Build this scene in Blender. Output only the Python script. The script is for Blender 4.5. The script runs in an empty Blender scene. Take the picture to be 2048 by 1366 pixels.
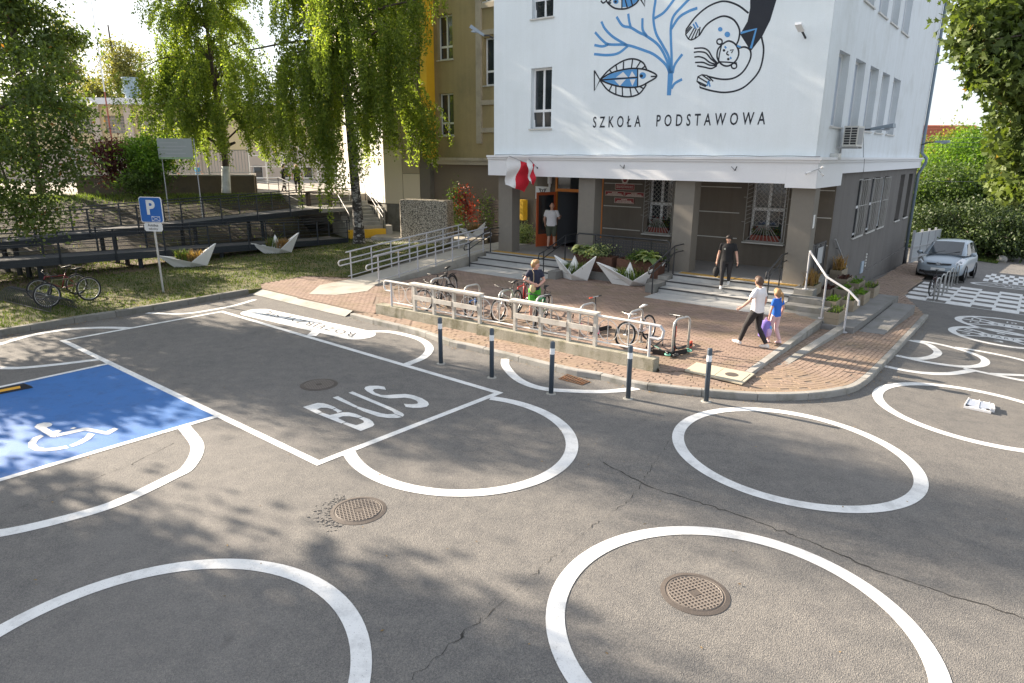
import bpy, bmesh, math, random
import numpy as np
from mathutils import Vector, Matrix
R = math.radians
random.seed(7)
rng = np.random.default_rng(11)
scn = bpy.context.scene
col = scn.collection

# ---------------------------------------------------------------- camera
CAM_H, PITCH, ROLL, FPX = 4.45, 0.27147, 0.0061, 1340.0
cam_data = bpy.data.cameras.new('camera')
cam_data.sensor_width = 36.0
cam_data.lens = FPX / 2048 * 36.0
cam_data.clip_end = 600
cam = bpy.data.objects.new('camera', cam_data)
cam.matrix_world = (Matrix.Translation((0, 0, CAM_H)) @ Matrix.Rotation(math.pi / 2 - PITCH, 4, 'X')
                    @ Matrix.Rotation(ROLL, 4, 'Z'))
col.objects.link(cam)
scn.camera = cam

# ---------------------------------------------------------------- light
SUN_AZ, SUN_EL = R(-60.3), R(25.5)          # compass style: 0 = +Y, positive towards +X
sun_dir = Vector((math.sin(SUN_AZ) * math.cos(SUN_EL), math.cos(SUN_AZ) * math.cos(SUN_EL), math.sin(SUN_EL)))
sd = bpy.data.lights.new('sun', 'SUN')
sd.energy = 4.6
sd.angle = R(0.55)
sd.color = (1.0, 0.86, 0.69)
sun = bpy.data.objects.new('sun', sd)
sun.rotation_euler = sun_dir.to_track_quat('Z', 'Y').to_euler()
sun.location = (-30, 20, 40)
col.objects.link(sun)
world = bpy.data.worlds.new('World')
scn.world = world
world.use_nodes = True
wn = world.node_tree.nodes
wn.clear()
w_out = wn.new('ShaderNodeOutputWorld')
w_bg = wn.new('ShaderNodeBackground')
w_sky = wn.new('ShaderNodeTexSky')
w_sky.sky_type = 'NISHITA'
w_sky.sun_disc = False
w_sky.sun_elevation = SUN_EL
w_sky.sun_rotation = SUN_AZ
w_sky.air_density = 1.0
w_sky.dust_density = 1.6
w_sky.ozone_density = 1.0
w_bg.inputs[1].default_value = 0.106
w_mix = wn.new('ShaderNodeMix')                      # thin bright haze over the whole sky
w_mix.data_type = 'RGBA'
w_mix.inputs[0].default_value = 0.76
w_mix.inputs[7].default_value = (2.62, 2.74, 2.92, 1)
world.node_tree.links.new(w_sky.outputs[0], w_mix.inputs[6])
world.node_tree.links.new(w_mix.outputs[2], w_bg.inputs[0])
world.node_tree.links.new(w_bg.outputs[0], w_out.inputs[0])
scn.view_settings.view_transform = 'Standard'
scn.view_settings.look = 'None'
scn.view_settings.gamma = 1.0
scn.view_settings.use_curve_mapping = False
scn.view_settings.exposure = 1.87
scn.cycles.max_bounces = 8
scn.cycles.transparent_max_bounces = 8

# ---------------------------------------------------------------- survey: measured pixel -> metre position on a known surface
def ray(u, v):
    a = (u - 1024) / FPX
    b = (683 - v) / FPX
    c, s = math.cos(ROLL), math.sin(ROLL)
    a, b = c * a - s * b, s * a + c * b
    return np.array([a, math.cos(PITCH) + b * math.sin(PITCH), -math.sin(PITCH) + b * math.cos(PITCH)])

def soft(t, w=1.2):
    return w * math.log1p(math.exp(max(-30, min(30, t / w))))

def G(x, y):
    """height of the carriageway: level on the left, falling away to the right and up the side street"""
    k = min(1, max(0, (x - 4) / 6))
    return -0.055 * soft(x - 5.0) - 0.02 * max(0, y - 20) * k if x < 40 else -0.055 * 35 - 0.02 * max(0, y - 20)

def on_z(u, v, z=0.0):
    d = ray(u, v)
    t = (z - CAM_H) / d[2]
    return np.array([0, 0, CAM_H]) + d * t

def on_g(u, v, dz=0.0):
    z = 0.0
    for _ in range(25):
        p = on_z(u, v, z + dz)
        z = 0.5 * z + 0.5 * G(p[0], p[1])
    return np.array([p[0], p[1], G(p[0], p[1]) + dz])

def at_y(u, v, y):
    d = ray(u, v)
    return np.array([0, 0, CAM_H]) + d * (y / d[1])

# building frame: s runs left along the facade, d runs back from it, z up; origin at the front right corner
BC = np.array([8.9135, 20.5019, 0.0])
BU = np.array([-0.79015501, 0.61290705, 0.0])
BN = np.array([0.61290705, 0.79015501, 0.0])

def L(s, d, z=0.0):
    return BC + BU * s + BN * d + np.array([0, 0, z])

def loc(p):
    q = np.array(p, float) - BC
    return float(q @ BU), float(q @ BN)

def face_sz(u, v, d=0.0):
    r = ray(u, v)
    o = np.array([0, 0, CAM_H])
    t = ((BC + BN * d - o) @ BN) / (r @ BN)
    p = o + r * t
    return float((p - BC) @ BU), float(p[2])

def side_dz(u, v, s=0.0):
    r = ray(u, v)
    o = np.array([0, 0, CAM_H])
    t = ((BC + BU * s - o) @ BU) / (r @ BU)
    p = o + r * t
    return float((p - BC) @ BN), float(p[2])

# ---------------------------------------------------------------- materials
def new_mat(name):
    m = bpy.data.materials.new(name)
    m.use_nodes = True
    nt = m.node_tree
    b = nt.nodes['Principled BSDF']
    return m, nt, b

def link(nt, a, b):
    nt.links.new(a, b)

def pos_node(nt, scale=None):
    g = nt.nodes.new('ShaderNodeNewGeometry')
    return g.outputs['Position']

def noise(nt, vec, scale, detail=4, rough=.55, stretch=None):
    n = nt.nodes.new('ShaderNodeTexNoise')
    n.inputs['Scale'].default_value = scale
    n.inputs['Detail'].default_value = detail
    n.inputs['Roughness'].default_value = rough
    if stretch:
        mp = nt.nodes.new('ShaderNodeMapping')
        mp.inputs['Scale'].default_value = stretch
        link(nt, vec, mp.inputs[0])
        vec = mp.outputs[0]
    link(nt, vec, n.inputs['Vector'])
    return n.outputs['Fac']

def ramp(nt, fac, stops):
    r = nt.nodes.new('ShaderNodeValToRGB')
    els = r.color_ramp.elements
    while len(els) < len(stops):
        els.new(.5)
    for e, (p, c) in zip(els, stops):
        e.position = p
        e.color = (*c, 1) if len(c) == 3 else c
    link(nt, fac, r.inputs[0])
    return r.outputs['Color']

def mixc(nt, fac, a, b, mode='MIX'):
    m = nt.nodes.new('ShaderNodeMix')
    m.data_type = 'RGBA'
    m.blend_type = mode
    for val, idx in ((fac, 0), (a, 6), (b, 7)):
        if hasattr(val, 'is_output') or isinstance(val, bpy.types.NodeSocket):
            link(nt, val, m.inputs[idx])
        elif idx == 0:
            m.inputs[0].default_value = val
        else:
            m.inputs[idx].default_value = (*val, 1) if len(val) == 3 else val
    return m.outputs[2]

def bump(nt, b, h, strength=.3, dist=.02):
    n = nt.nodes.new('ShaderNodeBump')
    n.inputs['Strength'].default_value = strength
    n.inputs['Distance'].default_value = dist
    link(nt, h, n.inputs['Height'])
    link(nt, n.outputs[0], b.inputs['Normal'])

def sc(c, k):
    return tuple(min(1, x * k) for x in c)

MATS = {}
def M(name, c=(.5, .5, .5), rough=.7, var=.12, scale=6, fine=60, bmp=.15, metal=0, dist=.01, island=0.0, dirt=None, dscale=1.5, streak=0):
    """plain weathered surface: base colour broken by two noises, optional variation per piece, optional dirt patches"""
    if name in MATS:
        return MATS[name]
    m, nt, b = new_mat(name)
    p = pos_node(nt)
    n1 = noise(nt, p, scale, 5)
    n2 = noise(nt, p, fine, 3)
    cc = ramp(nt, n1, [(.25, sc(c, 1 - var)), (.75, sc(c, 1 + var))])
    cc = mixc(nt, .5, cc, ramp(nt, n2, [(.3, sc(c, 1 - var)), (.7, sc(c, 1 + var))]))
    if island:
        g = nt.nodes.new('ShaderNodeNewGeometry')
        o = nt.nodes.new('ShaderNodeObjectInfo')
        ad = nt.nodes.new('ShaderNodeMath')
        ad.operation = 'ADD'
        link(nt, g.outputs['Random Per Island'], ad.inputs[0])
        link(nt, o.outputs['Random'], ad.inputs[1])
        fr = nt.nodes.new('ShaderNodeMath')
        fr.operation = 'FRACT'
        link(nt, ad.outputs[0], fr.inputs[0])
        cc = mixc(nt, 1.0, cc, ramp(nt, fr.outputs[0], [(0, (1 - island,) * 3), (1, (1 + island * .6,) * 3)]), 'MULTIPLY')
    if dirt:
        n3 = noise(nt, p, dscale, 7, .65)
        cc = mixc(nt, ramp(nt, n3, [(.48, (0, 0, 0)), (.72, (1, 1, 1))]), cc, dirt)
    if streak:                                       # rain runs
        n4 = noise(nt, p, 1.0, 6, .7, (3.2, 3.2, .16))
        cc = mixc(nt, 1.0, cc, ramp(nt, n4, [(.40, (1, 1, 1)), (.78, (1 - streak, 1 - streak, 1 - streak * 1.15))]), 'MULTIPLY')
    link(nt, cc, b.inputs['Base Color'])
    b.inputs['Roughness'].default_value = rough
    b.inputs['Metallic'].default_value = metal
    if bmp:
        bump(nt, b, n2, bmp, dist)
    MATS[name] = m
    return m

def glass_mat(name, tint=(.02, .025, .03), rough=.04, spec=.9):
    if name in MATS:
        return MATS[name]
    m, nt, b = new_mat(name)
    n = noise(nt, pos_node(nt), .8, 2)
    link(nt, ramp(nt, n, [(.3, tint), (.7, sc(tint, 1.8))]), b.inputs['Base Color'])
    b.inputs['Roughness'].default_value = rough
    b.inputs['Specular IOR Level'].default_value = spec
    MATS[name] = m
    return m

def leaf_mat(name, c1, c2, c3=None, trans=.35):
    """leaf: colour varies from leaf to leaf, light passes through"""
    if name in MATS:
        return MATS[name]
    m, nt, b = new_mat(name)
    g = nt.nodes.new('ShaderNodeNewGeometry')
    st = [(0, c1), (.8, c2)] + ([(.985, c2), (.992, c3)] if c3 else [(1, c2)])
    cc = ramp(nt, g.outputs['Random Per Island'], st)
    big = noise(nt, g.outputs['Position'], .9, 2)
    cc = mixc(nt, 1.0, cc, ramp(nt, big, [(.3, (.7, .75, .7)), (.7, (1.25, 1.2, 1.1))]), 'MULTIPLY')
    link(nt, cc, b.inputs['Base Color'])
    b.inputs['Roughness'].default_value = .55
    b.inputs['Specular IOR Level'].default_value = .35
    tr = nt.nodes.new('ShaderNodeBsdfTranslucent')
    link(nt, mixc(nt, 1.0, cc, (1.9, 1.95, .8), 'MULTIPLY'), tr.inputs['Color'])
    mx = nt.nodes.new('ShaderNodeMixShader')
    mx.inputs[0].default_value = trans
    link(nt, b.outputs[0], mx.inputs[1])
    link(nt, tr.outputs[0], mx.inputs[2])
    link(nt, mx.outputs[0], nt.nodes['Material Output'].inputs['Surface'])
    MATS[name] = m
    return m

# ---------------------------------------------------------------- object helpers
def tag(o, label=None, cat=None, group=None, kind=None):
    if label: o['label'] = label
    if cat: o['category'] = cat
    if group: o['group'] = group
    if kind: o['kind'] = kind
    return o

def thing(name, at, label, cat, group=None, rz=0.0):
    o = bpy.data.objects.new(name, None)
    o.location = tuple(float(x) for x in at)
    o.rotation_euler.z = rz
    o.empty_display_size = .2
    col.objects.link(o)
    return tag(o, label, cat, group)

def origin(o):
    p = np.zeros(3)
    while o is not None:
        p = p + np.array(o.location)
        o = o.parent
    return p

class MB:
    """collects boxes, bars, tubes and sheets, then links them as one mesh object"""
    def __init__(self):
        self.v, self.f = [], []
    def add(self, vs, fs):
        n = len(self.v)
        self.v += [tuple(float(x) for x in p) for p in vs]
        self.f += [tuple(n + i for i in q) for q in fs]
        return self
    def hexa(self, p):
        return self.add(p, [(0, 3, 2, 1), (4, 5, 6, 7), (0, 1, 5, 4), (1, 2, 6, 5), (2, 3, 7, 6), (3, 0, 4, 7)])
    def box(self, x0, x1, y0, y1, z0, z1, f=None):
        p = [(x0, y0, z0), (x1, y0, z0), (x1, y1, z0), (x0, y1, z0), (x0, y0, z1), (x1, y0, z1), (x1, y1, z1), (x0, y1, z1)]
        return self.hexa([f(*q) for q in p] if f else p)
    def lbox(self, s0, s1, d0, d1, z0, z1):
        return self.box(s0, s1, d0, d1, z0, z1, L)
    def quad(self, a, b, c, d):
        return self.add([a, b, c, d], [(0, 1, 2, 3)])
    def prism(self, pts, up):
        """closed outline pts (3D) pushed along the vector up"""
        n = len(pts)
        up = np.array(up, float)
        vs = [np.array(p, float) for p in pts] + [np.array(p, float) + up for p in pts]
        fs = [tuple(range(n))[::-1], tuple(range(n, 2 * n))] + [(i, (i + 1) % n, n + (i + 1) % n, n + i) for i in range(n)]
        return self.add(vs, fs)
    def tube(self, pts, r, n=6, closed=False, cap=True):
        P = [np.array(p, float) for p in pts]
        k = len(P)
        rs = r if hasattr(r, '__len__') else [r] * k
        T = []
        for i in range(k):
            a = P[(i - 1) % k] if (closed or i > 0) else P[i]
            b = P[(i + 1) % k] if (closed or i < k - 1) else P[i]
            t = b - a
            T.append(t / (np.linalg.norm(t) + 1e-12))
        ref = np.array([0, 0, 1.0]) if abs(T[0][2]) < .9 else np.array([1.0, 0, 0])
        nrm = np.cross(T[0], ref)
        nrm /= np.linalg.norm(nrm)
        vs = []
        for i in range(k):
            nrm = nrm - T[i] * (nrm @ T[i])
            nrm /= (np.linalg.norm(nrm) + 1e-12)
            bn = np.cross(T[i], nrm)
            for j in range(n):
                a = 2 * math.pi * j / n
                vs.append(P[i] + rs[i] * (math.cos(a) * nrm + math.sin(a) * bn))
        fs = []
        for i in range(k if closed else k - 1):
            i2 = (i + 1) % k
            for j in range(n):
                j2 = (j + 1) % n
                fs.append((i * n + j, i * n + j2, i2 * n + j2, i2 * n + j))
        if cap and not closed:
            fs += [tuple(range(n))[::-1], tuple((k - 1) * n + j for j in range(n))]
        return self.add(vs, fs)
    def cyl(self, a, b, r, n=12, r2=None):
        return self.tube([a, b], [r, r if r2 is None else r2], n)
    def ball(self, c, r, nu=10, nv=7, f=None):
        rx, ry, rz = r if hasattr(r, '__len__') else (r, r, r)
        vs, fs = [], []
        for i in range(nv + 1):
            th = math.pi * i / nv
            for j in range(nu):
                a = 2 * math.pi * j / nu
                p = np.array([rx * math.sin(th) * math.cos(a), ry * math.sin(th) * math.sin(a), rz * math.cos(th)])
                vs.append((f(p) if f else p) + np.array(c, float))
        for i in range(nv):
            for j in range(nu):
                fs.append((i * nu + j, i * nu + (j + 1) % nu, (i + 1) * nu + (j + 1) % nu, (i + 1) * nu + j))
        return self.add(vs, fs)
    def ring(self, c, R0, r, ax=(0, 0, 1), n=24, m=6):
        ax = np.array(ax, float); ax /= np.linalg.norm(ax)
        t = np.array([1., 0, 0]) if abs(ax[0]) < .9 else np.array([0, 1., 0])
        e1 = np.cross(ax, t); e1 /= np.linalg.norm(e1); e2 = np.cross(ax, e1)
        return self.tube([np.array(c, float) + R0 * (math.cos(2 * math.pi * i / n) * e1 + math.sin(2 * math.pi * i / n) * e2) for i in range(n)], r, m, True)
    def build(self, name, mat, parent=None, smooth=False, recalc=True):
        me = bpy.data.meshes.new(name)
        off = origin(parent) if parent is not None else np.zeros(3)
        me.from_pydata([tuple(np.array(p) - off) for p in self.v], [], self.f)
        if recalc:
            bm = bmesh.new()
            bm.from_mesh(me)
            bmesh.ops.recalc_face_normals(bm, faces=bm.faces)
            bm.to_mesh(me)
            bm.free()
        if smooth:
            me.polygons.foreach_set('use_smooth', [True] * len(me.polygons))
        me.materials.append(mat)
        o = bpy.data.objects.new(name, me)
        if parent is not None:
            o.parent = parent
        col.objects.link(o)
        return o

def copy_tree(o, parent=None):
    c = o.copy()
    col.objects.link(c)
    if parent is not None:
        c.parent = parent
    for ch in [x for x in scn.objects if x.parent == o]:
        copy_tree(ch, c)
    return c

def kids(o):
    return [x for x in scn.objects if x.parent == o]

def grid_mesh(name, nx, ny, fn, mat, kind=None, parent=None):
    """sheet: fn(i/nx, j/ny) -> point"""
    mb = MB()
    vs = [fn(i / nx, j / ny) for j in range(ny + 1) for i in range(nx + 1)]
    fs = [(j * (nx + 1) + i, j * (nx + 1) + i + 1, (j + 1) * (nx + 1) + i + 1, (j + 1) * (nx + 1) + i) for j in range(ny) for i in range(nx)]
    mb.add(vs, fs)
    o = mb.build(name, mat, parent, recalc=False)
    if kind: o['kind'] = kind
    return o

def inside(p, poly):
    x, y = p[0], p[1]
    c = False
    for i in range(len(poly)):
        x1, y1 = poly[i][0], poly[i][1]
        x2, y2 = poly[i - 1][0], poly[i - 1][1]
        if (y1 > y) != (y2 > y) and x < (x2 - x1) * (y - y1) / (y2 - y1) + x1:
            c = not c
    return c

def slab(name, poly, z, mat, kind='structure', thick=.3, parent=None):
    mb = MB()
    mb.prism([(p[0], p[1], z - thick) for p in poly], (0, 0, thick))
    o = mb.build(name, mat, parent)
    if kind: o['kind'] = kind
    return o

def resample(pts, step):
    P = [np.array(p, float) for p in pts]
    out = [P[0]]
    acc = 0
    for a, b in zip(P[:-1], P[1:]):
        l = np.linalg.norm((b - a)[:2])
        n = max(1, int(round(l / step)))
        for i in range(1, n + 1):
            out.append(a + (b - a) * i / n)
    return out

def spline(pts, n=8):
    """Catmull-Rom through the points"""
    P = [np.array(p, float) for p in pts]
    P = [2 * P[0] - P[1]] + P + [2 * P[-1] - P[-2]]
    out = []
    for i in range(1, len(P) - 2):
        for k in range(n):
            t = k / n
            out.append(.5 * ((2 * P[i]) + (-P[i - 1] + P[i + 1]) * t + (2 * P[i - 1] - 5 * P[i] + 4 * P[i + 1] - P[i + 2]) * t * t
                             + (-P[i - 1] + 3 * P[i] - 3 * P[i + 1] + P[i + 2]) * t ** 3))
    out.append(P[-2])
    return out

def text_geo(body, bold=.0, align='LEFT', space=1.0, shear=0.0):
    c = bpy.data.curves.new('lettering', 'FONT')
    c.body = body
    c.offset = bold
    c.space_character = space
    c.shear = shear
    c.align_x = align
    c.resolution_u = 3
    o = bpy.data.objects.new('lettering', c)
    col.objects.link(o)
    bpy.context.view_layer.update()
    me = bpy.data.meshes.new_from_object(o.evaluated_get(bpy.context.evaluated_depsgraph_get()))
    vs = np.array([v.co[:] for v in me.vertices])
    fs = [tuple(p.vertices) for p in me.polygons]
    bpy.data.objects.remove(o)
    bpy.data.meshes.remove(me)
    bpy.data.curves.remove(c)
    return vs, fs

def text_on(mb, body, fn, bold=0.0, space=1.0, shear=0.0):
    """maps the lettering's bounding box 0..1 x 0..1 through fn -> point"""
    vs, fs = text_geo(body, bold, 'LEFT', space, shear)
    lo, hi = vs.min(0), vs.max(0)
    mb.add([fn((v[0] - lo[0]) / (hi[0] - lo[0]), (v[1] - lo[1]) / (hi[1] - lo[1])) for v in vs], fs)
    return mb

def bilerp(a, b, c, d):
    a, b, c, d = [np.array(p, float) for p in (a, b, c, d)]
    return lambda x, y: (a * (1 - x) + b * x) * (1 - y) + (d * (1 - x) + c * x) * y
# trees just left of the picture (x, y, crown height, radii, clumps, label): their dappled shade reaches the car park
SHADE_TREES = [(-17.3, 12.3, 8.0, 2.5, 4.8, 95, 'tall tree left of the picture by the car park edge'),
               (-24.2, 25.2, 9.0, 2.2, 5.0, 36, 'tall tree left of the picture behind the street tree'),
               (-25.5, 37.0, 12.5, 3.1, 9.5, 130, 'very tall tree left of the picture beyond the bank'),
               (-22.5, 28.3, 5.2, 2.2, 2.8, 34, 'small tree left of the picture beside the black ramp'),  # added out of view; crown kept low so only the lawn is shaded
               (-17.3, 17.0, 4.6, 1.7, 1.6, 20, 'low tree left of the picture at the head of the blue bay')]  # added out of view to dapple the blue bay alone
# ================================================================ GROUND
def asphalt():
    m, nt, b = new_mat('asphalt')
    p = pos_node(nt)
    big = noise(nt, p, .55, 6, .6)
    mid = noise(nt, p, 4.0, 5, .6)
    fine = noise(nt, p, 95, 3, .7)
    v = nt.nodes.new('ShaderNodeTexVoronoi')
    v.inputs['Scale'].default_value = 92
    link(nt, p, v.inputs['Vector'])
    c = ramp(nt, big, [(.3, (.122, .119, .117)), (.7, (.176, .167, .158))])
    c = mixc(nt, .55, c, ramp(nt, mid, [(.3, (.108, .106, .107)), (.7, (.182, .174, .165))]))
    agg = ramp(nt, v.outputs['Color'], [(.1, (.45, .45, .46)), (.5, (1, 1, 1)), (.9, (1.75, 1.68, 1.55))])
    c = mixc(nt, .48, c, mixc(nt, 1.0, c, agg, 'MULTIPLY'))
    c = mixc(nt, .5, c, mixc(nt, 1.0, c, ramp(nt, fine, [(.35, (.55, .55, .55)), (.65, (1.5, 1.47, 1.4))]), 'MULTIPLY'))
    st = noise(nt, p, .35, 8, .7)
    c = mixc(nt, ramp(nt, st, [(.60, (0, 0, 0)), (.74, (.35, .35, .35))]), c, (.085, .078, .07))
    spots = noise(nt, p, 1.6, 3, .5)
    c = mixc(nt, ramp(nt, spots, [(.70, (0, 0, 0)), (.76, (.5, .5, .5))]), c, (.06, .057, .055))
    pale = noise(nt, p, .22, 5, .6, (1, .35, 1))
    c = mixc(nt, ramp(nt, pale, [(.52, (0, 0, 0)), (.70, (.3, .3, .3))]), c, (.24, .225, .21))
    link(nt, c, b.inputs['Base Color'])
    b.inputs['Roughness'].default_value = .85
    b.inputs['Specular IOR Level'].default_value = .35
    bump(nt, b, v.outputs['Distance'], .55, .012)
    return m
ASPHALT = asphalt()

def road_paint(name, c, under=(.16, .155, .15), wear=.47, chip=.615):
    m, nt, b = new_mat(name)
    p = pos_node(nt)
    n1 = noise(nt, p, 3.0, 8, .75)
    n2 = noise(nt, p, 70, 4, .8)
    cc = ramp(nt, noise(nt, p, 1.2, 4), [(.3, sc(c, .9)), (.7, c)])
    cc = mixc(nt, ramp(nt, n1, [(wear, (0, 0, 0)), (wear + .16, (.75, .75, .75))]), cc, sc(c, .66))
    cc = mixc(nt, ramp(nt, n2, [(chip, (0, 0, 0)), (chip + .05, (1, 1, 1))]), cc, under)
    link(nt, cc, b.inputs['Base Color'])
    b.inputs['Roughness'].default_value = .6
    bump(nt, b, n2, .4, .006)
    return m
PAINT = road_paint('white_road_paint', (.74, .74, .73))
BLUE = road_paint('blue_road_paint', (.022, .135, .40), under=(.17, .19, .22), wear=.5, chip=.64)
DARKPAINT = road_paint('dark_lettering_paint', (.055, .055, .06))

# carriageway: one sheet, finer where it falls away
xs = list(np.arange(-90, 2, 4.0)) + list(np.arange(2, 42, .8)) + list(np.arange(42, 130, 8.0))
ys = list(np.arange(-14, 4, 3.0)) + list(np.arange(4, 66, .8)) + list(np.arange(66, 190, 8.0))
mb = MB()
mb.add([(x, y, G(x, y)) for y in ys for x in xs],
       [(j * len(xs) + i, j * len(xs) + i + 1, (j + 1) * len(xs) + i + 1, (j + 1) * len(xs) + i) for j in range(len(ys) - 1) for i in range(len(xs) - 1)])
road = tag(mb.build('road', ASPHALT, recalc=False), kind='structure')

LIFT = .006
def gz(p, dz=LIFT):
    return np.array([p[0], p[1], G(p[0], p[1]) + dz])

def ribbon_pts(mb, left, right, dz=LIFT):
    n = len(left)
    mb.add([gz(p, dz) for p in left] + [gz(p, dz) for p in right], [(i, i + 1, n + i + 1, n + i) for i in range(n - 1)])

def offset(pts, w, closed=False):
    P = [np.array(p[:2], float) for p in pts]
    out = []
    k = len(P)
    for i in range(k):
        a = P[(i - 1) % k] if closed or i else P[i]
        b = P[(i + 1) % k] if closed or i < k - 1 else P[i]
        t = b - a
        t /= np.linalg.norm(t) + 1e-9
        out.append(P[i] + w * np.array([-t[1], t[0]]))
    return out

def stroke(mb, pts, w, side=0, closed=False, dz=LIFT):
    """painted line; side 0 centred, +1 laid to the left of the traced edge, -1 to the right"""
    lo, hi = {0: (-w / 2, w / 2), 1: (0, w), -1: (-w, 0)}[side]
    a, b = offset(pts, lo, closed), offset(pts, hi, closed)
    if closed:
        a, b = a + a[:1], b + b[:1]
    ribbon_pts(mb, a, b, dz)

def gpx(pts, f=None):
    return [on_g(*(f(*p) if f else p)) for p in pts]

def crop(x0, y0, k):
    return lambda x, y: (x0 + k * x, y0 + k * y)

def fit_ring(pts, order=2):
    P = np.array([p[:2] for p in pts])
    A = np.c_[2 * P, np.ones(len(P))]
    s = np.linalg.lstsq(A, (P ** 2).sum(1), rcond=None)[0]
    c, r0 = s[:2], math.sqrt(s[2] + s[0] ** 2 + s[1] ** 2)
    th = np.arctan2(P[:, 1] - c[1], P[:, 0] - c[0])
    r = np.linalg.norm(P - c, axis=1)
    if order:
        B = np.c_[np.ones(len(th)), np.cos(th), np.sin(th), np.cos(2 * th), np.sin(2 * th)]
        co = np.linalg.lstsq(B, r, rcond=None)[0]
    else:
        co = np.array([r0, 0, 0, 0, 0])
    def edge(t, w=0):
        rr = co @ np.array([1, math.cos(t), math.sin(t), math.cos(2 * t), math.sin(2 * t)]) - w
        return np.array([c[0] + rr * math.cos(t), c[1] + rr * math.sin(t)])
    return c, r0, edge

def ring_mark(label, pts, order=2, w=.19, name='painted_ring'):
    c, r0, edge = fit_ring(gpx(pts), order)
    mb = MB()
    ts = np.linspace(0, 2 * math.pi, 97)
    ribbon_pts(mb, [edge(t) for t in ts], [edge(t, w) for t in ts])
    o = mb.build(name, PAINT, recalc=False)
    tag(o, label, 'road marking', 'white rings painted on the asphalt')
    return c

def arc_mark(label, pts, w=.19, side=1, f=None, n=10):
    mb = MB()
    stroke(mb, spline(gpx(pts, f), n), w, side)
    return tag(mb.build('painted_arc', PAINT, recalc=False), label, 'road marking', 'white arcs painted on the asphalt')

def poly_mark(mb, pts, f=None, dz=LIFT):
    P = gpx(pts, f)
    mb.add([gz(p, dz) for p in P], [tuple(range(len(P)))])

ring_mark('whole white painted ring on open asphalt below the curved kerb, no cover in it',
          [(1341, 876), (1512, 814), (1429, 821), (1634.5, 835), (1753, 874), (1854, 967), (1709.5, 1028), (1548, 1003), (1406, 947), (1812, 1016)])
ring_mark('white painted ring around the brown cast iron manhole cover',
          [(1088, 1250), (1114, 1171.6), (1163, 1112.6), (1261.5, 1065.8), (1379.6, 1052), (1532, 1073), (1680, 1132), (1803, 1225.8), (1872, 1299.6), (1104, 1324)], 0)
ring_mark('white painted ring cut by the bottom left corner, empty asphalt inside',
          [(0, 1253.7), (195, 1164), (312.5, 1130.7), (429.7, 1116), (527, 1122), (625, 1155), (703, 1218), (742, 1296), (749, 1366)], 0)
ring_mark('white painted ring with the small white folding case lying inside it',
          [(1739, 790), (1795, 766), (1860, 767), (1959, 783), (2048, 801), (1806.6, 839), (1888.6, 869), (1982, 895), (2048, 905.7)], 0)
c7, c3 = crop(440, 560, .2246), crop(560, 700, .332)
c1, c6 = crop(0, 560, .293), crop(1748, 600, .2342)
hr = gpx([(1008, 797), (1058, 807), (1118, 838), (1157.7, 889), (1136, 936), (1058, 973), (912, 994.8), (792, 978), (709, 937), (686, 911)])
hc_, _, he = fit_ring(hr)
ha0, ha1 = (math.atan2(p[1] - hc_[1], p[0] - hc_[0]) for p in (hr[0], hr[-1]))
ts = np.linspace(ha0 + .13, (ha1 - 2 * math.pi if ha1 > ha0 else ha1) - .05, 74)
mb = MB(); ribbon_pts(mb, [he(t) for t in ts], [he(t, .2) for t in ts])
tag(mb.build('painted_arc', PAINT, recalc=False), 'white half ring bulging from the end line of the bus bay', 'road marking', 'white arcs painted on the asphalt')
arc_mark('white arc curving from the lower edge of the blue parking bay to the left',
         [(381, 851.5), (408.7, 891), (390, 935), (348, 960), (250, 1007), (156, 1038), (0, 1074.5), (-160, 1090)], .2, -1)
arc_mark('upper white arc beside the lawn kerb, running into the bus bay line',
         [(-140, 745), (-60, 705), (0, 686), (58.6, 670), (132, 658), (205, 653.8), (268, 655)], .2, -1)
arc_mark('lower white arc above the blue bay, meeting the bus bay corner line',
         [(-120, 735), (0, 738.7), (44, 738), (117, 731), (202, 720.6)], .17, 1)
arc_mark('thin white arc along the lawn kerb at the far corner of the bus bay',
         [(290, 627.5), (366, 629), (439.5, 618.6), (480.5, 610), (515, 599.6)], .17, 1)
arc_mark('white hook shaped loop from the ROZEJRZYJ SIE plate back to the bay line',
         [(736, 661.5), (786, 662.5), (844, 676.5), (867, 695), (855.5, 715), (820, 731)], .2, -1)
arc_mark('white arc around the drain grate between the grey bollards',
         [(1002, 718), (1003, 733.5), (1023.5, 757), (1053, 772.6), (1092, 782), (1140, 785.5), (1199, 787), (1248, 784), (1281, 779.5)], .19, 1)
arc_mark('smallest of the white arcs springing from the right kerb',
         [(179, 480), (300, 505), (430, 512), (540, 492), (582, 460), (560, 428), (480, 378), (308, 340)], .19, 1, c6)
arc_mark('middle white arc of the chain of arcs by the right kerb',
         [(270, 500), (400, 530), (600, 562), (800, 582), (940, 572), (992, 540), (960, 498), (850, 452), (680, 402), (500, 362), (335, 340)], .19, 1, c6)
arc_mark('white arc leaving the right kerb below the other arcs',
         [(85, 575), (300, 617), (500, 640), (700, 640), (880, 612)], .19, 1, c6)
arc_mark('long white arc at the right, above the ring with the white case',
         [(760, 590), (1000, 642), (1281, 698), (1600, 745)], .17, 1, c6)
arc_mark('far white arc of the chain, running out of the picture at the right',
         [(690, 400), (900, 432), (1281, 512), (1480, 600), (1420, 660), (1281, 654), (1000, 642)], .17, -1, c6)

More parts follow.
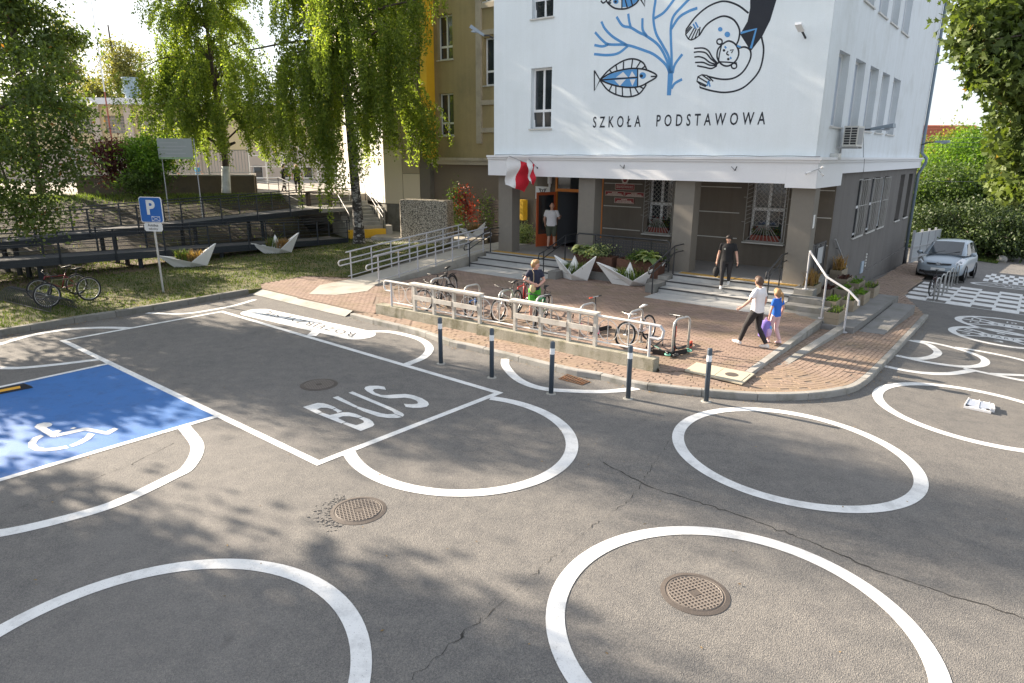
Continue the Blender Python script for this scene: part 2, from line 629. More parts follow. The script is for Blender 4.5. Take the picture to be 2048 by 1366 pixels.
# bus bay
mb = MB()
O = gpx([(118, 681.5), (446, 622), (1007, 786), (634, 932)])
def inset(P, w):
    k = len(P)
    out = []
    for i in range(k):
        p, a, b = P[i][:2], P[i - 1][:2], P[(i + 1) % k][:2]
        u = (a - p) / np.linalg.norm(a - p); v = (b - p) / np.linalg.norm(b - p)
        s = abs(u[0] * v[1] - u[1] * v[0])
        out.append(p + (u + v) * w / s)
    return out
I = inset(O, .13)
for i in range(4):
    j = (i + 1) % 4
    n = 12
    ribbon_pts(mb, [O[i][:2] + (O[j][:2] - O[i][:2]) * k / n for k in range(n + 1)], [I[i] + (I[j] - I[i]) * k / n for k in range(n + 1)], .0065)
tag(mb.build('bus_bay_outline', PAINT, recalc=False), 'white line frame of the bus bay beside the blue bay', 'road marking')
cb = crop(580, 750, .1465)
bus = thing('bus_lettering', on_g(730, 815), 'white stencilled word BUS painted in the bay', 'road marking')
for letter, polys in {'letter_b': [
    [(175, 440), (375, 385), (450, 388), (530, 410), (628, 447), (580, 470), (500, 450), (430, 450), (368, 470), (440, 512), (372, 535)],
    [(440, 518), (385, 540), (700, 665), (765, 648), (655, 590), (720, 567), (820, 568), (930, 588), (990, 572), (900, 535), (800, 513), (720, 512), (620, 535), (545, 550)],
    [(630, 458), (714, 497), (650, 522), (632, 500), (582, 478)],
    [(775, 652), (722, 670), (965, 768), (1130, 705), (1152, 680), (1130, 640), (1080, 605), (1000, 577), (940, 595), (1000, 625), (1012, 650), (980, 665), (905, 690)]],
    'letter_u': [
    [(582, 312), (655, 292), (930, 435), (890, 448)],
    [(935, 437), (900, 452), (1000, 500), (1200, 570), (1350, 592), (1470, 590), (1525, 578), (1420, 535), (1330, 540), (1240, 525), (1100, 485)],
    [(797, 245), (855, 228), (1100, 330), (1400, 455), (1540, 525), (1560, 550), (1540, 572), (1430, 535), (1400, 500), (1300, 455), (1100, 370)]],
    'letter_s': [
    [(1310, 205), (1290, 165), (1200, 150), (1090, 150), (1030, 165), (1015, 190), (1050, 225), (1130, 270), (1240, 305), (1350, 322), (1450, 320), (1560, 312),
     (1650, 325), (1720, 350), (1748, 375), (1740, 395), (1680, 402), (1600, 402), (1555, 395), (1580, 440), (1680, 452), (1790, 450), (1870, 435), (1898, 405),
     (1880, 370), (1800, 320), (1690, 280), (1580, 262), (1450, 268), (1330, 278), (1240, 275), (1160, 245), (1130, 215), (1150, 195), (1210, 192)]]}.items():
    mb = MB()
    for q in polys:
        poly_mark(mb, q, cb)
    mb.build(letter, PAINT, bus, recalc=False)

# 'look around' plate beside the bay
pl = thing('painted_plate', on_g(616, 647), 'long white rounded plate reading ROZEJRZYJ SIE upside down', 'road marking')
a, b = on_g(514, 625)[:2], on_g(716, 670)[:2]
t = (b - a) / np.linalg.norm(b - a); nn = np.array([-t[1], t[0]])
rr = .45
outl = [a + rr * (math.cos(x) * nn - math.sin(x) * t) for x in np.linspace(0, math.pi, 14)] + [b + rr * (-math.cos(x) * nn + math.sin(x) * t) for x in np.linspace(0, math.pi, 14)]
mb = MB()
mb.add([gz(p) for p in outl], [tuple(range(len(outl)))])
mb.build('plate', PAINT, pl, recalc=False)
A0, A1 = on_g(*c7(1228, 466)), on_g(*c7(1172, 509))
B0, B1 = on_g(*c7(446, 275)), on_g(*c7(370, 304))
fn = bilerp(A0, B0, B1, A1)
mb = text_on(MB(), 'ROZEJRZYJ SIĘ', lambda x, y: gz(fn(x, y), .010), -.004, 1.15)
mb.build('lettering', DARKPAINT, pl, recalc=False)
mb = MB()
stroke(mb, [on_g(*c7(868, 452)), on_g(*c7(812, 500))], .26)
mb.build('stem', PAINT, pl, recalc=False)

# blue bay
A, B = on_g(217, 729), on_g(431, 831)
C1, D1 = on_g(0, 776), on_g(0, 957)
e1 = (C1 - A)[:2]; e1 /= np.linalg.norm(e1)
e2 = (D1 - B)[:2]; e2 /= np.linalg.norm(e2)
bay = thing('disabled_parking_bay', A, 'blue painted disabled parking bay with white border lines', 'parking bay')
mb = MB()
mb.add([gz(p, .004) for p in (A[:2], B[:2], B[:2] + e2 * 4.9, A[:2] + e1 * 4.9)], [(0, 1, 2, 3)])
mb.build('blue_surface', BLUE, bay, recalc=False)
mb = MB()
stroke(mb, [A[:2] + e1 * k for k in np.linspace(-.1, 4.9, 9)], .11, -1, dz=.0065)
stroke(mb, [B[:2] + e2 * k for k in np.linspace(-.1, 4.9, 9)], .12, 1, dz=.0065)
stroke(mb, [A[:2] + e1 * 4.9, B[:2] + e2 * 4.9], .12, 0, dz=.0065)
mb.build('border_line', PAINT, bay, recalc=False)
cw = crop(0, 740, .1465)
mb = MB()
for q in ([(470, 785), (510, 745), (600, 722), (680, 725), (718, 745), (700, 770), (650, 785), (640, 795), (715, 845), (800, 825), (845, 833), (790, 872), (760, 925), (690, 920)],
          [(790, 876), (1135, 795), (1210, 795), (1450, 845), (1560, 795), (1620, 810), (1490, 885), (1440, 885), (1160, 832), (775, 918)],
          [(960, 805), (1010, 785), (1050, 795), (1000, 812)],
          [(560, 890), (450, 930), (385, 1000), (390, 1060), (480, 1110), (620, 1115), (780, 1100), (945, 1070), (905, 1038), (760, 1065), (620, 1075), (530, 1055), (490, 1010), (520, 960), (600, 910)],
          [(950, 1030), (1050, 990), (1150, 930), (1210, 865), (1295, 885), (1240, 945), (1120, 1010), (985, 1058)]):
    poly_mark(mb, q, cw, .0085)
mb.build('wheelchair_symbol', PAINT, bay, recalc=False)

# wheel stop at the head of the blue bay
RUBBER = M('black_rubber', (.018, .018, .02), .8, .2, 20, 90)
REFL = M('amber_reflector', (.75, .36, .02), .4, .05)
p1 = on_g(67, 776)[:2]; p2 = on_g(0, 789)[:2]
t = (p2 - p1) / np.linalg.norm(p2 - p1); nn = np.array([t[1], -t[0]])
if nn[1] < 0: nn = -nn
ws = thing('wheel_stop', gz(p1, 0), 'black rubber wheel stop with an amber reflector on the blue bay', 'wheel stop')
def wsp(a, b, z): 
    q = p1 + t * a + nn * b
    return (q[0], q[1], G(*q) + z)
mb = MB()
mb.hexa([wsp(0, 0, .002), wsp(1.8, 0, .002), wsp(1.8, .16, .002), wsp(0, .16, .002), wsp(.12, .04, .1), wsp(1.68, .04, .1), wsp(1.68, .12, .1), wsp(.12, .12, .1)])
mb.build('body', RUBBER, ws)
for a0 in (.2, 1.2):
    mb = MB()
    mb.hexa([wsp(a0, .012, .03), wsp(a0 + .42, .012, .03), wsp(a0 + .42, .03, .03), wsp(a0, .03, .03), wsp(a0, .032, .085), wsp(a0 + .42, .032, .085), wsp(a0 + .42, .05, .085), wsp(a0, .05, .085)])
    mb.build('reflector', REFL, ws)

# the game panels painted on the side street
cl = crop(1880, 530, .139)
def star_game(label, cen, edge, words, nums, key):
    c, e = on_g(*cl(*cen))[:2], on_g(*cl(*edge))[:2]
    r = np.linalg.norm(c - e)
    g = thing('painted_game', gz(c), label, 'road marking', 'round number games on the side street')
    ux = np.array([.790, -.613]); uy = np.array([.613, .790])
    mb = MB()
    th = np.linspace(0, 2 * math.pi, 73)
    ribbon_pts(mb, [c + r * (math.cos(t) * ux + math.sin(t) * uy) for t in th], [c + (r - .2) * (math.cos(t) * ux + math.sin(t) * uy) for t in th])
    mb.build('rim', PAINT, g, recalc=False)
    hexp = [c + ux * x * r + uy * y * r for x, y in ((-.46, .02), (-.30, .22), (.30, .22), (.46, -.02), (.30, -.22), (-.30, -.22))]
    mb = MB()
    mb.add([gz(p, .007) for p in hexp], [tuple(range(6))])
    mb.build('name_panel', PAINT, g, recalc=False)
    for k, hp in enumerate(hexp):
        d = (hp - c) / np.linalg.norm(hp - c)
        mb = MB()
        stroke(mb, [hp - d * .05, c + d * (r - .1)], .12, dz=.0068)
        mb.build('spoke', PAINT, g, recalc=False)
    q = [c + ux * x * r + uy * y * r for x, y in ((-.30, -.10), (.30, -.10), (.30, .12), (-.30, .12))]
    f = bilerp(*[gz(p, .011) for p in q])
    text_on(MB(), words, f, 0, 1.3).build('lettering', DARKPAINT, g, recalc=False)
    for s_, (x, y) in zip(nums, ((-.62, .22), (-.62, -.2), (0, .5), (0, -.5), (.62, .2), (.62, -.22))):
        q = [c + ux * (x + a) * r + uy * (y + b) * r for a, b in ((-.09, -.09), (.09, -.09), (.09, .09), (-.09, .09))]
        text_on(MB(), s_, bilerp(*[gz(p, .008) for p in q]), .01).build('numeral', PAINT, g, recalc=False)
star_game('round white number game reading START on the side street', (860, 1045), (122, 945), 'START', ['9', '4', '6', '3', '5', '2'], 0)
star_game('round white number game reading STOP beyond the START one', (1020, 885), (244, 805), 'STOP', ['11', '12', '10', '7', '8', '1'], 1)

def checker(name, label, p00, right, up, ncol, nrow, start=0, border=True):
    g0 = p00[:2]
    mb = MB()
    for i in range(ncol):
        for j in range(nrow):
            if (i + j + start) % 2 == 0:
                x0, x1, y0, y1 = i - .06, i + 1.06, j - .1, j + 1.1
                mb.add([gz(g0 + right * x + up * y) for x, y in ((x0, y0), (x1, y0), (x1, y1), (x0, y1))], [(0, 1, 2, 3)])
    if border:
        stroke(mb, [g0 + right * x - up * .2 for x in np.linspace(0, ncol, ncol + 1)], .08, dz=.0075)
    o = mb.build(name, PAINT, recalc=False)
    return tag(o, label, 'road marking', 'checkerboards painted on the side street')
p00 = on_g(1806, 594)
wv = (on_g(1922, 612) - on_g(1876.6, 605.4))[:2]
uv_ = (on_g(1850, 564) - p00)[:2] / 9.0
checker('painted_chessboard', 'large white checkerboard panel under the steel cycle hoops', p00, wv, uv_, 8, 9)
q00 = on_g(1966, 561.5)
checker('painted_chessboard', 'small far checkerboard panel behind the lettered oval', q00, (on_g(1985.6, 563.8) - q00)[:2] / 2, (on_g(1975, 546.7) - q00)[:2] / 4, 10, 4, 0, False)
# lettered oval between the two boards
c, e = on_g(2052, 576)[:2], on_g(1941.5, 566.5)[:2]
a_ = (e - c); ra = np.linalg.norm(a_); a_ /= ra; b_ = np.array([-a_[1], a_[0]])
ov = thing('painted_oval', gz(c), 'flat white oval with two lines of lettering between the checkerboards', 'road marking')
mb = MB()
th = np.linspace(0, 2 * math.pi, 73)
ribbon_pts(mb, [c + ra * math.cos(t) * a_ + .95 * math.sin(t) * b_ for t in th], [c + (ra - .18) * math.cos(t) * a_ + .8 * math.sin(t) * b_ for t in th])
stroke(mb, [c + a_ * (ra - .1), c - a_ * (ra - .1)], .1)
mb.build('outline', PAINT, ov, recalc=False)
for (y0, y1) in ((-.5, -.18), (.16, .48)):
    q = [c + a_ * x + b_ * y for x, y in ((1.1, y1), (-1.1, y1), (-1.1, y0), (1.1, y0))]
    text_on(MB(), 'NAUKA' if y0 < 0 else 'ZABAWA', bilerp(*[gz(p, .008) for p in q]), 0, 1.2).build('lettering', PAINT, ov, recalc=False)

# ---------------------------------------------------------------- manhole covers, grate, cracks
IRON = M('rusty_cast_iron', (.080, .066, .057), .75, .25, 9, 70, .3)
IRONRIB = M('worn_iron_ribs', (.175, .15, .13), .6, .2, 12, 80, .2)
HOLE = M('dark_gap', (.012, .011, .010), .9, .1, bmp=0)
def manhole(u, v, label, r=.36, rz=.3, fullgrid=True):
    p = on_g(u, v)
    m = thing('manhole_cover', p, label, 'manhole cover', 'round iron covers in the carriageway')
    z0 = p[2]
    mb = MB()
    n = 40
    for (ra, rb, za, zb) in ((r, r - .05, .004, .012), (r - .05, r - .058, .012, .006), (r - .058, r - .075, .006, .013)):
        ribs = [(p[0] + ra * math.cos(t), p[1] + ra * math.sin(t), z0 + za) for t in np.linspace(0, 2 * math.pi, n + 1)]
        ins = [(p[0] + rb * math.cos(t), p[1] + rb * math.sin(t), z0 + zb) for t in np.linspace(0, 2 * math.pi, n + 1)]
        mb.add(ribs + ins, [(i, i + 1, n + 2 + i, n + 1 + i) for i in range(n)])
    mb.build('frame', IRON, m, recalc=False)
    mb = MB()
    mb.add([(p[0] + (r - .074) * math.cos(t), p[1] + (r - .074) * math.sin(t), z0 + .007) for t in np.linspace(0, 2 * math.pi, n, endpoint=False)], [tuple(range(n))])
    mb.build('plate', IRON, m, recalc=False)
    mb = MB()
    cr, sr = math.cos(rz), math.sin(rz)
    def w(x, y, z): return (p[0] + cr * x - sr * y, p[1] + sr * x + cr * y, z0 + z)
    ri = r - .078
    k = 13
    for i in range(1, k):
        x = -ri + 2 * ri * i / k
        h = math.sqrt(max(0, ri * ri - x * x)) - .004
        if h < .03: continue
        segs = [(-h, -.06), (.06, h)] if abs(x) < .06 and h > .08 else [(-h, h)]
        for a0, a1 in segs:
            mb.box(x - .006, x + .006, a0, a1, .006, .0135, w)
            mb.box(a0, a1, x - .006, x + .006, .006, .0132, w)
    mb.ring((p[0], p[1], z0 + .009), ri, .006, n=36, m=4)
    mb.build('rib_grid', IRONRIB, m)
    mb = MB()
    mb.prism([w(-.05, -.05, .006), w(.055, -.04, .006), w(.0, .055, .006)], (0, 0, .006))
    mb.build('centre_mark', IRON, m)
manhole(1390, 1187, 'brown iron manhole cover inside the ring at the lower right', rz=.42)
manhole(717, 1021, 'iron manhole cover in crumbling asphalt below the bus bay corner', rz=.35)
manhole(638, 769.5, 'shaded iron manhole cover inside the bus bay by the letters', .37, .5)

# crumbled asphalt round the second cover
RUBBLE = M('asphalt_crumbs', (.15, .14, .13), .9, .3, 30, 120, .3)
mb = MB()
c = on_g(717, 1021)
for _ in range(150):
    t = rng.uniform(2.2, 4.4)
    rr_ = .36 + abs(rng.normal(0, .10))
    x, y = c[0] + rr_ * math.cos(t), c[1] + rr_ * math.sin(t)
    s = rng.uniform(.004, .012)
    mb.box(x - s, x + s * rng.uniform(.6, 1.3), y - s, y + s, c[2], c[2] + s * .9)
tag(mb.build('asphalt_crumbs', RUBBLE), kind='stuff')

# drain grate in front of the kerb
cg = crop(1100, 720, .0684)
ga, gb, gc, gd = [on_g(*cg(*q)) for q in ((240, 560), (930, 740), (1180, 640), (500, 420))]
gr = thing('drain_grate', ga, 'rusty iron drain grate in the gutter between the bollards', 'drain grate')
RUST = M('rusty_grate_iron', (.13, .075, .045), .85, .35, 14, 90, .3, dirt=(.30, .11, .03), dscale=6)
gf = bilerp(ga, gb, gc, gd)
def gq(x, y, z):
    q = gf(x, y)
    return (q[0], q[1], q[2] + z)
MB().add([gq(0, 0, .0035), gq(1, 0, .0035), gq(1, 1, .0035), gq(0, 1, .0035)], [(0, 1, 2, 3)]).build('pit', HOLE, gr, recalc=False)
mb = MB()
for i in range(10):
    x0 = i / 9.5
    mb.box(x0, min(1, x0 + .052), 0, 1, .004, .014, gq)
for y in (0, .47, .94):
    mb.box(0, 1, y, y + .06, .004, .0145, gq)
mb.build('bars', RUST, gr)

CRACK = M('crack_filling', (.035, .033, .03), .9, .3, bmp=0)
mb = MB()
def crack(pts, w=.018, jit=.012):
    P = resample(gpx(pts), .07)
    P = [p + np.array([rng.normal(0, jit), rng.normal(0, jit), 0]) for p in P]
    ws = [w * rng.uniform(.2, .95) for _ in P]
    a = [p[:2] + np.array([0, x / 2]) + np.array([x / 2, 0]) for p, x in zip(P, ws)]
    b = [p[:2] - np.array([0, x / 2]) - np.array([x / 2, 0]) for p, x in zip(P, ws)]
    ribbon_pts(mb, a, b, .003)
crack([(812, 1366), (900, 1290), (1000, 1210), (1100, 1120), (1180, 1055), (1260, 1000), (1340, 880), (1372, 845)], .016)
crack([(905, 1285), (990, 1215)], .03, .02)
crack([(1205, 925), (1300, 975), (1450, 1020), (1600, 1075), (1750, 1140), (1900, 1190), (2060, 1240)], .020)
crack([(0, 1030), (120, 985), (260, 930), (350, 885)], .02)
crack([(255, 730), (420, 690), (540, 660)], .008)
tag(mb.build('asphalt_crack', CRACK, recalc=False), kind='structure')

# ---------------------------------------------------------------- kerbs
CONC = M('kerb_concrete', (.30, .29, .27), .85, .15, 3, 60, .35, island=.14, dirt=(.16, .155, .13), dscale=2.2)
CONC_D = M('old_dark_concrete', (.17, .165, .15), .9, .2, 3, 60, .4, island=.12, dirt=(.10, .10, .075), dscale=2.5)
KR = [(700.5, 636), (754, 650), (842, 672), (900, 692.5), (935.5, 700), (1033, 723), (1140, 750), (1194, 759), (1282, 779), (1341, 786), (1394.5, 792), (1512, 801), (1616, 799.6),
      (1694.5, 788.6), (1731, 771), (1768, 735), (1817, 681), (1856, 637)]
KL = [(-140, 697), (0, 673), (105.5, 655), (158, 646), (243, 633), (319, 620), (390, 608), (454, 596.6), (498, 589)]
def kerb(name, px, h, w, mat, label=None, side=1):
    P = resample(spline(gpx(px), 10), .08)
    root = thing(name, P[0], label, None)
    root['kind'] = 'structure'
    for k in ('label', 'category'):
        if k in root: del root[k]
    ins = offset(P, w * side)
    Ls = np.cumsum([0] + [np.linalg.norm((b - a)[:2]) for a, b in zip(P[:-1], P[1:])])
    n = int(Ls[-1] // 1.0)
    for k in range(n):
        a, b = k * Ls[-1] / n + .006, (k + 1) * Ls[-1] / n - .006
        q = np.linspace(a, b, 5)
        at = lambda A, x: np.array([np.interp(x, Ls, [t[0] for t in A]), np.interp(x, Ls, [t[1] for t in A])])
        hh = h + rng.uniform(-.006, .006)
        mb = MB()
        m = len(q)
        vs = []
        for i in q:
            o, e = at(P, i), at(ins, i)
            z = G(o[0], o[1])
            ch = o[:2] + (e - o[:2]) * .12
            vs += [(o[0], o[1], z - .1), (o[0], o[1], z + hh - .02), (ch[0], ch[1], z + hh), (e[0], e[1], z + hh), (e[0], e[1], z - .1)]
        fs = []
        for i in range(m - 1):
            for j in range(4):
                fs.append((i * 5 + j, i * 5 + j + 1, (i + 1) * 5 + j + 1, (i + 1) * 5 + j))
        fs += [(0, 1, 2, 3, 4), tuple((m - 1) * 5 + j for j in (4, 3, 2, 1, 0))]
        mb.add(vs, fs)
        mb.build('kerb_stone', mat, root)
    return P, ins
KRp, KRi = kerb('kerb', KR, .13, .13, CONC)
KLp, KLi = kerb('kerb', KL, .17, .17, CONC_D)

# dropped kerb apron
APRON = M('pale_apron_concrete', (.34, .33, .30), .85, .15, 3, 60, .3, dirt=(.22, .21, .18))
mb = MB()
ap = [on_g(505, 589), on_g(690, 634), on_g(706, 628), on_g(524, 584)]
mb.add([(p[0], p[1], z) for p, z in zip(ap, (.012, .012, .10, .10))], [(0, 1, 2, 3)])
tag(mb.build('dropped_kerb', APRON, recalc=False), kind='structure')

# ---------------------------------------------------------------- paved areas
PAVE = M('red_concrete_paver', (.255, .18, .142), .85, .16, 2.0, 70, .3, island=.15, dirt=(.20, .15, .095), dscale=.9)
PAVE2 = M('footway_paver', (.265, .192, .148), .85, .16, 2.0, 70, .3, island=.14, dirt=(.25, .185, .115), dscale=.6)
BED = M('joint_sand', (.20, .155, .12), .95, .2, 8, 60, .2)
PZ = .14                                     # plaza level
PLZ = [on_z(*q, PZ)[:2] for q in ((1384, 740), (1500, 747))] + [L(-1.3, -2.4)[:2], L(-.4, -1.92)[:2], L(0, -1.92)[:2], L(3.95, -1.92)[:2], L(3.95, -.75)[:2], L(8.2, -.75)[:2],
       L(8.2, -1.92)[:2], L(12.2, -1.92)[:2]] + [on_z(*q, PZ)[:2] for q in ((757, 572), (748, 616))]
WLa, WLb = on_z(750, 612, PZ)[:2], on_z(1305, 716, PZ)[:2]
PLZ = PLZ + [WLa, WLb, on_z(1320, 741, PZ)[:2]]
def brick(mb, c, u, v, lx, ly, zf, h=.03, ch=.004):
    pts = []
    for sx, sy in ((-1, -1), (1, -1), (1, 1), (-1, 1)):
        q = c + u * sx * lx / 2 + v * sy * ly / 2
        pts.append((q[0], q[1], zf(*q) - h))
    for sx, sy in ((-1, -1), (1, -1), (1, 1), (-1, 1)):
        q = c + u * sx * (lx / 2 - ch) + v * sy * (ly / 2 - ch)
        pts.append((q[0], q[1], zf(*q)))
    mb.hexa(pts)

def lay(name, cells, zf, mat, root, nparts, rank):
    """cells: (centre, u, v, lx, ly); the nparts nearest are single stones, the rest one joined part"""
    cells.sort(key=rank)
    shared = {}
    for c, u, v, lx, ly in cells[:nparts]:
        z = zf(*c)
        key = round(lx, 2)
        if key not in shared:
            m0 = MB()
            brick(m0, np.zeros(2), np.array([1., 0]), np.array([0, 1.]), lx, ly, lambda x, y: 0.0)
            o = m0.build(name, mat)
            shared[key] = o.data
            bpy.data.objects.remove(o)
        o = bpy.data.objects.new(name, shared[key])
        gx = (zf(c[0] + .2, c[1]) - z) / .2
        gy = (zf(c[0], c[1] + .2) - z) / .2
        off = origin(root)
        nrm = Vector((-gx, -gy, 1)).normalized()
        ux = Vector((u[0], u[1], gx * u[0] + gy * u[1])).normalized()
        vy = nrm.cross(ux)
        mat3 = Matrix((ux, vy, nrm)).transposed().to_4x4()
        mat3.translation = Vector((c[0] - off[0], c[1] - off[1], z - off[2] + rng.uniform(-.002, .002)))
        o.parent = root
        o.matrix_local = mat3
        col.objects.link(o)
    mb = MB()
    for c, u, v, lx, ly in cells[nparts:]:
        dz = rng.uniform(-.0025, .0025)
        brick(mb, c, u, v, lx, ly, lambda x, y: zf(x, y) + dz)
    if mb.v:
        tag(mb.build(name, mat, root), kind='stuff')

def rank_cam(c):
    return c[0][1] + abs(c[0][0]) * .2

# plaza: running bond parallel to the steps
plaza = thing('plaza', (*WLb, PZ), None, None)
plaza['kind'] = 'structure'
slab('bedding', PLZ, PZ - .008, BED, None, .4, plaza)
cells = []
u2, v2 = -BU[:2], BN[:2]
for r in range(-110, 10):
    dd = r * .1
    for k in range(-20, 80):
        ss = k * .2 + (.1 if r % 2 else 0)
        c = L(ss, dd)[:2]
        if inside(c, PLZ) and inside(c + u2 * .07, PLZ) and inside(c - u2 * .07, PLZ) and not inside(c, [q[:2] for q in ()] or [(0, 0), (0, 0), (0, 0)]):
            cells.append((c, u2, v2, .194, .0945))
lay('paving_stone', cells, lambda x, y: PZ, PAVE, plaza, 290, rank_cam)

# footway: courses follow the kerb
FW = [p[:2] for p in KRi] + [on_g(*q)[:2] for q in ((1806, 596), (1853, 556), (1880, 530), (1812, 528))] + \
     [on_g(*q, .12)[:2] for q in ((1738, 570), (1785, 606), (1722, 629))] + [L(-1.95, -2.0)[:2], L(-1.3, -2.42)[:2]] + [PLZ[1], PLZ[0]] + [on_z(*q, PZ)[:2] for q in ((1305, 741), (1000, 672), (748, 626))]
foot = thing('footway', (*FW[0], .12), None, None)
foot['kind'] = 'structure'
def fz(x, y): return G(x, y) + .125
mb = MB()
bmm = bmesh.new()
vsb = [bmm.verts.new((p[0], p[1], fz(*p) - .010)) for p in [np.array(q) for q in FW]]
edges = [bmm.edges.new((vsb[i], vsb[(i + 1) % len(vsb)])) for i in range(len(vsb))]
bmesh.ops.triangle_fill(bmm, use_beauty=True, use_dissolve=False, edges=edges)
for _ in range(3):
    longe = [e for e in bmm.edges if e.calc_length() > .9]
    if longe:
        bmesh.ops.subdivide_edges(bmm, edges=longe, cuts=1)
        bmesh.ops.triangulate(bmm, faces=bmm.faces)
for v in bmm.verts:
    v.co.z = fz(v.co.x, v.co.y) - .010
me = bpy.data.meshes.new('bedding')
bmm.to_mesh(me); bmm.free()
me.materials.append(BED)
o = bpy.data.objects.new('bedding', me)
o.parent = foot
o.location = tuple(-origin(foot))
col.objects.link(o)
cells = []
occ = set()
row = 0
base = resample([np.array([*p, 0]) for p in KRi], .05)
ext = base + resample([base[-1], base[-1] + (base[-1] - base[-6]) / np.linalg.norm(base[-1] - base[-6]) * 18], .05)[1:]
for row in range(52):
    off_ = .055 + row * .1
    P = offset(ext, off_)
    P = [np.array([*p, 0]) for p in P]
    Ls = np.cumsum([0] + [np.linalg.norm((b - a)[:2]) for a, b in zip(P[:-1], P[1:])])
    tgt = .1 if row % 2 else .2
    while tgt < Ls[-1] - .1:
        i = int(np.searchsorted(Ls, tgt))
        c = P[i][:2]
        t = P[min(i + 1, len(P) - 1)][:2] - P[max(i - 1, 0)][:2]
        nt_ = np.linalg.norm(t)
        if nt_ > .02:
            t /= nt_
            key = (round(c[0] / .11), round(c[1] / .11))
            if key not in occ and inside(c, FW) and (t @ (ext[min(i + 1, len(ext) - 1)] - ext[max(i - 1, 0)])[:2]) > 0:
                occ.add(key)
                cells.append((c, t, np.array([-t[1], t[0]]), .194, .0945))
        tgt += .2
lay('paving_stone', cells, fz, PAVE2, foot, 290, rank_cam)

# red path between lawn, ramp and dropped kerb
PT = [ap[3][:2], ap[2][:2], on_z(748, 628, PZ)[:2], WLa, on_z(757, 572, PZ)[:2], on_z(700, 556, PZ)[:2], on_z(610, 552, PZ)[:2], on_z(520, 568, PZ)[:2]]
path = thing('garden_path', (*PT[0], PZ), None, None)
path['kind'] = 'structure'
def pz(x, y): return .135
slab('bedding', PT, .123, BED, None, .2, path)
cells = []
for r in range(-140, 10):
    for k in range(20, 110):
        c = L(k * .2 + (.1 if r % 2 else 0), r * .1)[:2]
        if inside(c, PT): cells.append((c, u2, v2, .194, .0945))
lay('paving_stone', cells, pz, PAVE, path, 0, rank_cam)

# ---------------------------------------------------------------- lawn and bank
LAWN = M('lawn_soil', (.085, .085, .030), .95, .3, 1.6, 40, .5, dirt=(.16, .12, .05), dscale=1.1)
lawn_poly = [p[:2] for p in KLi[::6]] + [ap[3][:2]] + [on_z(520, 567, .14)[:2], on_z(612, 551, .14)[:2], on_z(700, 553, .14)[:2]] + [L(18.6, 5.5)[:2], L(26, 4.5)[:2], np.array([-40., 30]), np.array([-30., 14])]
slab('lawn', lawn_poly, .132, LAWN, 'structure', .5)
GRAVEL = M('brown_gravel', (.11, .075, .05), .95, .4, 20, 60, .6)
# ================================================================ SCHOOL BUILDING
def F(u, v, d=0.0):
    s, z = face_sz(u, v, d)
    return L(s, d, z)
def S(u, v, s=0.0):
    d, z = side_dz(u, v, s)
    return L(s, d, z)

WHITE = M('white_render', (.775, .835, .87), .85, .05, .8, 30, .12, dirt=(.725, .785, .81), dscale=.5, streak=.05)
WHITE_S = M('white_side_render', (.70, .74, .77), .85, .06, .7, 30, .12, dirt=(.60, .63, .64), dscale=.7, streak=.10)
BAND = M('white_cornice', (.74, .75, .77), .8, .04, 1, 30, .1)
DARKW = M('taupe_plinth_render', (.155, .132, .108), .9, .10, 1.2, 40, .2, dirt=(.125, .108, .09), dscale=.8, streak=.2)
GREYW = M('grey_plinth_render', (.145, .135, .128), .9, .10, 1.0, 40, .2, dirt=(.115, .108, .10), dscale=.6, streak=.25)
PILLAR = M('pebble_grey_pillar', (.19, .174, .15), .9, .10, 6, 120, .35)
PVC = M('white_window_plastic', (.78, .79, .80), .4, .03, 3, 20, .03)
GLASS = glass_mat('dark_window_glass')
SKYTINT = M('sky_tinted_glass', (.42, .48, .56), .35, .06, .6, 8, .02)  # pale blue colour stands in for sky reflected in the panes
SILL = M('window_sill', (.55, .54, .51), .6, .1, 4, 40, .1)
FLOORC = M('grey_landing_floor', (.22, .21, .20), .8, .12, 2, 50, .15)
GRANITE = M('pale_granite_tile', (.40, .40, .39), .55, .10, 5, 130, .1, island=.10)
NOSING = M('dark_step_edge', (.035, .037, .042), .7, .15, 10, 60, .1)
NAVY = M('mural_navy', (.022, .026, .036), .85, .08, 3, 30, .05)
MBLUE = M('mural_blue', (.10, .30, .60), .85, .08, 3, 30, .05)
MWHITE = M('mural_white', (.72, .73, .74), .85, .05, 2, 30, .05)
ORANGE = M('orange_door_frame', (.62, .20, .03), .5, .08, 3, 40, .05)
RED = M('red_door_leaf', (.50, .10, .03), .5, .08, 3, 40, .05)
YEL = M('yellow_paint', (.72, .42, .02), .55, .08, 3, 40, .05)
TACT = M('ochre_tactile_strip', (.42, .26, .07), .8, .1, 8, 80, .1)
GRATE = M('pale_window_bars', (.36, .35, .33), .55, .1, 8, 60, .05)
BLACKM = M('black_painted_steel', (.022, .024, .028), .45, .1, 8, 60, .05)
GREYM = M('grey_painted_steel', (.38, .39, .41), .45, .08, 8, 60, .05)
STEEL = M('galvanised_steel', (.42, .42, .41), .42, .12, 8, 80, .05, metal=.35)

school = thing('school_building', L(6, 0, .6), 'white school block with sea mural, portico pillars and lettering', 'school building')

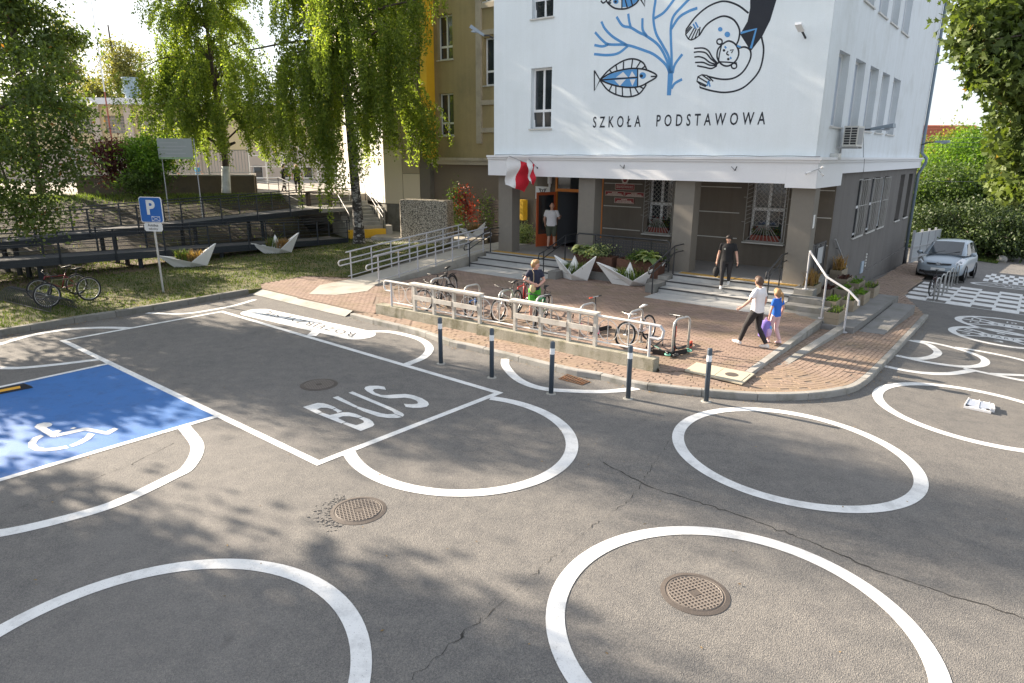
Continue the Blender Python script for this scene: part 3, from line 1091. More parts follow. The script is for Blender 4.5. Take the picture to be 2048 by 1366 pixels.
def wall_holes(mb, P, a0, a1, z0, z1, holes, depth):
    """P(a, z, k): k = distance into the wall. holes (a0,a1,z0,z1): cut out, with reveals"""
    xs_ = sorted({a0, a1} | {h[0] for h in holes} | {h[1] for h in holes})
    zs_ = sorted({z0, z1} | {h[2] for h in holes} | {h[3] for h in holes})
    for xa, xb in zip(xs_[:-1], xs_[1:]):
        for za, zb in zip(zs_[:-1], zs_[1:]):
            xm, zm = (xa + xb) / 2, (za + zb) / 2
            if any(h[0] < xm < h[1] and h[2] < zm < h[3] for h in holes): continue
            mb.quad(P(xa, za, 0), P(xb, za, 0), P(xb, zb, 0), P(xa, zb, 0))
    for h in holes:
        a, b, c, d = h[:4]
        mb.quad(P(a, c, 0), P(a, d, 0), P(a, d, depth), P(a, c, depth))
        mb.quad(P(b, c, 0), P(b, d, 0), P(b, d, depth), P(b, c, depth))
        mb.quad(P(a, c, 0), P(b, c, 0), P(b, c, depth), P(a, c, depth))
        mb.quad(P(a, d, 0), P(b, d, 0), P(b, d, depth), P(a, d, depth))

def window(root, P, h, depth, split=.30, cols=2, glass=None, sill=True, tilt=False, fw=.07):
    """P as above; frame with mullions, one pane per light, outer sill"""
    a0, a1, z0, z1 = h
    def Q(a, z, k): return P(a, z, k)
    def bar(mb, xa, xb, za, zb, k0, k1):
        mb.box(xa, xb, za, zb, k0, k1, lambda x, z, k: Q(x, z, k))
    k0 = depth - .02
    mb = MB()
    zt = z0 + (z1 - z0) * split
    bar(mb, a0, a0 + fw, z0, z1, k0, k0 + .06)
    bar(mb, a1 - fw, a1, z0, z1, k0, k0 + .06)
    bar(mb, a0 + fw, a1 - fw, z0, z0 + fw, k0, k0 + .06)
    bar(mb, a0 + fw, a1 - fw, z1 - fw, z1, k0, k0 + .06)
    if split > 0: bar(mb, a0 + fw, a1 - fw, zt - fw * .7, zt + fw * .7, k0, k0 + .06)
    for c in range(1, cols):
        x = a0 + (a1 - a0) * c / cols
        bar(mb, x - fw * .6, x + fw * .6, z0 + fw, z1 - fw, k0 - .004, k0 + .05)
    fr = mb.build('window', PVC, root)
    for c in range(cols):
        xa = a0 + (a1 - a0) * c / cols + fw * .6
        xb = a0 + (a1 - a0) * (c + 1) / cols - fw * .6
        for za, zb in ([(z0 + fw, zt - fw * .7), (zt + fw * .7, z1 - fw)] if split > 0 else [(z0 + fw, z1 - fw)]):
            m2 = MB()
            lean = .06 if tilt and zb < zt + .01 else 0
            m2.add([Q(xa, za, k0 + .03), Q(xb, za, k0 + .03), Q(xb, zb, k0 + .03 - lean), Q(xa, zb, k0 + .03 - lean)], [(0, 1, 2, 3)])
            m2.build('pane', glass or GLASS, fr, recalc=False)
    if sill:
        m3 = MB()
        m3.box(a0 - .06, a1 + .06, z0 - .05, z0, -.06, depth - .021, lambda x, z, k: Q(x, z, k))
        m3.build('sill', SILL, fr)
    return fr

TOPZ = 12.6
def PF(a, z, k): return L(a, k, z)
def PS(a, z, k): return L(k, a, z)
fw_holes = [(9.50, 10.45, 5.42, 7.57), (9.50, 10.45, 9.26, 11.41)]
mb = MB()
wall_holes(mb, PF, 0, 12.25, 4.3, TOPZ, fw_holes, .24)
mb.build('front_wall', WHITE, school, recalc=False)
for h in fw_holes:
    window(school, PF, h, .22, tilt=True)

# side wall: first and second floor openings measured from the picture
c6a = crop(1550, 0, .2432)
side_h = []
for xl, xr, yt in ((535, 622, 400), (670, 750, 475), (790, 858, 537), (890, 948, 590), (980, 1037, 638)):
    d0 = side_dz(*c6a(xl, yt))[0]
    d1 = side_dz(*c6a(xr, yt + (xr - xl) * .52))[0]
    side_h.append((d0, d1, 5.36, 7.52))
up_h = [(a, b, 9.22, 11.4) for a, b, _, _ in side_h]
mb = MB()
wall_holes(mb, PS, 0, 20.1, 4.3, TOPZ, side_h + up_h, .26)
mb.build('side_wall', WHITE_S, school, recalc=False)
for h in side_h + up_h:
    window(school, PS, h, .24, cols=1, glass=SKYTINT, split=0)
# plain back, left end, roof, portico ceiling
mb = MB()
mb.quad(L(12.25, 0, 0), L(12.25, 0, TOPZ), L(12.25, 20.1, TOPZ), L(12.25, 20.1, 0)) if False else None
mb.quad(L(12.25, .0, 4.3), L(12.25, 0, TOPZ), L(12.25, 20.1, TOPZ), L(12.25, 20.1, 4.3))
mb.quad(L(12.25, 3.0, -1.5), L(12.25, 3, 4.3), L(12.25, 20.1, 4.3), L(12.25, 20.1, -1.5))
mb.quad(L(12.25, 20.1, -1.5), L(12.25, 20.1, TOPZ), L(0, 20.1, TOPZ), L(0, 20.1, -1.5))
mb.build('rear_wall', WHITE_S, school, recalc=False)
mb = MB()
mb.lbox(-.35, 12.5, -.35, 20.4, TOPZ, TOPZ + .25)
mb.build('roof', GREYW, school)
mb = MB()
mb.lbox(.02, 12.23, .02, 2.98, 3.9, 3.96)
mb.build('portico_ceiling', BAND, school)

# cornice band, front and side, with a moulded top edge
def band(mb, s0, s1, zb, side=False, d0=0, d1=20.1):
    if not side:
        mb.lbox(s0, s1, -.14, .30, zb, 4.28)
        mb.lbox(s0, s1, -.19, .28, 4.283, 4.36)
        mb.lbox(s0, s1, -.25, .26, 4.363, 4.44)
    else:
        mb.lbox(-.14, .30, d0, d1, zb, 4.278)
        mb.lbox(-.19, .28, d0, d1, 4.281, 4.358)
        mb.lbox(-.25, .26, d0, d1, 4.361, 4.438)
mb = MB()
band(mb, .75, 12.45, 3.66)
mb.lbox(-.14, .748, -.141, .9, 3.545, 4.28)
mb.lbox(-.19, .748, -.19, .9, 4.283, 4.36)
mb.lbox(-.25, .748, -.25, .9, 4.363, 4.44)
mb.build('cornice', BAND, school)
mb = MB()
mb.lbox(-.139, .30, .902, 3.0, 3.545, 4.278)
mb.lbox(-.19, .28, .902, 3.0, 4.281, 4.358)
mb.lbox(-.25, .26, .902, 3.0, 4.361, 4.438)
band(mb, 0, 0, 3.93, True, 3.002, 20.12)
mb.build('cornice', BAND, school)
for s0, s1 in ((11.4, 12.1), (7.55, 8.25), (3.7, 4.4), (-.10, .58)):
    mb = MB()
    mb.lbox(s0, s1, .1, .62, .6, 3.66 if s1 > 1 else 3.545)
    mb.build('pillar', PILLAR, school)

# ground floor: recessed portico wall (d = 3) and the grey side wall
c3 = crop(1250, 330, 500 / 2045)
c2 = crop(960, 300, 500 / 2045)
cd = crop(1040, 340, 300 / 2048)
sA1, _ = face_sz(*c2(1350, 400), 3.0); sA0, _ = face_sz(*c2(1582, 400), 3.0)
sB1, _ = face_sz(*c3(990, 400), 3.0); sB0, _ = face_sz(*c3(1312, 400), 3.0)
zsil = 1.52
winA = (sA0 + .05, sA1 - .15, zsil, 3.75)
winB = (sB0 + .03, sB1 - .15, zsil, 3.75)
sD1, _ = face_sz(*cd(482, 400), 3.0); sD0, _ = face_sz(*cd(1133, 400), 3.0)
door_h = (sD0, sD1, .6, 3.80)
PB = lambda a, z, k: L(a, 3.0 + k, z)
mb = MB()
wall_holes(mb, PB, -.02, 12.25, .55, 3.92, [winA, winB, door_h], .22)
mb.build('portico_wall', DARKW, school, recalc=False)
for h in (winA, winB):
    window(school, PB, h, .2, split=.5, cols=2, fw=.09)
# pale joint lines in the render
for yy in (372, 421, 470):
    _, z = face_sz(1386, yy, 3.0)
    for a, b in ((sB1 + .25, sA0 - .1), (sA1 + .15, sD0 - .05), (0.02, sB0 - .15)):
        if b > a: MB().lbox(a, b, 2.985, 3.0, z - .015, z + .015).build('joint_trim', SILL, school)
# side ground floor
c6b = crop(1650, 200, 398 / 2044)
gh = []
for xl, xr, yt in ((360, 452, 798), (494, 574, 792), (604, 664, 786), (782, 826, 770), (866, 906, 766)):
    gh.append((side_dz(*c6b(xl, yt))[0], side_dz(*c6b(xr, yt - 5))[0], 1.48, 3.66))
mb = MB()
wall_holes(mb, PS, 3.0, 20.1, -1.6, 3.94, gh, .22)
mb.build('side_plinth_wall', GREYW, school, recalc=False)
for k, h in enumerate(gh):
    window(school, PS, h, .2, cols=1, split=.5 if k < 3 else 0, glass=GLASS)
mb = MB()
mb.lbox(-.06, .0, 3.0, 20.1, -1.6, -.2)
mb.build('wall_base', GREYW, school)
# window grilles
def grille(P, a0, a1, z0, z1, k, wave=False, rays=True):
    mb = MB()
    r = .011
    def T(pts, rr=r): mb.tube([P(x, z, k) for x, z in pts], rr, 4)
    for q in (((a0, z0), (a1, z0)), ((a0, z1), (a1, z1)), ((a0, z0), (a0, z1)), ((a1, z0), (a1, z1)), ((a0, z0 + (z1 - z0) * .55), (a1, z0 + (z1 - z0) * .55))):
        T(q, .014)
    if wave:
        n = max(3, int((a1 - a0) / .16))
        for i in range(1, n):
            x = a0 + (a1 - a0) * i / n
            T([(x + .035 * math.sin(t * 14 + i * 3.14), z0 + (z1 - z0) * t) for t in np.linspace(0, 1, 18)])
    else:
        xm = (a0 + a1) / 2
        w, zb = (a1 - a0), z0 + (z1 - z0) * .26
        ia, ib = a0 + w * .17, a1 - w * .17
        T(((ia, zb), (ib, zb)))
        T(((ia, zb), (ia, z1))); T(((ib, zb), (ib, z1)))
        st = .17
        k_ = np.arange(-30, 60)
        for c in k_:                                   # diamond net in the middle field
            for sg in (1, -1):
                seg = []
                for x in np.linspace(ia, ib, 9):
                    z = zb + sg * (x - ia) + c * st
                    if zb <= z <= z1: seg.append((x, z))
                if len(seg) > 1: T((seg[0], seg[-1]), .008)
        for i in range(1, 11):                         # sun ray bars in the side and bottom fields
            z = zb + (z1 - zb) * i / 11
            T(((a0, z - .12), (ia, z))); T(((a1, z - .12), (ib, z)))
        for i in range(0, 9):
            x = a0 + w * (i + .5) / 9
            T(((xm + (x - xm) * .25, zb), (x, z0)))
        for z in (zb + .1, z0 + (z1 - z0) * .7):
            T(((a0 - .12, z), (a0, z)), .012); T(((a1 + .12, z), (a1, z)), .012)
    return mb
for h in (winA, winB):
    grille(PB, h[0] - .1, h[1] + .13, h[2] - .02, 3.70, -.10).build('window_grille', GRATE, school)
    mb = MB(); mb.lbox(h[0] - .12, h[1] + .15, 2.80, 3.0, h[2] - .1, h[2] - .055); mb.build('window_ledge', SILL, school)
for h in gh[:3]:
    grille(PS, h[0] + .03, h[1] - .03, h[2] + .02, h[3] - .04, -.08, True).build('window_grille', GRATE, school)

# entrance
mb = MB()
zt0, zt1 = face_sz(*cd(600, 296), 3.0)[1], face_sz(*cd(600, 256), 3.0)[1]
mb.lbox(sD1 - .09, sD1, 2.98, 3.06, .6, 3.8)
mb.lbox(sD0, sD0 + .16, 2.98, 3.06, .6, 3.8)
mb.lbox(sD0 + .16, sD1 - .09, 2.981, 3.06, zt0, zt1)
mb.lbox(sD0 + .16, sD0 + .75, 2.982, 3.05, .6, 1.1)
mb.lbox(sD0 + .75, sD0 + .83, 2.979, 3.06, .6, zt0)
dfr = mb.build('door_frame', ORANGE, school)
mb = MB()
mb.quad(L(sD0 + .16, 3.03, 1.1), L(sD0 + .75, 3.03, 1.1), L(sD0 + .75, 3.03, zt0), L(sD0 + .16, 3.03, zt0))
mb.quad(L(sD0 + .16, 3.03, zt1), L(sD1 - .09, 3.03, zt1), L(sD1 - .09, 3.03, 3.8), L(sD0 + .16, 3.03, 3.8))
mb.build('pane', GLASS, dfr, recalc=False)
# hall behind the open door
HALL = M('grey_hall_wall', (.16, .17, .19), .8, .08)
mb = MB()
mb.quad(L(sD1, 3.2, .6), L(sD1, 3.2, 3.8), L(sD1 - .25, 6.0, 3.8), L(sD1 - .25, 6.0, .6))
mb.quad(L(sD1 - .25, 6, .6), L(sD1 - .25, 6, 3.8), L(sD0 - .6, 6, 3.8), L(sD0 - .6, 6, .6))
mb.quad(L(sD0 - .6, 3.2, .6), L(sD0 - .6, 3.2, 3.8), L(sD0 - .6, 6, 3.8), L(sD0 - .6, 6, .6))
mb.quad(L(sD0 - .6, 3.2, 3.8), L(sD1, 3.2, 3.8), L(sD1, 6, 3.8), L(sD0 - .6, 6, 3.8))
mb.build('entrance_hall', HALL, school, recalc=False)
# open leaf
leaf = MB()
hx = L(sD1 - .02, 2.97)
la = (L(sD1 + .30, 2.0) - L(sD1 - .02, 2.97)); la = la / np.linalg.norm(la); ln = np.array([-la[1], la[0], 0])
def lf(x, k, z):
    q = hx + la * x + ln * k
    return (q[0], q[1], z)
leaf.box(0, .1, 0, .05, .62, zt0 - .02, lf); leaf.box(.93, 1.02, 0, .05, .62, zt0 - .02, lf)
leaf.box(.1, .93, .001, .049, zt0 - .14, zt0 - .021, lf); leaf.box(.1, .93, .001, .049, .621, 1.15, lf)
dl = leaf.build('door', RED, school)
mb = MB(); mb.box(.1, .93, .022, .028, 1.15, zt0 - .14, lf); mb.build('pane', GLASS, dl)
mb = MB(); mb.tube([lf(.96, -.05, 1.5), lf(.96, -.06, 1.75)], .015, 6); mb.build('handle', STEEL, dl)
# papers on the fixed light
PAPER = M('white_paper', (.75, .75, .74), .8, .03, 3, 30, .02)
for q in (((1005, 355), (1090, 430)), ((1000, 445), (1052, 550))):
    a, b = F(*cd(*q[0]), 3.02), F(*cd(*q[1]), 3.02)
    s0, s1 = loc(a)[0], loc(b)[0]
    tag(MB().lbox(s1, s0, 3.016, 3.024, b[2], a[2]).build('notice_sheet', PAPER), 'white sheet taped to the orange framed door light, %s' % ('upper one' if q[0][1] < 400 else 'lower one'), 'notice', 'papers on the door')

# ---------------------------------------------------------------- mural and lettering (flat paint on the front wall)
cm = crop(1100, 0, 550 / 2047)
class Mural:
    def __init__(s, k): s.mb = MB(); s.k = k
    def pt(s, p):
        a, z = face_sz(*cm(*p), -.004 - s.k)
        return np.array([a, z])
    def line(s, pts, w=.052, n=6, closed=False):
        P = [s.pt(p) for p in pts]
        if closed: P = P + P[:1]
        P = spline(P, n) if n else P
        a, b = [], []
        for i in range(len(P)):
            t = P[min(i + 1, len(P) - 1)] - P[max(i - 1, 0)]
            t = t / (np.linalg.norm(t) + 1e-9)
            nn = np.array([-t[1], t[0]]) * w / 2
            a.append(P[i] + nn); b.append(P[i] - nn)
        k = len(P)
        s.mb.add([L(q[0], -.004 - s.k, q[1]) for q in a + b], [(i, i + 1, k + i + 1, k + i) for i in range(k - 1)])
        return s
    def fill(s, pts):
        P = [s.pt(p) for p in pts]
        s.mb.add([L(q[0], -.004 - s.k, q[1]) for q in P], [tuple(range(len(P)))])
        return s
    def disc(s, c, r, hole=0):
        if hole:
            return s.line([(c[0] + r * math.cos(t), c[1] + r * math.sin(t)) for t in np.linspace(0, 6.283, 15)], hole, 3)
        return s.fill([(c[0] + r * math.cos(t), c[1] + r * math.sin(t)) for t in np.linspace(0, 6.283, 18, endpoint=False)])
    def done(s, name, mat): return s.mb.build(name, mat, school, recalc=False)
m = Mural(0)
m.fill([(870, 710), (876, 560), (880, 530), (915, 530), (916, 590), (905, 650), (900, 710)])
for b_ in ([(890, 545), (860, 480), (780, 410), (700, 375), (570, 335), (440, 330), (390, 300), (335, 240)], [(570, 335), (470, 275), (410, 215), (382, 160)],
           [(440, 328), (390, 345), (330, 335)], [(580, 342), (510, 395), (430, 410), (328, 403)], [(892, 545), (870, 450), (810, 340), (720, 270), (660, 240), (600, 205), (540, 190), (495, 125)],
           [(602, 205), (590, 160), (582, 102)], [(722, 270), (690, 220), (688, 135)], [(897, 545), (885, 430), (840, 340), (790, 250), (770, 150), (775, 70), (785, 0), (780, -60)],
           [(775, 138), (850, 90), (920, 0), (950, -50)], [(905, 545), (905, 420), (900, 300), (900, 200), (920, 120), (990, 40), (1060, -30)],
           [(903, 215), (960, 130), (1030, 85), (1097, 60)], [(912, 545), (930, 480), (985, 403)], [(903, 660), (930, 620), (983, 590)]):
    m.line(b_, .085)
m.done('coral_mural', MBLUE)
m = Mural(0)
m.fill([(382, 595), (450, 550), (560, 520), (648, 515), (652, 642), (560, 645), (460, 628)]); m.disc((690, 562), 25)
m.done('fish_mural_blue', MBLUE)
m = Mural(0)
m.fill([(535, -40), (535, 55), (600, 48), (660, 0), (670, -40)]); m.disc((490, 10), 20)
m.done('fish_mural_blue', MBLUE)
m = Mural(.002)
for q in ([(490, 577), (545, 535), (580, 575)], [(480, 596), (565, 590), (520, 640)], [(590, 573), (610, 530), (637, 570)], [(594, 592), (637, 588), (613, 640)]): m.fill(q)
m.done('fish_mural_white', MWHITE)
m = Mural(.004)
m.line([(330, 525), (330, 675), (372, 595)], .05, 0, True)
m.line([(370, 595), (440, 520), (540, 455), (620, 438), (690, 465), (720, 517)]); m.line([(370, 595), (430, 670), (510, 710), (590, 720), (660, 700), (700, 655), (716, 628)])
m.line([(370, 595), (450, 545), (560, 515), (650, 510), (730, 525), (795, 565), (730, 612), (660, 645), (560, 649), (460, 630), (370, 595)])
for q in ([(382, 595), (650, 575)], [(652, 512), (652, 643)], [(750, 570), (790, 568)], [(440, 515), (462, 545)], [(490, 482), (500, 530)], [(548, 460), (545, 516)], [(615, 440), (605, 512)], [(675, 455), (640, 510)],
          [(710, 490), (682, 512)], [(440, 675), (462, 630)], [(490, 700), (490, 640)], [(540, 715), (538, 650)], [(605, 718), (595, 650)], [(660, 698), (630, 650)], [(697, 660), (665, 642)],
          ): m.line(q, .045, 0)
m.disc((680, 565), 12); m.done('fish_mural_outline', NAVY)
m = Mural(.004)
for q in ([(535, -30), (535, 60)], [(560, 0), (575, 55)], [(600, -10), (615, 45)], [(430, 20), (455, 22)], [(435, 12), (455, 2)]): m.line(q, .045, 0)
m.disc((488, 12), 10)
m.line([(415, -20), (425, 15), (470, 55), (520, 67), (580, 60), (640, 25), (670, -20)]); m.line([(665, -20), (705, 45), (705, -30)], .05, 0); m.line([(378, 5), (395, 22), (415, 10)], .05)
m.done('fish_mural_outline', NAVY)
m = Mural(0)
m.fill([(1490, -60), (1490, 60), (1470, 160), (1415, 255), (1495, 380), (1580, 270), (1640, 150), (1685, 0), (1690, -60)])
m.line([(1012, 222), (1080, 130), (1160, 60), (1240, 20), (1310, 10), (1400, 40), (1478, 98)]); m.line([(1110, 265), (1160, 190), (1230, 140), (1300, 120), (1370, 150), (1410, 220), (1405, 290), (1388, 332)])
m.line([(1575, 275), (1590, 380), (1560, 520), (1480, 620), (1400, 670), (1300, 688), (1200, 675), (1115, 650)]); m.line([(1405, 358), (1450, 350), (1490, 375), (1490, 440), (1440, 530), (1370, 580), (1280, 590), (1170, 568)])
for q in ([(1012, 222), (1010, 258), (1030, 290), (1050, 298), (1078, 288), (1108, 266), (1117, 200)], [(1010, 256), (1058, 200)], [(1030, 290), (1075, 207)], [(1050, 298), (1090, 212)], [(1078, 288), (1106, 215)], [(1015, 235), (1048, 195)],
          [(1170, 562), (1215, 605)], [(1130, 556), (1195, 602)], [(1100, 572), (1178, 618)], [(1094, 605), (1168, 638)], [(1115, 650), (1118, 628), (1160, 645)], [(1170, 562), (1130, 556), (1100, 572), (1094, 605), (1118, 628)],
          [(1340, 375), (1365, 370), (1350, 395)]): m.line(q, .04, 0)
m.line([(1280, 330), (1330, 305), (1380, 330), (1405, 390), (1385, 450), (1330, 490), (1280, 480), (1245, 430), (1250, 370)], .05, 6, True)
m.line([(1278, 332), (1262, 400), (1252, 475)], .04); m.line([(1252, 460), (1320, 463), (1392, 470)], .04); m.line([(1325, 380), (1315, 400), (1332, 412)], .04)
m.disc((1262, 310), 20, .045); m.disc((1370, 490), 20, .045); m.disc((1295, 375), 10); m.disc((1327, 440), 10)
for q in ([(1250, 475), (1210, 430), (1180, 380), (1140, 358), (1072, 360)], [(1248, 478), (1200, 440), (1160, 395), (1110, 385), (1070, 390)], [(1246, 482), (1190, 465), (1150, 435), (1110, 422), (1075, 425)],
          [(1244, 487), (1190, 485), (1140, 465), (1080, 465)], [(1242, 490), (1200, 510), (1150, 500), (1095, 490)]): m.line(q, .045)
m.done('swimmer_mural', NAVY)
m = Mural(.002)
m.line([(1420, 245), (1535, 215), (1495, 360)], .07, 0); m.done('collar_mural', MBLUE)
for c_, r_ in (((1267, 218), 17), ((1320, 256), 21)): Mural(.002).disc(c_, r_).done('bubble_mural', MBLUE)
for q in ([(1065, 178), (1085, 212)], [(1082, 165), (1103, 205)], [(1170, 640), (1180, 600)], [(1180, 602), (1192, 645)], [(1300, 345), (1312, 360)], [(1340, 425), (1350, 438)], [(1392, 340), (1420, 350)]): Mural(.002).line(q, .05, 0).done('blue_stroke_mural', MBLUE)
tf = bilerp(L(7.67, -.005, 5.405), L(1.57, -.005, 5.39), L(1.57, -.005, 5.765), L(7.67, -.005, 5.785))
text_on(MB(), 'SZKOŁA  PODSTAWOWA', tf, .012, 1.75).build('lettering', NAVY, school, recalc=False)

# ---------------------------------------------------------------- landing, steps, tiles
land = thing('entrance_landing', L(6, 1, .14), None, None); land['kind'] = 'structure'
mb = MB()
mb.lbox(-.15, 12.24, -.55, 2.995, -.9, .56)
mb.lbox(4.0, 8.15, -.9, -.552, -.3, .55)
mb.build('base', CONC, land)
mb = MB(); mb.lbox(.0, 12.2, .1, 2.99, .561, .6); mb.build('floor', FLOORC, land)
TILES = {'left': (8.2, 12.2), 'right': (0, 3.95)}
for nm, (s0, s1) in TILES.items():
    for k, (z, d1) in enumerate(((.6, -.6), (.447, -1.12), (.293, -1.65))):
        dback = .1 if k == 0 else d1 + .56
        n = 4
        for i in range(n):
            a = s0 + (s1 - s0) * i / n; b = s0 + (s1 - s0) * (i + 1) / n
            MB().lbox(a + .003, b - .003, d1 + .06, dback, z - .03, z).build('step_tile', GRANITE, land)
            MB().lbox(a + .003, b - .003, d1 + .012, d1 + .04, z - .152, z - .031).build('riser_tile', GRANITE, land)
        MB().lbox(s0, s1, d1, d1 + .058, z - .036, z + .002).build('step_edge', NOSING, land)
        MB().lbox(s0 + .01, s1 - .01, d1 + .04, .0, z - .16, z - .031).build('step_core', CONC, land)
    for i in range(8):
        for j in range(2):
            a = s0 + (s1 - s0) * i / 8; b = s0 + (s1 - s0) * (i + 1) / 8
            d0 = -1.662 - (.5 * j)
            MB().lbox(a + .003, b - .003, d0 - .49, d0, .09, .147 + .002 * ((i + j) % 2)).build('apron_tile', GRANITE, land)
    mb = MB(); mb.lbox(s0 + .05, s1 - .05, -.28, .06, .6, .606)
    n = int((s1 - s0) / .12)
    for i in range(n):
        for j in range(3):
            a = s0 + .08 + i * .12; mb.lbox(a, a + .045, -.25 + j * .1, -.205 + j * .1, .606, .613)
    mb.build('tactile_strip', TACT, land)
# terraced wing walls beside the right steps
WING = M('wing_wall_block', (.20, .195, .185), .9, .15, 3, 60, .35, island=.15, dirt=(.13, .13, .105), dscale=2)
for z, s1, d0 in ((.60, -.55, -.62), (.44, -.95, -1.1), (.28, -1.2, -1.6)):
    MB().lbox(s1, -.005, d0, d0 + .47, -.4, z).build('wing_block', WING, land)
MB().lbox(3.97, 4.3, -1.9, -.55, -.1, .42).build('wing_block', WING, land)
MB().lbox(7.85, 8.18, -1.9, -.55, -.1, .42).build('wing_block', WING, land)
MB().lbox(-1.35, .0, -2.35, -1.62, -.4, .137).build('wing_block', WING, land)

# ================================================================ TAN WING (set back 5.2 m)
TAN = M('stained_ochre_render', (.36, .285, .15), .9, .12, .9, 30, .2, dirt=(.23, .20, .11), dscale=.45, streak=.14)
TANTRIM = M('pale_render_frame', (.42, .37, .29), .9, .1, 2, 30, .2, dirt=(.27, .24, .19), dscale=1)
BROWNW = M('brown_ground_floor_render', (.17, .14, .11), .9, .1, 1, 30, .2)
tan = thing('ochre_wing', L(16.5, 5.2, .3), 'stained ochre wing with white windows and a yellow corner strip', 'building')
PT_ = lambda a, z, k: L(a, 5.2 + k, z)
th_ = [(19.2, 20.24, 5.4, 7.5), (19.2, 20.24, 9.1, 11.2), (15.35, 16.4, 7.6, 9.9), (15.35, 16.4, 11.3, 12.4)]
sW0 = face_sz(990, 100, 5.2)[0]
th_[2] = (sW0 - .55, face_sz(968, 100, 5.2)[0], face_sz(975, 171, 5.2)[1], face_sz(975, 75, 5.2)[1])
th_[3] = (th_[2][0], th_[2][1], th_[2][2] + 3.75, th_[2][3] + 2.6)
mb = MB()
wall_holes(mb, PT_, 12.26, 21.0, 4.2, 13.5, th_, .22)
mb.build('front_wall', TAN, tan, recalc=False)
for h in th_:
    window(tan, PT_, h, .2)
    if h[0] > 19: continue
fr0, fr1 = th_[2][0] - .3, th_[2][1] + .12
mb = MB()
mb.lbox(fr1, fr1 + .32, 5.08, 5.2, 5.0, 13.4)
for z in (th_[2][2] - 2.2, th_[2][2] - .9, th_[2][3] + .12, th_[2][3] + 1.3):
    mb.lbox(fr0, fr1, 5.1, 5.2, z, z + .22)
mb.build('window_surround', TANTRIM, tan)
mb = MB(); mb.lbox(20.5, 20.95, 4.6, 5.19, 4.25, 13.5); mb.build('corner_strip', YEL, tan)
mb = MB()
mb.lbox(12.46, 20.9, 4.95, 5.3, 4.16, 4.3); mb.lbox(12.46, 20.9, 5.05, 5.3, 3.95, 4.157)
mb.build('cornice', TANTRIM, tan)
mb = MB(); mb.quad(L(12.26, 5.35, 0), L(21, 5.35, 0), L(21, 5.35, 4.0), L(12.26, 5.35, 4.0))
mb.build('ground_floor_wall', BROWNW, tan, recalc=False)
mb = MB(); mb.lbox(12.3, 21, 5.5, 14, 13.3, 13.6); mb.lbox(12.3, 20.95, 5.6, 13.8, 0, 13.3); mb.build('roof', GREYW, tan)

# ================================================================ PANEL CLAD BLOCK
K0 = np.array([-7.06, 38.0, 0]); K1 = np.array([-4.45, 37.15, 0]); K2 = np.array([-11.6, 45.6, 0])
zrow = lambda v: at_y(772, v, 38.0)[2]
zb_, z2, z1_, z0_ = zrow(407), zrow(346.6), zrow(297.7), zrow(183)
P_LIGHT = M('white_cladding_panel', (.66, .65, .62), .6, .04, .8, 20, .04)
P_CREAM = M('cream_cladding_panel', (.52, .46, .36), .6, .05, .8, 20, .04)
P_BEIGE = M('beige_cladding_panel', (.33, .28, .215), .6, .05, .8, 20, .04)
P_DARK = M('dark_cladding_panel', (.13, .115, .10), .6, .05, .8, 20, .04)
P_GREY = M('grey_cladding_panel', (.42, .42, .42), .6, .05, .8, 20, .04)
blk = thing('panel_clad_block', (*K0[:2], zb_), 'corner block clad in white, cream and grey panels behind the birch', 'building')
def panel(a, b, f0, f1, z0, z1, mat, out):
    p, q = a + (b - a) * f0, a + (b - a) * f1
    t = (q - p) / np.linalg.norm(q - p)
    nn = np.array([t[1], -t[0], 0]) * out
    g_ = .012
    p, q = p + t * g_, q - t * g_
    m_ = MB()
    m_.hexa([(*(p)[:2], z0 + g_), (*(q)[:2], z0 + g_), (*(q + nn * .04)[:2], z0 + g_), (*(p + nn * .04)[:2], z0 + g_),
             (*(p)[:2], z1 - g_), (*(q)[:2], z1 - g_), (*(q + nn * .04)[:2], z1 - g_), (*(p + nn * .04)[:2], z1 - g_)])
    m_.build('cladding_panel', mat, blk)
TZ = 14.0
for f0, f1, rows in ((0, .40, [(zb_, z1_, P_CREAM), (z1_, z0_, P_BEIGE), (z0_, TZ - 3.5, P_LIGHT), (TZ - 3.5, TZ, P_CREAM)]),
                     (.40, .78, [(zb_, z2, P_CREAM), (z2, z0_ + 1.2, P_BEIGE), (z0_ + 1.2, TZ, P_CREAM)]),
                     (.78, 1.0, [(zb_ - .4, z1_, P_DARK), (z1_, z1_ + 1.6, P_CREAM), (z1_ + 1.6, TZ - 4, P_DARK), (TZ - 4, TZ, P_BEIGE)])):
    for a, b, mt in rows: panel(K0, K1, f0, f1, a, b, mt, 1)
for f0, f1, rows in ((0, .24, [(zb_, z1_, P_LIGHT), (z1_, z0_, P_LIGHT), (z0_, TZ, P_CREAM)]), (.24, .5, [(zb_, zb_ + 1.0, P_LIGHT), (zb_ + 1.0, z0_ + .6, P_GREY), (z0_ + .6, TZ, P_LIGHT)]),
                     (.5, .76, [(zb_, z1_, P_LIGHT), (z1_, TZ, P_LIGHT)]), (.76, 1.0, [(zb_, z2 + .6, P_LIGHT), (z2 + .6, TZ, P_CREAM)])):
    for a, b, mt in rows: panel(K0, K2, f0, f1, a, b, mt, -1)
mb = MB()
mb.prism([(*(K0 + np.array([.02, .05, 0]))[:2], 0), (*K1[:2], 0), (-2.5, 41.5, 0), (-8, 48, 0), (*(K2 + np.array([.05, 0, 0]))[:2], 0)], (0, 0, TZ - .05))
mb.build('core', CONC_D, blk)

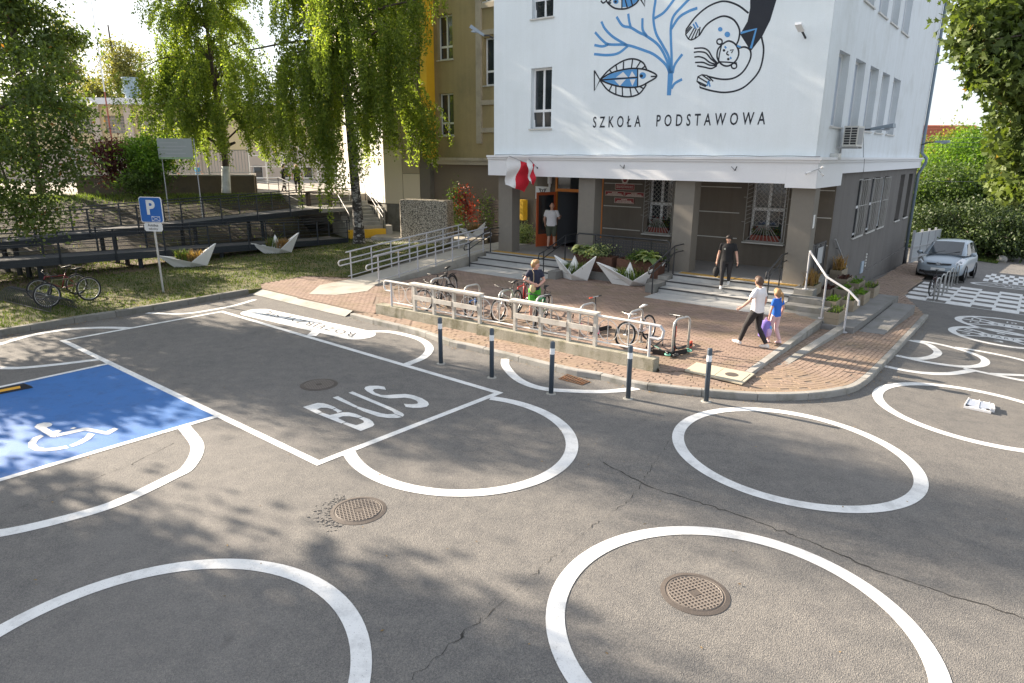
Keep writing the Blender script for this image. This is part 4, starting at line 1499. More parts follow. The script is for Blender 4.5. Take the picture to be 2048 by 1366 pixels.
# ================================================================ FAR HALL WITH GRID WINDOWS
HALLW = M('pale_yellow_render', (.66, .54, .32), .9, .06, .5, 20, .1)
HALLB = M('pale_pink_plinth', (.58, .48, .40), .9, .06, .5, 20, .1)
GB = M('glass_block', (.30, .30, .26), .3, .2, 2, 20, .02, island=.4)
hall = thing('far_hall', (-26, 60, 1.9), 'pale yellow hall with glass block windows behind the birch', 'building')
ha, hb = np.array([-58.0, 57.0]), np.array([-9.0, 62.0])
ht = (hb - ha) / np.linalg.norm(hb - ha); hn = np.array([-ht[1], ht[0]])
def PH(a, z, k):
    q = ha + ht * a + hn * k
    return (q[0], q[1], z)
def hall_az(u, v):
    d = ray(u, v); o = np.array([0, 0])
    t = ((ha - o) @ hn) / (d[:2] @ hn)
    p = d * t
    return float((p[:2] - ha) @ ht), float(p[2] + CAM_H)
hh_ = []
for xl, xr in ((145, 190), (207, 255), (272, 318), (335, 382), (398, 445)):
    a0, z1q = hall_az(xl, 231); a1, z0q = hall_az(xr, 267)
    hh_.append((a0, a1, z0q, z1q))
low = []
for xl, xr in ((505, 527), (560, 578), (605, 626), (660, 680)):
    a0, z1q = hall_az(xl, 331); a1, z0q = hall_az(xr, 357)
    low.append((a0, a1, z0q, z1q))
zroof = hall_az(220, 209)[1]; zpl = hall_az(560, 300)[1]
Wd = np.linalg.norm(hb - ha)
mb = MB(); wall_holes(mb, PH, 0, Wd, zpl, zroof, hh_, .3); mb.build('upper_wall', HALLW, hall, recalc=False)
mb = MB(); wall_holes(mb, lambda a, z, k: PH(a, z, k - .06), 0, Wd, 1.5, zpl, low, .3); mb.build('plinth_wall', HALLB, hall, recalc=False)
mb = MB(); mb.box(0, Wd, zroof, zroof + .5, -.5, 9, PH); mb.box(0, Wd, zroof - 1.2, zroof - .001, .31, 8.9, PH); mb.build('roof', BAND, hall)
for h in hh_:
    mb = MB()
    n, r = 8, 6
    for i in range(n):
        for j in range(r):
            x0 = h[0] + (h[1] - h[0]) * i / n; z0 = h[2] + (h[3] - h[2]) * j / r
            mb.box(x0 + .04, h[0] + (h[1] - h[0]) * (i + 1) / n - .04, z0 + .04, h[2] + (h[3] - h[2]) * (j + 1) / r - .04, .2, .26, PH)
    fr = MB(); fr.box(h[0], h[1], h[2], h[3], .262, .3, PH)
    w_ = fr.build('window', HALLB, hall)
    tag(mb.build('glass_blocks', GB, w_), kind='stuff')
    mb = MB(); mb.box(h[0] - .9, h[0] - .25, 1.9, zroof - .01, -.25, -.001, PH); mb.build('pilaster', HALLB, hall)
for h in low:
    window(hall, lambda a, z, k: PH(a, z, k - .06), h, .2, cols=1, split=0)
# roof ventilator
vx, vz = hall_az(246, 213)
vp = np.array(PH(vx, zroof + .5, 2.0))
vent = thing('roof_ventilator', vp, 'blue grey roof ventilator standing on the far hall', 'ventilator')
VM = M('blue_grey_metal', (.22, .29, .34), .5, .1)
mb = MB(); mb.tube([vp, vp + [0, 0, .5], vp + [0, 0, .55], vp + [0, 0, .9], vp + [0, 0, .95], vp + [0, 0, 1.75]], [.55, .5, .75, .75, .62, .62], 14); mb.build('duct', VM, vent)
mb = MB(); mb.cyl(vp + [0, 0, 1.75], vp + [0, 0, 1.83], .66, 14); mb.build('cap', VM, vent)
pole = hall_az(252, 300)
pp = np.array(PH(pole[0] + .3, 1.9, -3.0))
fp = thing('flagpole', pp, 'tall thin white and red pole in front of the far hall', 'pole')
MB().cyl(pp, pp + [0, 0, 7.2], .07, 6, .05).build('lower_pole', M('dull_red_paint', (.35, .10, .07), .6), fp)
MB().cyl(pp + [0, 0, 7.2], pp + [0, 0, 14], .05, 6, .03).build('upper_pole', BAND, fp)
# ================================================================ VEGETATION
def leaf_cloud(name, pts, size, mat, parent, normal=None, aspect=.55, droop=.0, shape='diamond', lobes=None):
    """one small blade per point; random attitude, droop pulls the tips down"""
    P = np.asarray(pts, float)
    n = len(P)
    d = rng.normal(size=(n, 3))
    if normal is not None: d = d * .8 + normal
    d[:, 2] -= droop
    d /= np.linalg.norm(d, axis=1)[:, None]
    r = rng.normal(size=(n, 3))
    b = np.cross(d, r); b /= np.linalg.norm(b, axis=1)[:, None] + 1e-9
    nn = np.cross(d, b)
    s = size * rng.uniform(.6, 1.35, n)[:, None]
    if shape == 'diamond':
        V = np.stack([P, P + d * s * .45 + b * s * aspect * .5 + nn * s * .08, P + d * s, P + d * s * .45 - b * s * aspect * .5 + nn * s * .08], 1)
        k = 4
    else:                                            # five pointed leaf
        ang = np.array([0, .45, .85, 1.25, 1.9, 2.6, 3.68, 4.38, 5.03, 5.43, 5.83])
        rad = np.array([1, .55, .92, .5, .8, .25, .25, .8, .5, .92, .55]) * .55
        V = np.stack([P + s * (d * (.45 + rad[i] * math.cos(ang[i])) + b * rad[i] * math.sin(ang[i]) + nn * .12 * abs(math.sin(ang[i]))) for i in range(11)], 1)
        k = 11
    off = origin(parent) if parent is not None else np.zeros(3)
    V = V.reshape(-1, 3) - off
    me = bpy.data.meshes.new(name)
    me.vertices.add(len(V)); me.vertices.foreach_set('co', V.ravel())
    me.loops.add(n * k); me.loops.foreach_set('vertex_index', np.arange(n * k))
    me.polygons.add(n)
    me.polygons.foreach_set('loop_start', np.arange(n) * k)
    me.polygons.foreach_set('loop_total', np.full(n, k))
    me.update(calc_edges=True)
    me.materials.append(mat)
    o = bpy.data.objects.new(name, me)
    o.parent = parent
    col.objects.link(o)
    return o

def clumps(center, radii, n_cl, per, spread, shell=.55, zcut=None):
    """points gathered in uneven clumps through an ellipsoid, gaps left between them"""
    c = np.array(center, float); R_ = np.array(radii, float)
    out = []
    for _ in range(n_cl):
        d = rng.normal(size=3); d /= np.linalg.norm(d)
        q = c + R_ * d * (shell + (1 - shell) * rng.random()) * rng.uniform(.8, 1.12)
        m = int(per * rng.uniform(.5, 1.6))
        sp = spread * rng.uniform(.6, 1.4)
        out.append(q + rng.normal(size=(m, 3)) * sp * np.array([1.15, 1.15, .7]))
    return np.concatenate(out)

BARK = M('brown_bark', (.085, .065, .05), .95, .3, 6, 40, .8, dist=.03)
def birch_bark():
    m, nt, b = new_mat('birch_bark')
    p = pos_node(nt)
    n1 = noise(nt, p, 3.2, 6, .7, (1, 1, 2.2))
    n2 = noise(nt, p, 9, 4, .7, (1, 1, .35))
    c = mixc(nt, ramp(nt, n1, [(.40, (0, 0, 0)), (.52, (1, 1, 1))]), (.40, .385, .355), (.035, .03, .028))
    c = mixc(nt, ramp(nt, n2, [(.52, (0, 0, 0)), (.62, (1, 1, 1))]), c, (.05, .045, .04))
    link(nt, c, b.inputs['Base Color']); b.inputs['Roughness'].default_value = .9
    bump(nt, b, n2, .8, .03)
    return m
BIRCHB = birch_bark()

def limbs(mb, base, top, r0, tips, r1=.025):
    for t in tips:
        f = rng.uniform(.35, .95)
        a = base + (top - base) * f
        mid = (a + t) / 2 + np.array([0, 0, rng.uniform(.1, .6)])
        ra = r0 * (1 - .75 * f) * .55
        mb.tube(spline([a, mid, t], 4), list(np.linspace(ra, r1, 9)), 6)

def tree(name, label, base, trunk_h, r0, center, radii, n_cl, per, spread, lsize, mat, group=None, bark=BARK, shell=.55, ntips=14, shape='diamond', droop=.2, cat='tree', lean=(0, 0)):
    base = np.array(base, float)
    t = thing(name, base, label, cat, group)
    top = np.array([base[0] + lean[0], base[1] + lean[1], trunk_h + base[2]])
    pts = clumps(center, radii, n_cl, per, spread, shell)
    mb = MB()
    mb.tube(spline([base - [0, 0, .2], base * .6 + top * .4 + [.05, .03, 0], top], 5), list(np.linspace(r0, r0 * .35, 11)), 10)
    idx = rng.choice(len(pts), ntips, replace=False)
    limbs(mb, base, top, r0, [pts[i] for i in idx])
    mb.build('trunk', bark, t, True)
    leaf_cloud('crown', pts, lsize, mat, t, shape=shape, droop=droop)
    return t

LF_BIRCH = leaf_mat('birch_leaf', (.092, .135, .030), (.205, .26, .062), (.36, .30, .07), .60)
LF_LEFT = leaf_mat('dull_green_leaf', (.048, .078, .020), (.10, .14, .034), (.24, .10, .03), .35)
LF_MAPLE = leaf_mat('maple_leaf', (.055, .085, .022), (.11, .15, .04), (.34, .20, .06), .30)
LF_BG = leaf_mat('garden_leaf', (.032, .064, .016), (.085, .135, .028), (.16, .15, .04), .3)
LF_YEL = leaf_mat('yellowing_leaf', (.11, .14, .03), (.20, .20, .05), (.34, .18, .04), .4)
LF_POP = leaf_mat('poplar_leaf', (.13, .14, .05), (.22, .21, .08), None, .4)
LF_SHADED = leaf_mat('shade_darkened_leaf', (.020, .037, .011), (.050, .078, .020), None, .14)  # leaf colour darkened in place of the shade under the trees
LF_PURP = leaf_mat('purple_leaf', (.045, .018, .022), (.10, .035, .035), (.14, .06, .04), .3)
LF_SHRUB = leaf_mat('bright_shrub_leaf', (.06, .13, .02), (.14, .24, .035), None, .45)
LF_RED = leaf_mat('red_creeper_leaf', (.17, .025, .025), (.30, .045, .04), None, .35)
LF_FIR = leaf_mat('dark_needle', (.025, .045, .03), (.05, .08, .05), None, .1)
LF_GRASS = leaf_mat('ornamental_grass', (.06, .11, .025), (.15, .20, .05), (.28, .20, .08), .35)
LF_TAN = leaf_mat('tawny_grass', (.20, .12, .06), (.32, .20, .10), None, .35)
LF_LAWN = leaf_mat('lawn_blade', (.038, .070, .015), (.09, .12, .03), (.26, .20, .08), .35)
LF_HOSTA = leaf_mat('variegated_leaf', (.10, .17, .06), (.42, .46, .25), None, .3)

# --- weeping birch in front of the ochre wing
bb = on_z(718, 486, .14)
birch = thing('weeping_birch', bb, 'tall weeping birch with black and white trunk beside the grey ramp', 'tree')
btop = bb + np.array([.1, -2.3, 21.0])  # unseen top tilted forward so the crown shades the facade
trunk = MB()
tp = spline([bb + [0, 0, -.2], bb + [.02, 0, 1.2], bb + [-.15, .1, 5.5], bb + [-.2, -.5, 12.5], btop], 7)
trunk.tube(tp, list(np.interp(np.linspace(0, 1, len(tp)), [0, .06, .3, .7, 1], [.40, .31, .24, .15, .04])), 14)
strand_pts = []
tw = MB()
def strand(p0, out, length, step=.055, sway=.35):
    """hanging twig: leaves the branch outwards and soon hangs straight down"""
    n = int(length / step)
    p = np.array(p0, float); v = np.array([out[0] * .5, out[1] * .5, -.25])
    path_ = [p.copy()]
    for i in range(n):
        v = v * .955 + np.array([rng.normal(0, .02), rng.normal(0, .02), -.06])
        v /= max(.6, np.linalg.norm(v))
        p = p + v * step
        path_.append(p.copy())
        k = 4
        strand_pts.append(p + rng.normal(size=(k, 3)) * np.array([.075, .075, .05]))
    return path_
def weeping(trunkpts, n_br, rmin, rmax, zmin, zmax, hang, nstr, side=None):
    for b_ in range(n_br):
        f = rng.uniform(0, 1)
        zz = zmin + (zmax - zmin) * f
        a = min(trunkpts, key=lambda q: abs(q[2] - zz))
        az = rng.uniform(0, 2 * math.pi) if side is None else rng.uniform(*side)
        out = np.array([math.cos(az), math.sin(az), 0])
        Rr = rng.uniform(rmin, rmax) * (1.05 - .45 * f)
        tip = a + out * Rr + np.array([0, 0, rng.uniform(.2, 1.3)])
        br = spline([a, a + out * Rr * .45 + [0, 0, rng.uniform(.7, 1.4)], tip], 5)
        tw.tube(br, list(np.linspace(.06, .012, len(br))), 5)
        for _ in range(nstr):
            q = br[rng.integers(3, len(br))] + rng.normal(size=3) * .18
            strand(q, out, rng.uniform(.5, 1) * hang * (1.0 - .35 * f))
weeping(tp, 54, 1.4, 4.2, 5.2, 14, 3.6, 14)
weeping(tp, 46, 1.6, 5.0, 13, 20.5, 4.2, 12)  # upper crown out of view, added to throw shade on the facade
for u0, v0, y0, ln in ((640, 150, 32.5, 3.7), (655, 180, 33, 4.2), (585, 200, 33, 3.3), (700, 160, 31.8, 4.4), (735, 120, 32, 3.6), (610, 130, 31.5, 3.6), (560, 150, 32, 3.5), (520, 130, 33, 3.0), (760, 60, 31.5, 3.4),
                       (790, 40, 31.8, 3.3), (815, 20, 32.4, 3.5), (835, 10, 32.8, 2.6), (770, 90, 33, 2.5), (805, 70, 32, 2.6), (665, 240, 32, 3.4), (650, 260, 32.3, 3.3), (485, 130, 33.5, 2.6), (450, 110, 33.5, 2.6)):
    for _ in range(7):
        q = at_y(u0 + rng.normal(0, 9), v0 + rng.normal(0, 25), y0 + rng.normal(0, .25))
        strand(q, np.zeros(3), ln * rng.uniform(.7, 1.05))
for q0, q1 in (((690, 115), (590, 105)), ((690, 130), (775, 50)), ((690, 60), (830, 0)), ((690, 150), (655, 190)), ((690, 90), (500, 100))):
    a, b_ = at_y(*q0, bb[1] + .1), at_y(*q1, bb[1] - 1.0)
    tw.tube(spline([a, (a + b_) / 2 + [0, 0, .25], b_], 5), list(np.linspace(.09, .03, 11)), 6)
trunk.v_n = None
trunk.build('trunk', BIRCHB, birch, True)
tw.build('branches', BARK, birch, True)
leaf_cloud('crown', np.concatenate(strand_pts), .125, LF_BIRCH, birch, droop=.9)

# --- second birch left of it (its trunk painted white at the foot), on the bank
sb = at_y(452, 378, 36.6)
strand_pts = []; tw = MB()
birch2 = thing('weeping_birch', sb, 'broad bright green birch on the bank, its small trunk whitewashed at the foot', 'tree')
t2 = spline([sb - [0, 0, .2], sb + [.1, 0, 1.5], sb + [-.1, .2, 4], sb + [-.3, .3, 12.5]], 6)
mb = MB(); mb.tube(t2, list(np.linspace(.23, .05, len(t2))), 10)
for u1, v1 in ((415, 275), (470, 285), (440, 240)):
    a, b_ = sb + np.array([.05, 0, 1.9]), at_y(u1, v1, 36.4)
    mb.tube(spline([a, (a + b_) / 2 + [0, 0, .1], b_], 4), list(np.linspace(.12, .06, 9)), 7)
mb.build('trunk', BARK, birch2, True)
mb = MB(); wp = t2[:6]; mb.tube(wp, [.24 - .008 * i for i in range(len(wp))], 12); mb.build('whitewash', M('whitewash', (.60, .62, .60), .9, .12, 4, 30, .2, dirt=(.35, .35, .32), dscale=2), birch2, True)
weeping(t2, 54, 1.2, 4.3, 4.9, 12.5, 2.5, 15)
for u0, v0, y0, ln in ((330, 60, 36, 3.2), (345, 120, 36, 3.0), (365, 160, 36, 2.6), (400, 140, 36, 2.6), (350, 20, 36, 3.5), (320, 100, 36, 2.6), (420, 180, 36, 1.7), (500, 170, 35, 2.4), (540, 180, 34, 2.5), (380, 60, 36, 3), (330, 180, 36.5, 1.6), (345, 200, 36.5, 1.2)):
    for _ in range(7):
        strand(at_y(u0 + rng.normal(0, 11), v0 + rng.normal(0, 22), y0 + rng.normal(0, .35)), np.zeros(3), ln * rng.uniform(.6, 1.05))
tw.build('branches', BARK, birch2, True)
leaf_cloud('crown', np.concatenate(strand_pts), .12, LF_BIRCH, birch2, droop=.8)

# --- near tree at the left edge, crown hanging low over the black ramp
LT = (-16.9, 20.8, .15)
lt = thing('street_tree', LT, 'dense dark tree at the left edge hanging low over the black ramp', 'tree')
pts = clumps((-17.5, 20.8, 8.8), (1.7, 2.1, 6.2), 120, 360, .40, .4)
ex = []
for u0, v0, y0 in ((40, 200, 19.5), (70, 260, 19.5), (110, 300, 19.7), (60, 330, 19.2), (130, 280, 20), (20, 380, 19), (75, 390, 19.3), (95, 430, 19.3), (30, 300, 19), (145, 250, 20), (120, 360, 19.6), (10, 420, 19), (110, 200, 20.4), (85, 120, 20.2), (100, 170, 20),
                   (155, 330, 20.2), (60, 440, 19.4)):
    ex.append(at_y(u0, v0, y0) + rng.normal(size=(420, 3)) * np.array([.36, .36, .30]))
pts = np.concatenate([pts] + ex)
mb = MB()
b0 = np.array(LT); tt = b0 + [.2, -.1, 12]
mb.tube(spline([b0 - [0, 0, .2], b0 + [.1, 0, 3], tt], 6), list(np.linspace(.32, .07, 13)), 10)
limbs(mb, b0, tt, .32, [pts[i] for i in rng.choice(len(pts), 14, replace=False)])
mb.build('trunk', BARK, lt, True)
leaf_cloud('crown', pts, .125, LF_LEFT, lt, droop=.35)

# --- trees standing left of the picture whose shade falls across the car park
for (x, y, zc, rx, rz_, n_, lab) in SHADE_TREES:
    tree('street_tree', lab, (x, y, 0), zc + rz_ * .6, .28, (x, y, zc), (rx, rx, rz_), n_, 240, .42, .22, LF_LEFT, 'trees left of the car park', shell=.3, ntips=10)

# --- maple reaching in from the right
mp = np.array([14.6, 15.6, G(14.6, 15.6)])
mt = thing('maple_tree', mp, 'maple with hand shaped green leaves reaching in at the right edge', 'tree')
pts = []
for u0, v0, y0, n_, sp in ((1990, 20, 15, 300, .55), (1930, 30, 14.6, 150, .38), (1945, 100, 14.6, 170, .40), (2020, 110, 14.8, 320, .55), (1985, 140, 14.6, 240, .42), (2040, 60, 15, 320, .6), (1960, 60, 15, 300, .5), (2010, 180, 14.8, 110, .28), (2035, 200, 15, 200, .38),
                           (1975, 225, 14.6, 26, .14), (2020, 260, 15.2, 190, .36), (2045, 310, 15.4, 250, .45), (2020, 330, 15.2, 120, .34), (2040, 400, 15.2, 260, .42), (2005, 385, 15.2, 120, .30), (1995, 300, 15, 90, .26), (2060, 240, 15, 260, .5), (2080, 380, 15, 260, .5), (1905, 15, 14.5, 36, .2), (2100, 150, 15, 450, .9), (2110, 300, 15.5, 450, .9)):
    pts.append(at_y(u0 + 24, v0, y0) + np.clip(rng.normal(size=(n_, 3)), -1.5, 1.5) * np.array([sp, sp, sp * .75]) * .8)
pts = np.concatenate([q + rng.normal(size=q.shape) * .09 for q in pts] + pts + pts + [clumps((15.2, 15.5, 7.4), (3.6, 3.4, 3.6), 70, 70, .5, .5)])
pts = pts[[not (p_[0] < 12.1 and p_[2] < 3.6) for p_ in pts]]
mb = MB(); tt = mp + [0, 0, 8]
mb.tube(spline([mp - [0, 0, .2], mp + [.1, 0, 3], tt], 6), list(np.linspace(.3, .08, 13)), 10)
limbs(mb, mp, tt, .3, [pts[i] for i in rng.choice(len(pts), 22, replace=False)], .012)
mb.build('trunk', BARK, mt, True)
pts = pts + rng.normal(size=pts.shape) * .07
leaf_cloud('crown', pts, .185, LF_MAPLE, mt, shape='palm', normal=np.array([0, -.2, .2]), droop=.5)

# --- background at the right, beyond the car
def bg(name, label, u, v, y, w, h, n_cl, per, ls, mat, grp='trees behind the parked car', base_v=None, sp=.55, cat='tree'):
    c = at_y(u, v, y)
    z0 = G(c[0], c[1]) if c[0] > 0 else .5
    tree(name, label, (c[0], c[1], z0), max(1.2, c[2] - z0), .2, c, (w, w * .8, h), n_cl, per, sp, ls, mat, grp, shell=.45, ntips=8, cat=cat)
bg('garden_tree', 'round yellowing tree in front of the red roof behind the car', 1905, 320, 62, 3.3, 3.0, 70, 190, .26, LF_YEL, sp=.6)
bg('garden_tree', 'mid green tree directly behind the silver car', 1880, 395, 52, 3.6, 2.6, 75, 190, .24, LF_BG, sp=.6)
bg('garden_tree', 'broad tree rising above the far wall right of the silver car', 1955, 400, 54, 4.2, 3.6, 85, 200, .24, LF_BG, sp=.65)
bg('garden_tree', 'tall rounded light green tree above the hedge, nearest the maple', 1945, 345, 57, 3.8, 3.6, 90, 200, .22, LF_SHRUB, sp=.6)
bg('garden_tree', 'dark tree mass behind the litter bin at the right edge', 2030, 430, 50, 4.0, 3.2, 80, 200, .24, LF_SHADED, sp=.6)
bg('conifer_tree', 'dark pointed conifer top beside the maple leaves', 1995, 330, 66, 1.9, 4.0, 60, 190, .22, LF_FIR, sp=.5)
bg('garden_tree', 'greyish far tree on the skyline behind the overhead wires', 1945, 325, 78, 3.4, 2.6, 60, 160, .3, LF_FIR, sp=.6)
bg('garden_hedge', 'dark leafy hedge over the low wall behind the car', 1925, 455, 46, 5.0, 1.7, 90, 190, .2, LF_SHADED, sp=.5, cat='hedge')
bg('garden_hedge', 'sunlit low hedge on top of the wall left of the car', 1850, 425, 53, 1.6, .8, 30, 150, .2, LF_SHRUB, sp=.35, cat='hedge')
bg('garden_hedge', 'leafy hedge in shade just left of the litter bin', 1985, 478, 44, 2.6, 1.2, 50, 170, .2, LF_SHADED, sp=.45, cat='hedge')

# --- poplars on the left skyline
for u, vt, vb, y, w, lab in ((135, 20, 230, 78, 1.9, 'tall pale poplar on the skyline, first from the left edge'), (243, 50, 240, 80, 1.9, 'pale poplar directly behind the roof ventilator'), (275, 95, 240, 82, 1.7, 'lower pale poplar just right of the ventilator poplar'),
                             (190, 150, 235, 84, 1.8, 'small thin poplar between the two tall ones')):
    t0, t1 = at_y(u, vt, y), at_y(u, vb, y)
    tree('poplar_tree', lab, (t1[0], t1[1], 1.5), t0[2] - 1.5, .22, (t1 + t0) / 2, (w, w, (t0[2] - t1[2]) / 2), 55, 85, .55, .30, LF_POP, 'poplars on the skyline', shell=.2, ntips=20)

# --- shrubs by the retaining wall
def shrub(name, label, u, v, y, r, n_cl, per, ls, mat, z0=None, rz=None, cat='shrub', grp=None):
    c = at_y(u, v, y)
    base = np.array([c[0], c[1], c[2] - (rz or r) if z0 is None else z0])
    t = thing(name, base, label, cat, grp)
    pts = clumps(c, (r, r, rz or r), n_cl, per, r * .22, .4)
    mb = MB()
    for i in rng.choice(len(pts), 9, replace=False):
        mb.tube(spline([base, (base + pts[i]) / 2 + rng.normal(size=3) * .08, pts[i]], 3), list(np.linspace(.03, .008, 7)), 4)
    mb.build('stems', BARK, t)
    leaf_cloud('foliage', pts, ls, mat, t, droop=.1)
    return t
shrub('purple_shrub', 'dark purple leaved shrub in front of the retaining wall', 238, 320, 34.5, 1.35, 46, 150, .13, LF_PURP)
shrub('green_shrub', 'bright green shrub right of the purple one under the info board', 300, 315, 34.0, 1.25, 40, 150, .14, LF_SHRUB)
shrub('green_shrub', 'low dark green shrub at the foot of the retaining wall', 285, 365, 33.6, 1.0, 34, 150, .12, LF_BG, rz=.55)
shrub('flowering_bush', 'pale flowered bush under the yellow meter box', 1047, 468, 31.0, .62, 22, 110, .09, LF_HOSTA, z0=.55, rz=.5)
def creeper(label, pxs, mat, y, n_, ls):
    c = at_y(*pxs[0], y)
    t = thing('wall_creeper', (c[0], c[1], .3), label, 'creeper')
    pts = []
    mb = MB()
    P = [at_y(u, v, y) for u, v in pxs]
    for p in P:
        pts.append(p + rng.normal(size=(n_, 3)) * np.array([.22, .14, .26]))
    mb.tube(spline([np.array([P[0][0], P[0][1], .2])] + P, 3), .02, 4)
    mb.build('stems', BARK, t)
    leaf_cloud('foliage', np.concatenate(pts), ls, mat, t)
creeper('dark green climber beside the pebble faced block', [(902, 430), (905, 400), (912, 385), (915, 420), (922, 440)], LF_BG, 34.8, 170, .12)
creeper('bright red creeper on the brown wall left of the first pillar', [(930, 420), (928, 400), (938, 415), (925, 385), (942, 430)], LF_RED, 34.6, 130, .12)
creeper('leafy rose climbing the trellis left of the first pillar', [(968, 425), (972, 400), (978, 440)], LF_BG, 33.4, 130, .10)

# --- lawn grass
def grass_blades(name, pts, h, mat):
    P = np.asarray(pts, float); n = len(P)
    a = rng.uniform(0, 2 * math.pi, n)
    hh = h * rng.uniform(.5, 1.5, n)
    w = .012 * rng.uniform(.7, 1.6, n)
    lean_ = rng.normal(0, .35, (n, 2)) * hh[:, None]
    d = np.stack([np.cos(a) * w, np.sin(a) * w, np.zeros(n)], 1)
    tip = P + np.stack([lean_[:, 0], lean_[:, 1], hh], 1)
    V = np.stack([P - d, P + d, tip], 1).reshape(-1, 3)
    me = bpy.data.meshes.new(name)
    me.vertices.add(3 * n); me.vertices.foreach_set('co', V.ravel())
    me.loops.add(3 * n); me.loops.foreach_set('vertex_index', np.arange(3 * n))
    me.polygons.add(n); me.polygons.foreach_set('loop_start', np.arange(n) * 3); me.polygons.foreach_set('loop_total', np.full(n, 3))
    me.update(calc_edges=True); me.materials.append(mat)
    o = bpy.data.objects.new(name, me); col.objects.link(o)
    return tag(o, kind='stuff')
gpts = []
dens = lambda x, y: .5 + .5 * math.sin(x * 1.7 + 1.3 * math.sin(y * 1.1)) * math.sin(y * 1.9 + .7)
lp2 = [tuple(p) for p in lawn_poly]
while len(gpts) < 76000:
    x, y = rng.uniform(-24, -3), rng.uniform(14.5, 36)
    if inside((x, y), lp2) and rng.random() < .25 + .75 * dens(x, y):
        gpts.append((x, y, .13))
tag(grass_blades('grass', gpts, .06, LF_LAWN), 'short patchy lawn grass', None)

# fallen leaves along the gutter
LITTER = leaf_mat('fallen_leaf', (.09, .06, .035), (.30, .19, .08), (.45, .18, .05), .2)
lps = []
for _ in range(1100):
    k = rng.integers(0, len(KLp)); q = KLp[k]
    lps.append((q[0] + rng.normal(0, .1), q[1] - abs(rng.normal(0, .25)), .012))
for _ in range(260):
    x, y = rng.uniform(-9, 9), rng.uniform(5, 20)
    lps.append((x, y, G(x, y) + .010))
for _ in range(700):
    k = rng.integers(0, len(KRp)); q = KRp[k]
    lps.append((q[0] + rng.normal(0, .08), q[1] - abs(rng.normal(0, .10)), G(q[0], q[1]) + .012))
o = leaf_cloud('fallen_leaves', lps, .042, LITTER, None)
n_ = len(o.data.vertices)
co = np.zeros(n_ * 3); o.data.vertices.foreach_get('co', co); co = co.reshape(-1, 4, 3)
m_ = co.mean(1, keepdims=True); co = (co - m_) * np.array([1, 1, .12]) + m_
o.data.vertices.foreach_set('co', co.ravel()); o.data.update()
tag(o, kind='stuff')
# ================================================================ FURNITURE
# ---- black two-flight access ramp on the lawn
DECK = M('dark_deck_boards', (.05, .052, .056), .8, .2, 5, 60, .2)
RAMPB = M('black_blue_steel', (.020, .026, .034), .5, .15, 6, 60, .08)
def flight(label, P0, z0, P1, z1, width, railh=.92, legs=True, name='access_ramp'):
    P0, P1 = np.array(P0, float), np.array(P1, float)
    t = (P1 - P0) / np.linalg.norm(P1 - P0); n = np.array([-t[1], t[0]])
    ln = np.linalg.norm(P1 - P0)
    r = thing(name, (*P0, z0), label, 'access ramp', 'flights of the black access ramp')
    def q(a, k, dz): 
        p = P0 + t * a + n * k
        return np.array([p[0], p[1], z0 + (z1 - z0) * a / ln + dz])
    n_seg = int(ln / 2.4)
    for i in range(n_seg):
        a, b = ln * i / n_seg + .01, ln * (i + 1) / n_seg - .01
        m_ = MB(); m_.hexa([q(a, .06, -.06), q(b, .06, -.06), q(b, width - .06, -.06), q(a, width - .06, -.06), q(a, .06, 0), q(b, .06, 0), q(b, width - .06, 0), q(a, width - .06, 0)])
        m_.build('deck_panel', DECK, r)
    for k in (0, width - .05):
        m_ = MB(); m_.hexa([q(0, k, -.24), q(ln, k, -.24), q(ln, k + .05, -.24), q(0, k + .05, -.24), q(0, k, .02), q(ln, k, .02), q(ln, k + .05, .02), q(0, k + .05, .02)])
        m_.build('side_beam', RAMPB, r)
        m_ = MB(); m_.hexa([q(0, k - .012, -.11), q(ln, k - .012, -.11), q(ln, k + .062, -.11), q(0, k + .062, -.11), q(0, k - .012, -.09), q(ln, k - .012, -.09), q(ln, k + .062, -.09), q(0, k + .062, -.09)])
        m_.build('beam_flange', RAMPB, r)
    m = int(ln / 1.75)
    for k in (-.03, width + .03):
        for i in range(m + 1):
            a = ln * i / m
            m_ = MB(); p = q(a, k, -.2); m_.box(p[0] - .025, p[0] + .025, p[1] - .025, p[1] + .025, p[2], p[2] + railh + .2)
            m_.build('post', RAMPB, r)
        for h, rr in ((railh, .024), (railh - .13, .018), (.52, .014), (.30, .014)):
            MB().tube([q(-.15, k, h), q(ln + .15, k, h)], rr, 6).build('rail', RAMPB, r)
    if legs:
        for i in range(1, int(ln / 3.2)):
            for k in (.15, width - .15):
                a = ln * i / int(ln / 3.2)
                p = q(a, k, -.24)
                if p[2] > .25:
                    m_ = MB(); m_.box(p[0] - .06, p[0] + .06, p[1] - .06, p[1] + .06, .0, p[2]); m_.build('leg', RAMPB, r)
    return r
LR0, LR1 = (-20.2, 17.4), (-8.35, 34.0)
flight('lower flight of the black steel ramp, along the lawn behind the boat planters', LR0, 1.18, LR1, .34, 1.35)
flight('upper flight of the black steel ramp, against the earth bank', (-21.6, 18.3), 1.22, (-10.0, 35.3), 1.70, 1.35)
# mid landing at the top of the upper flight
mb = MB(); mb.prism([(-10.0, 35.3, 1.5), (-8.2, 36.6, 1.5), (-9.0, 38.6, 1.5), (-12.6, 38.0, 1.5), (-11.2, 36.0, 1.5)], (0, 0, .2))
tag(mb.build('landing', APRON), kind='structure')
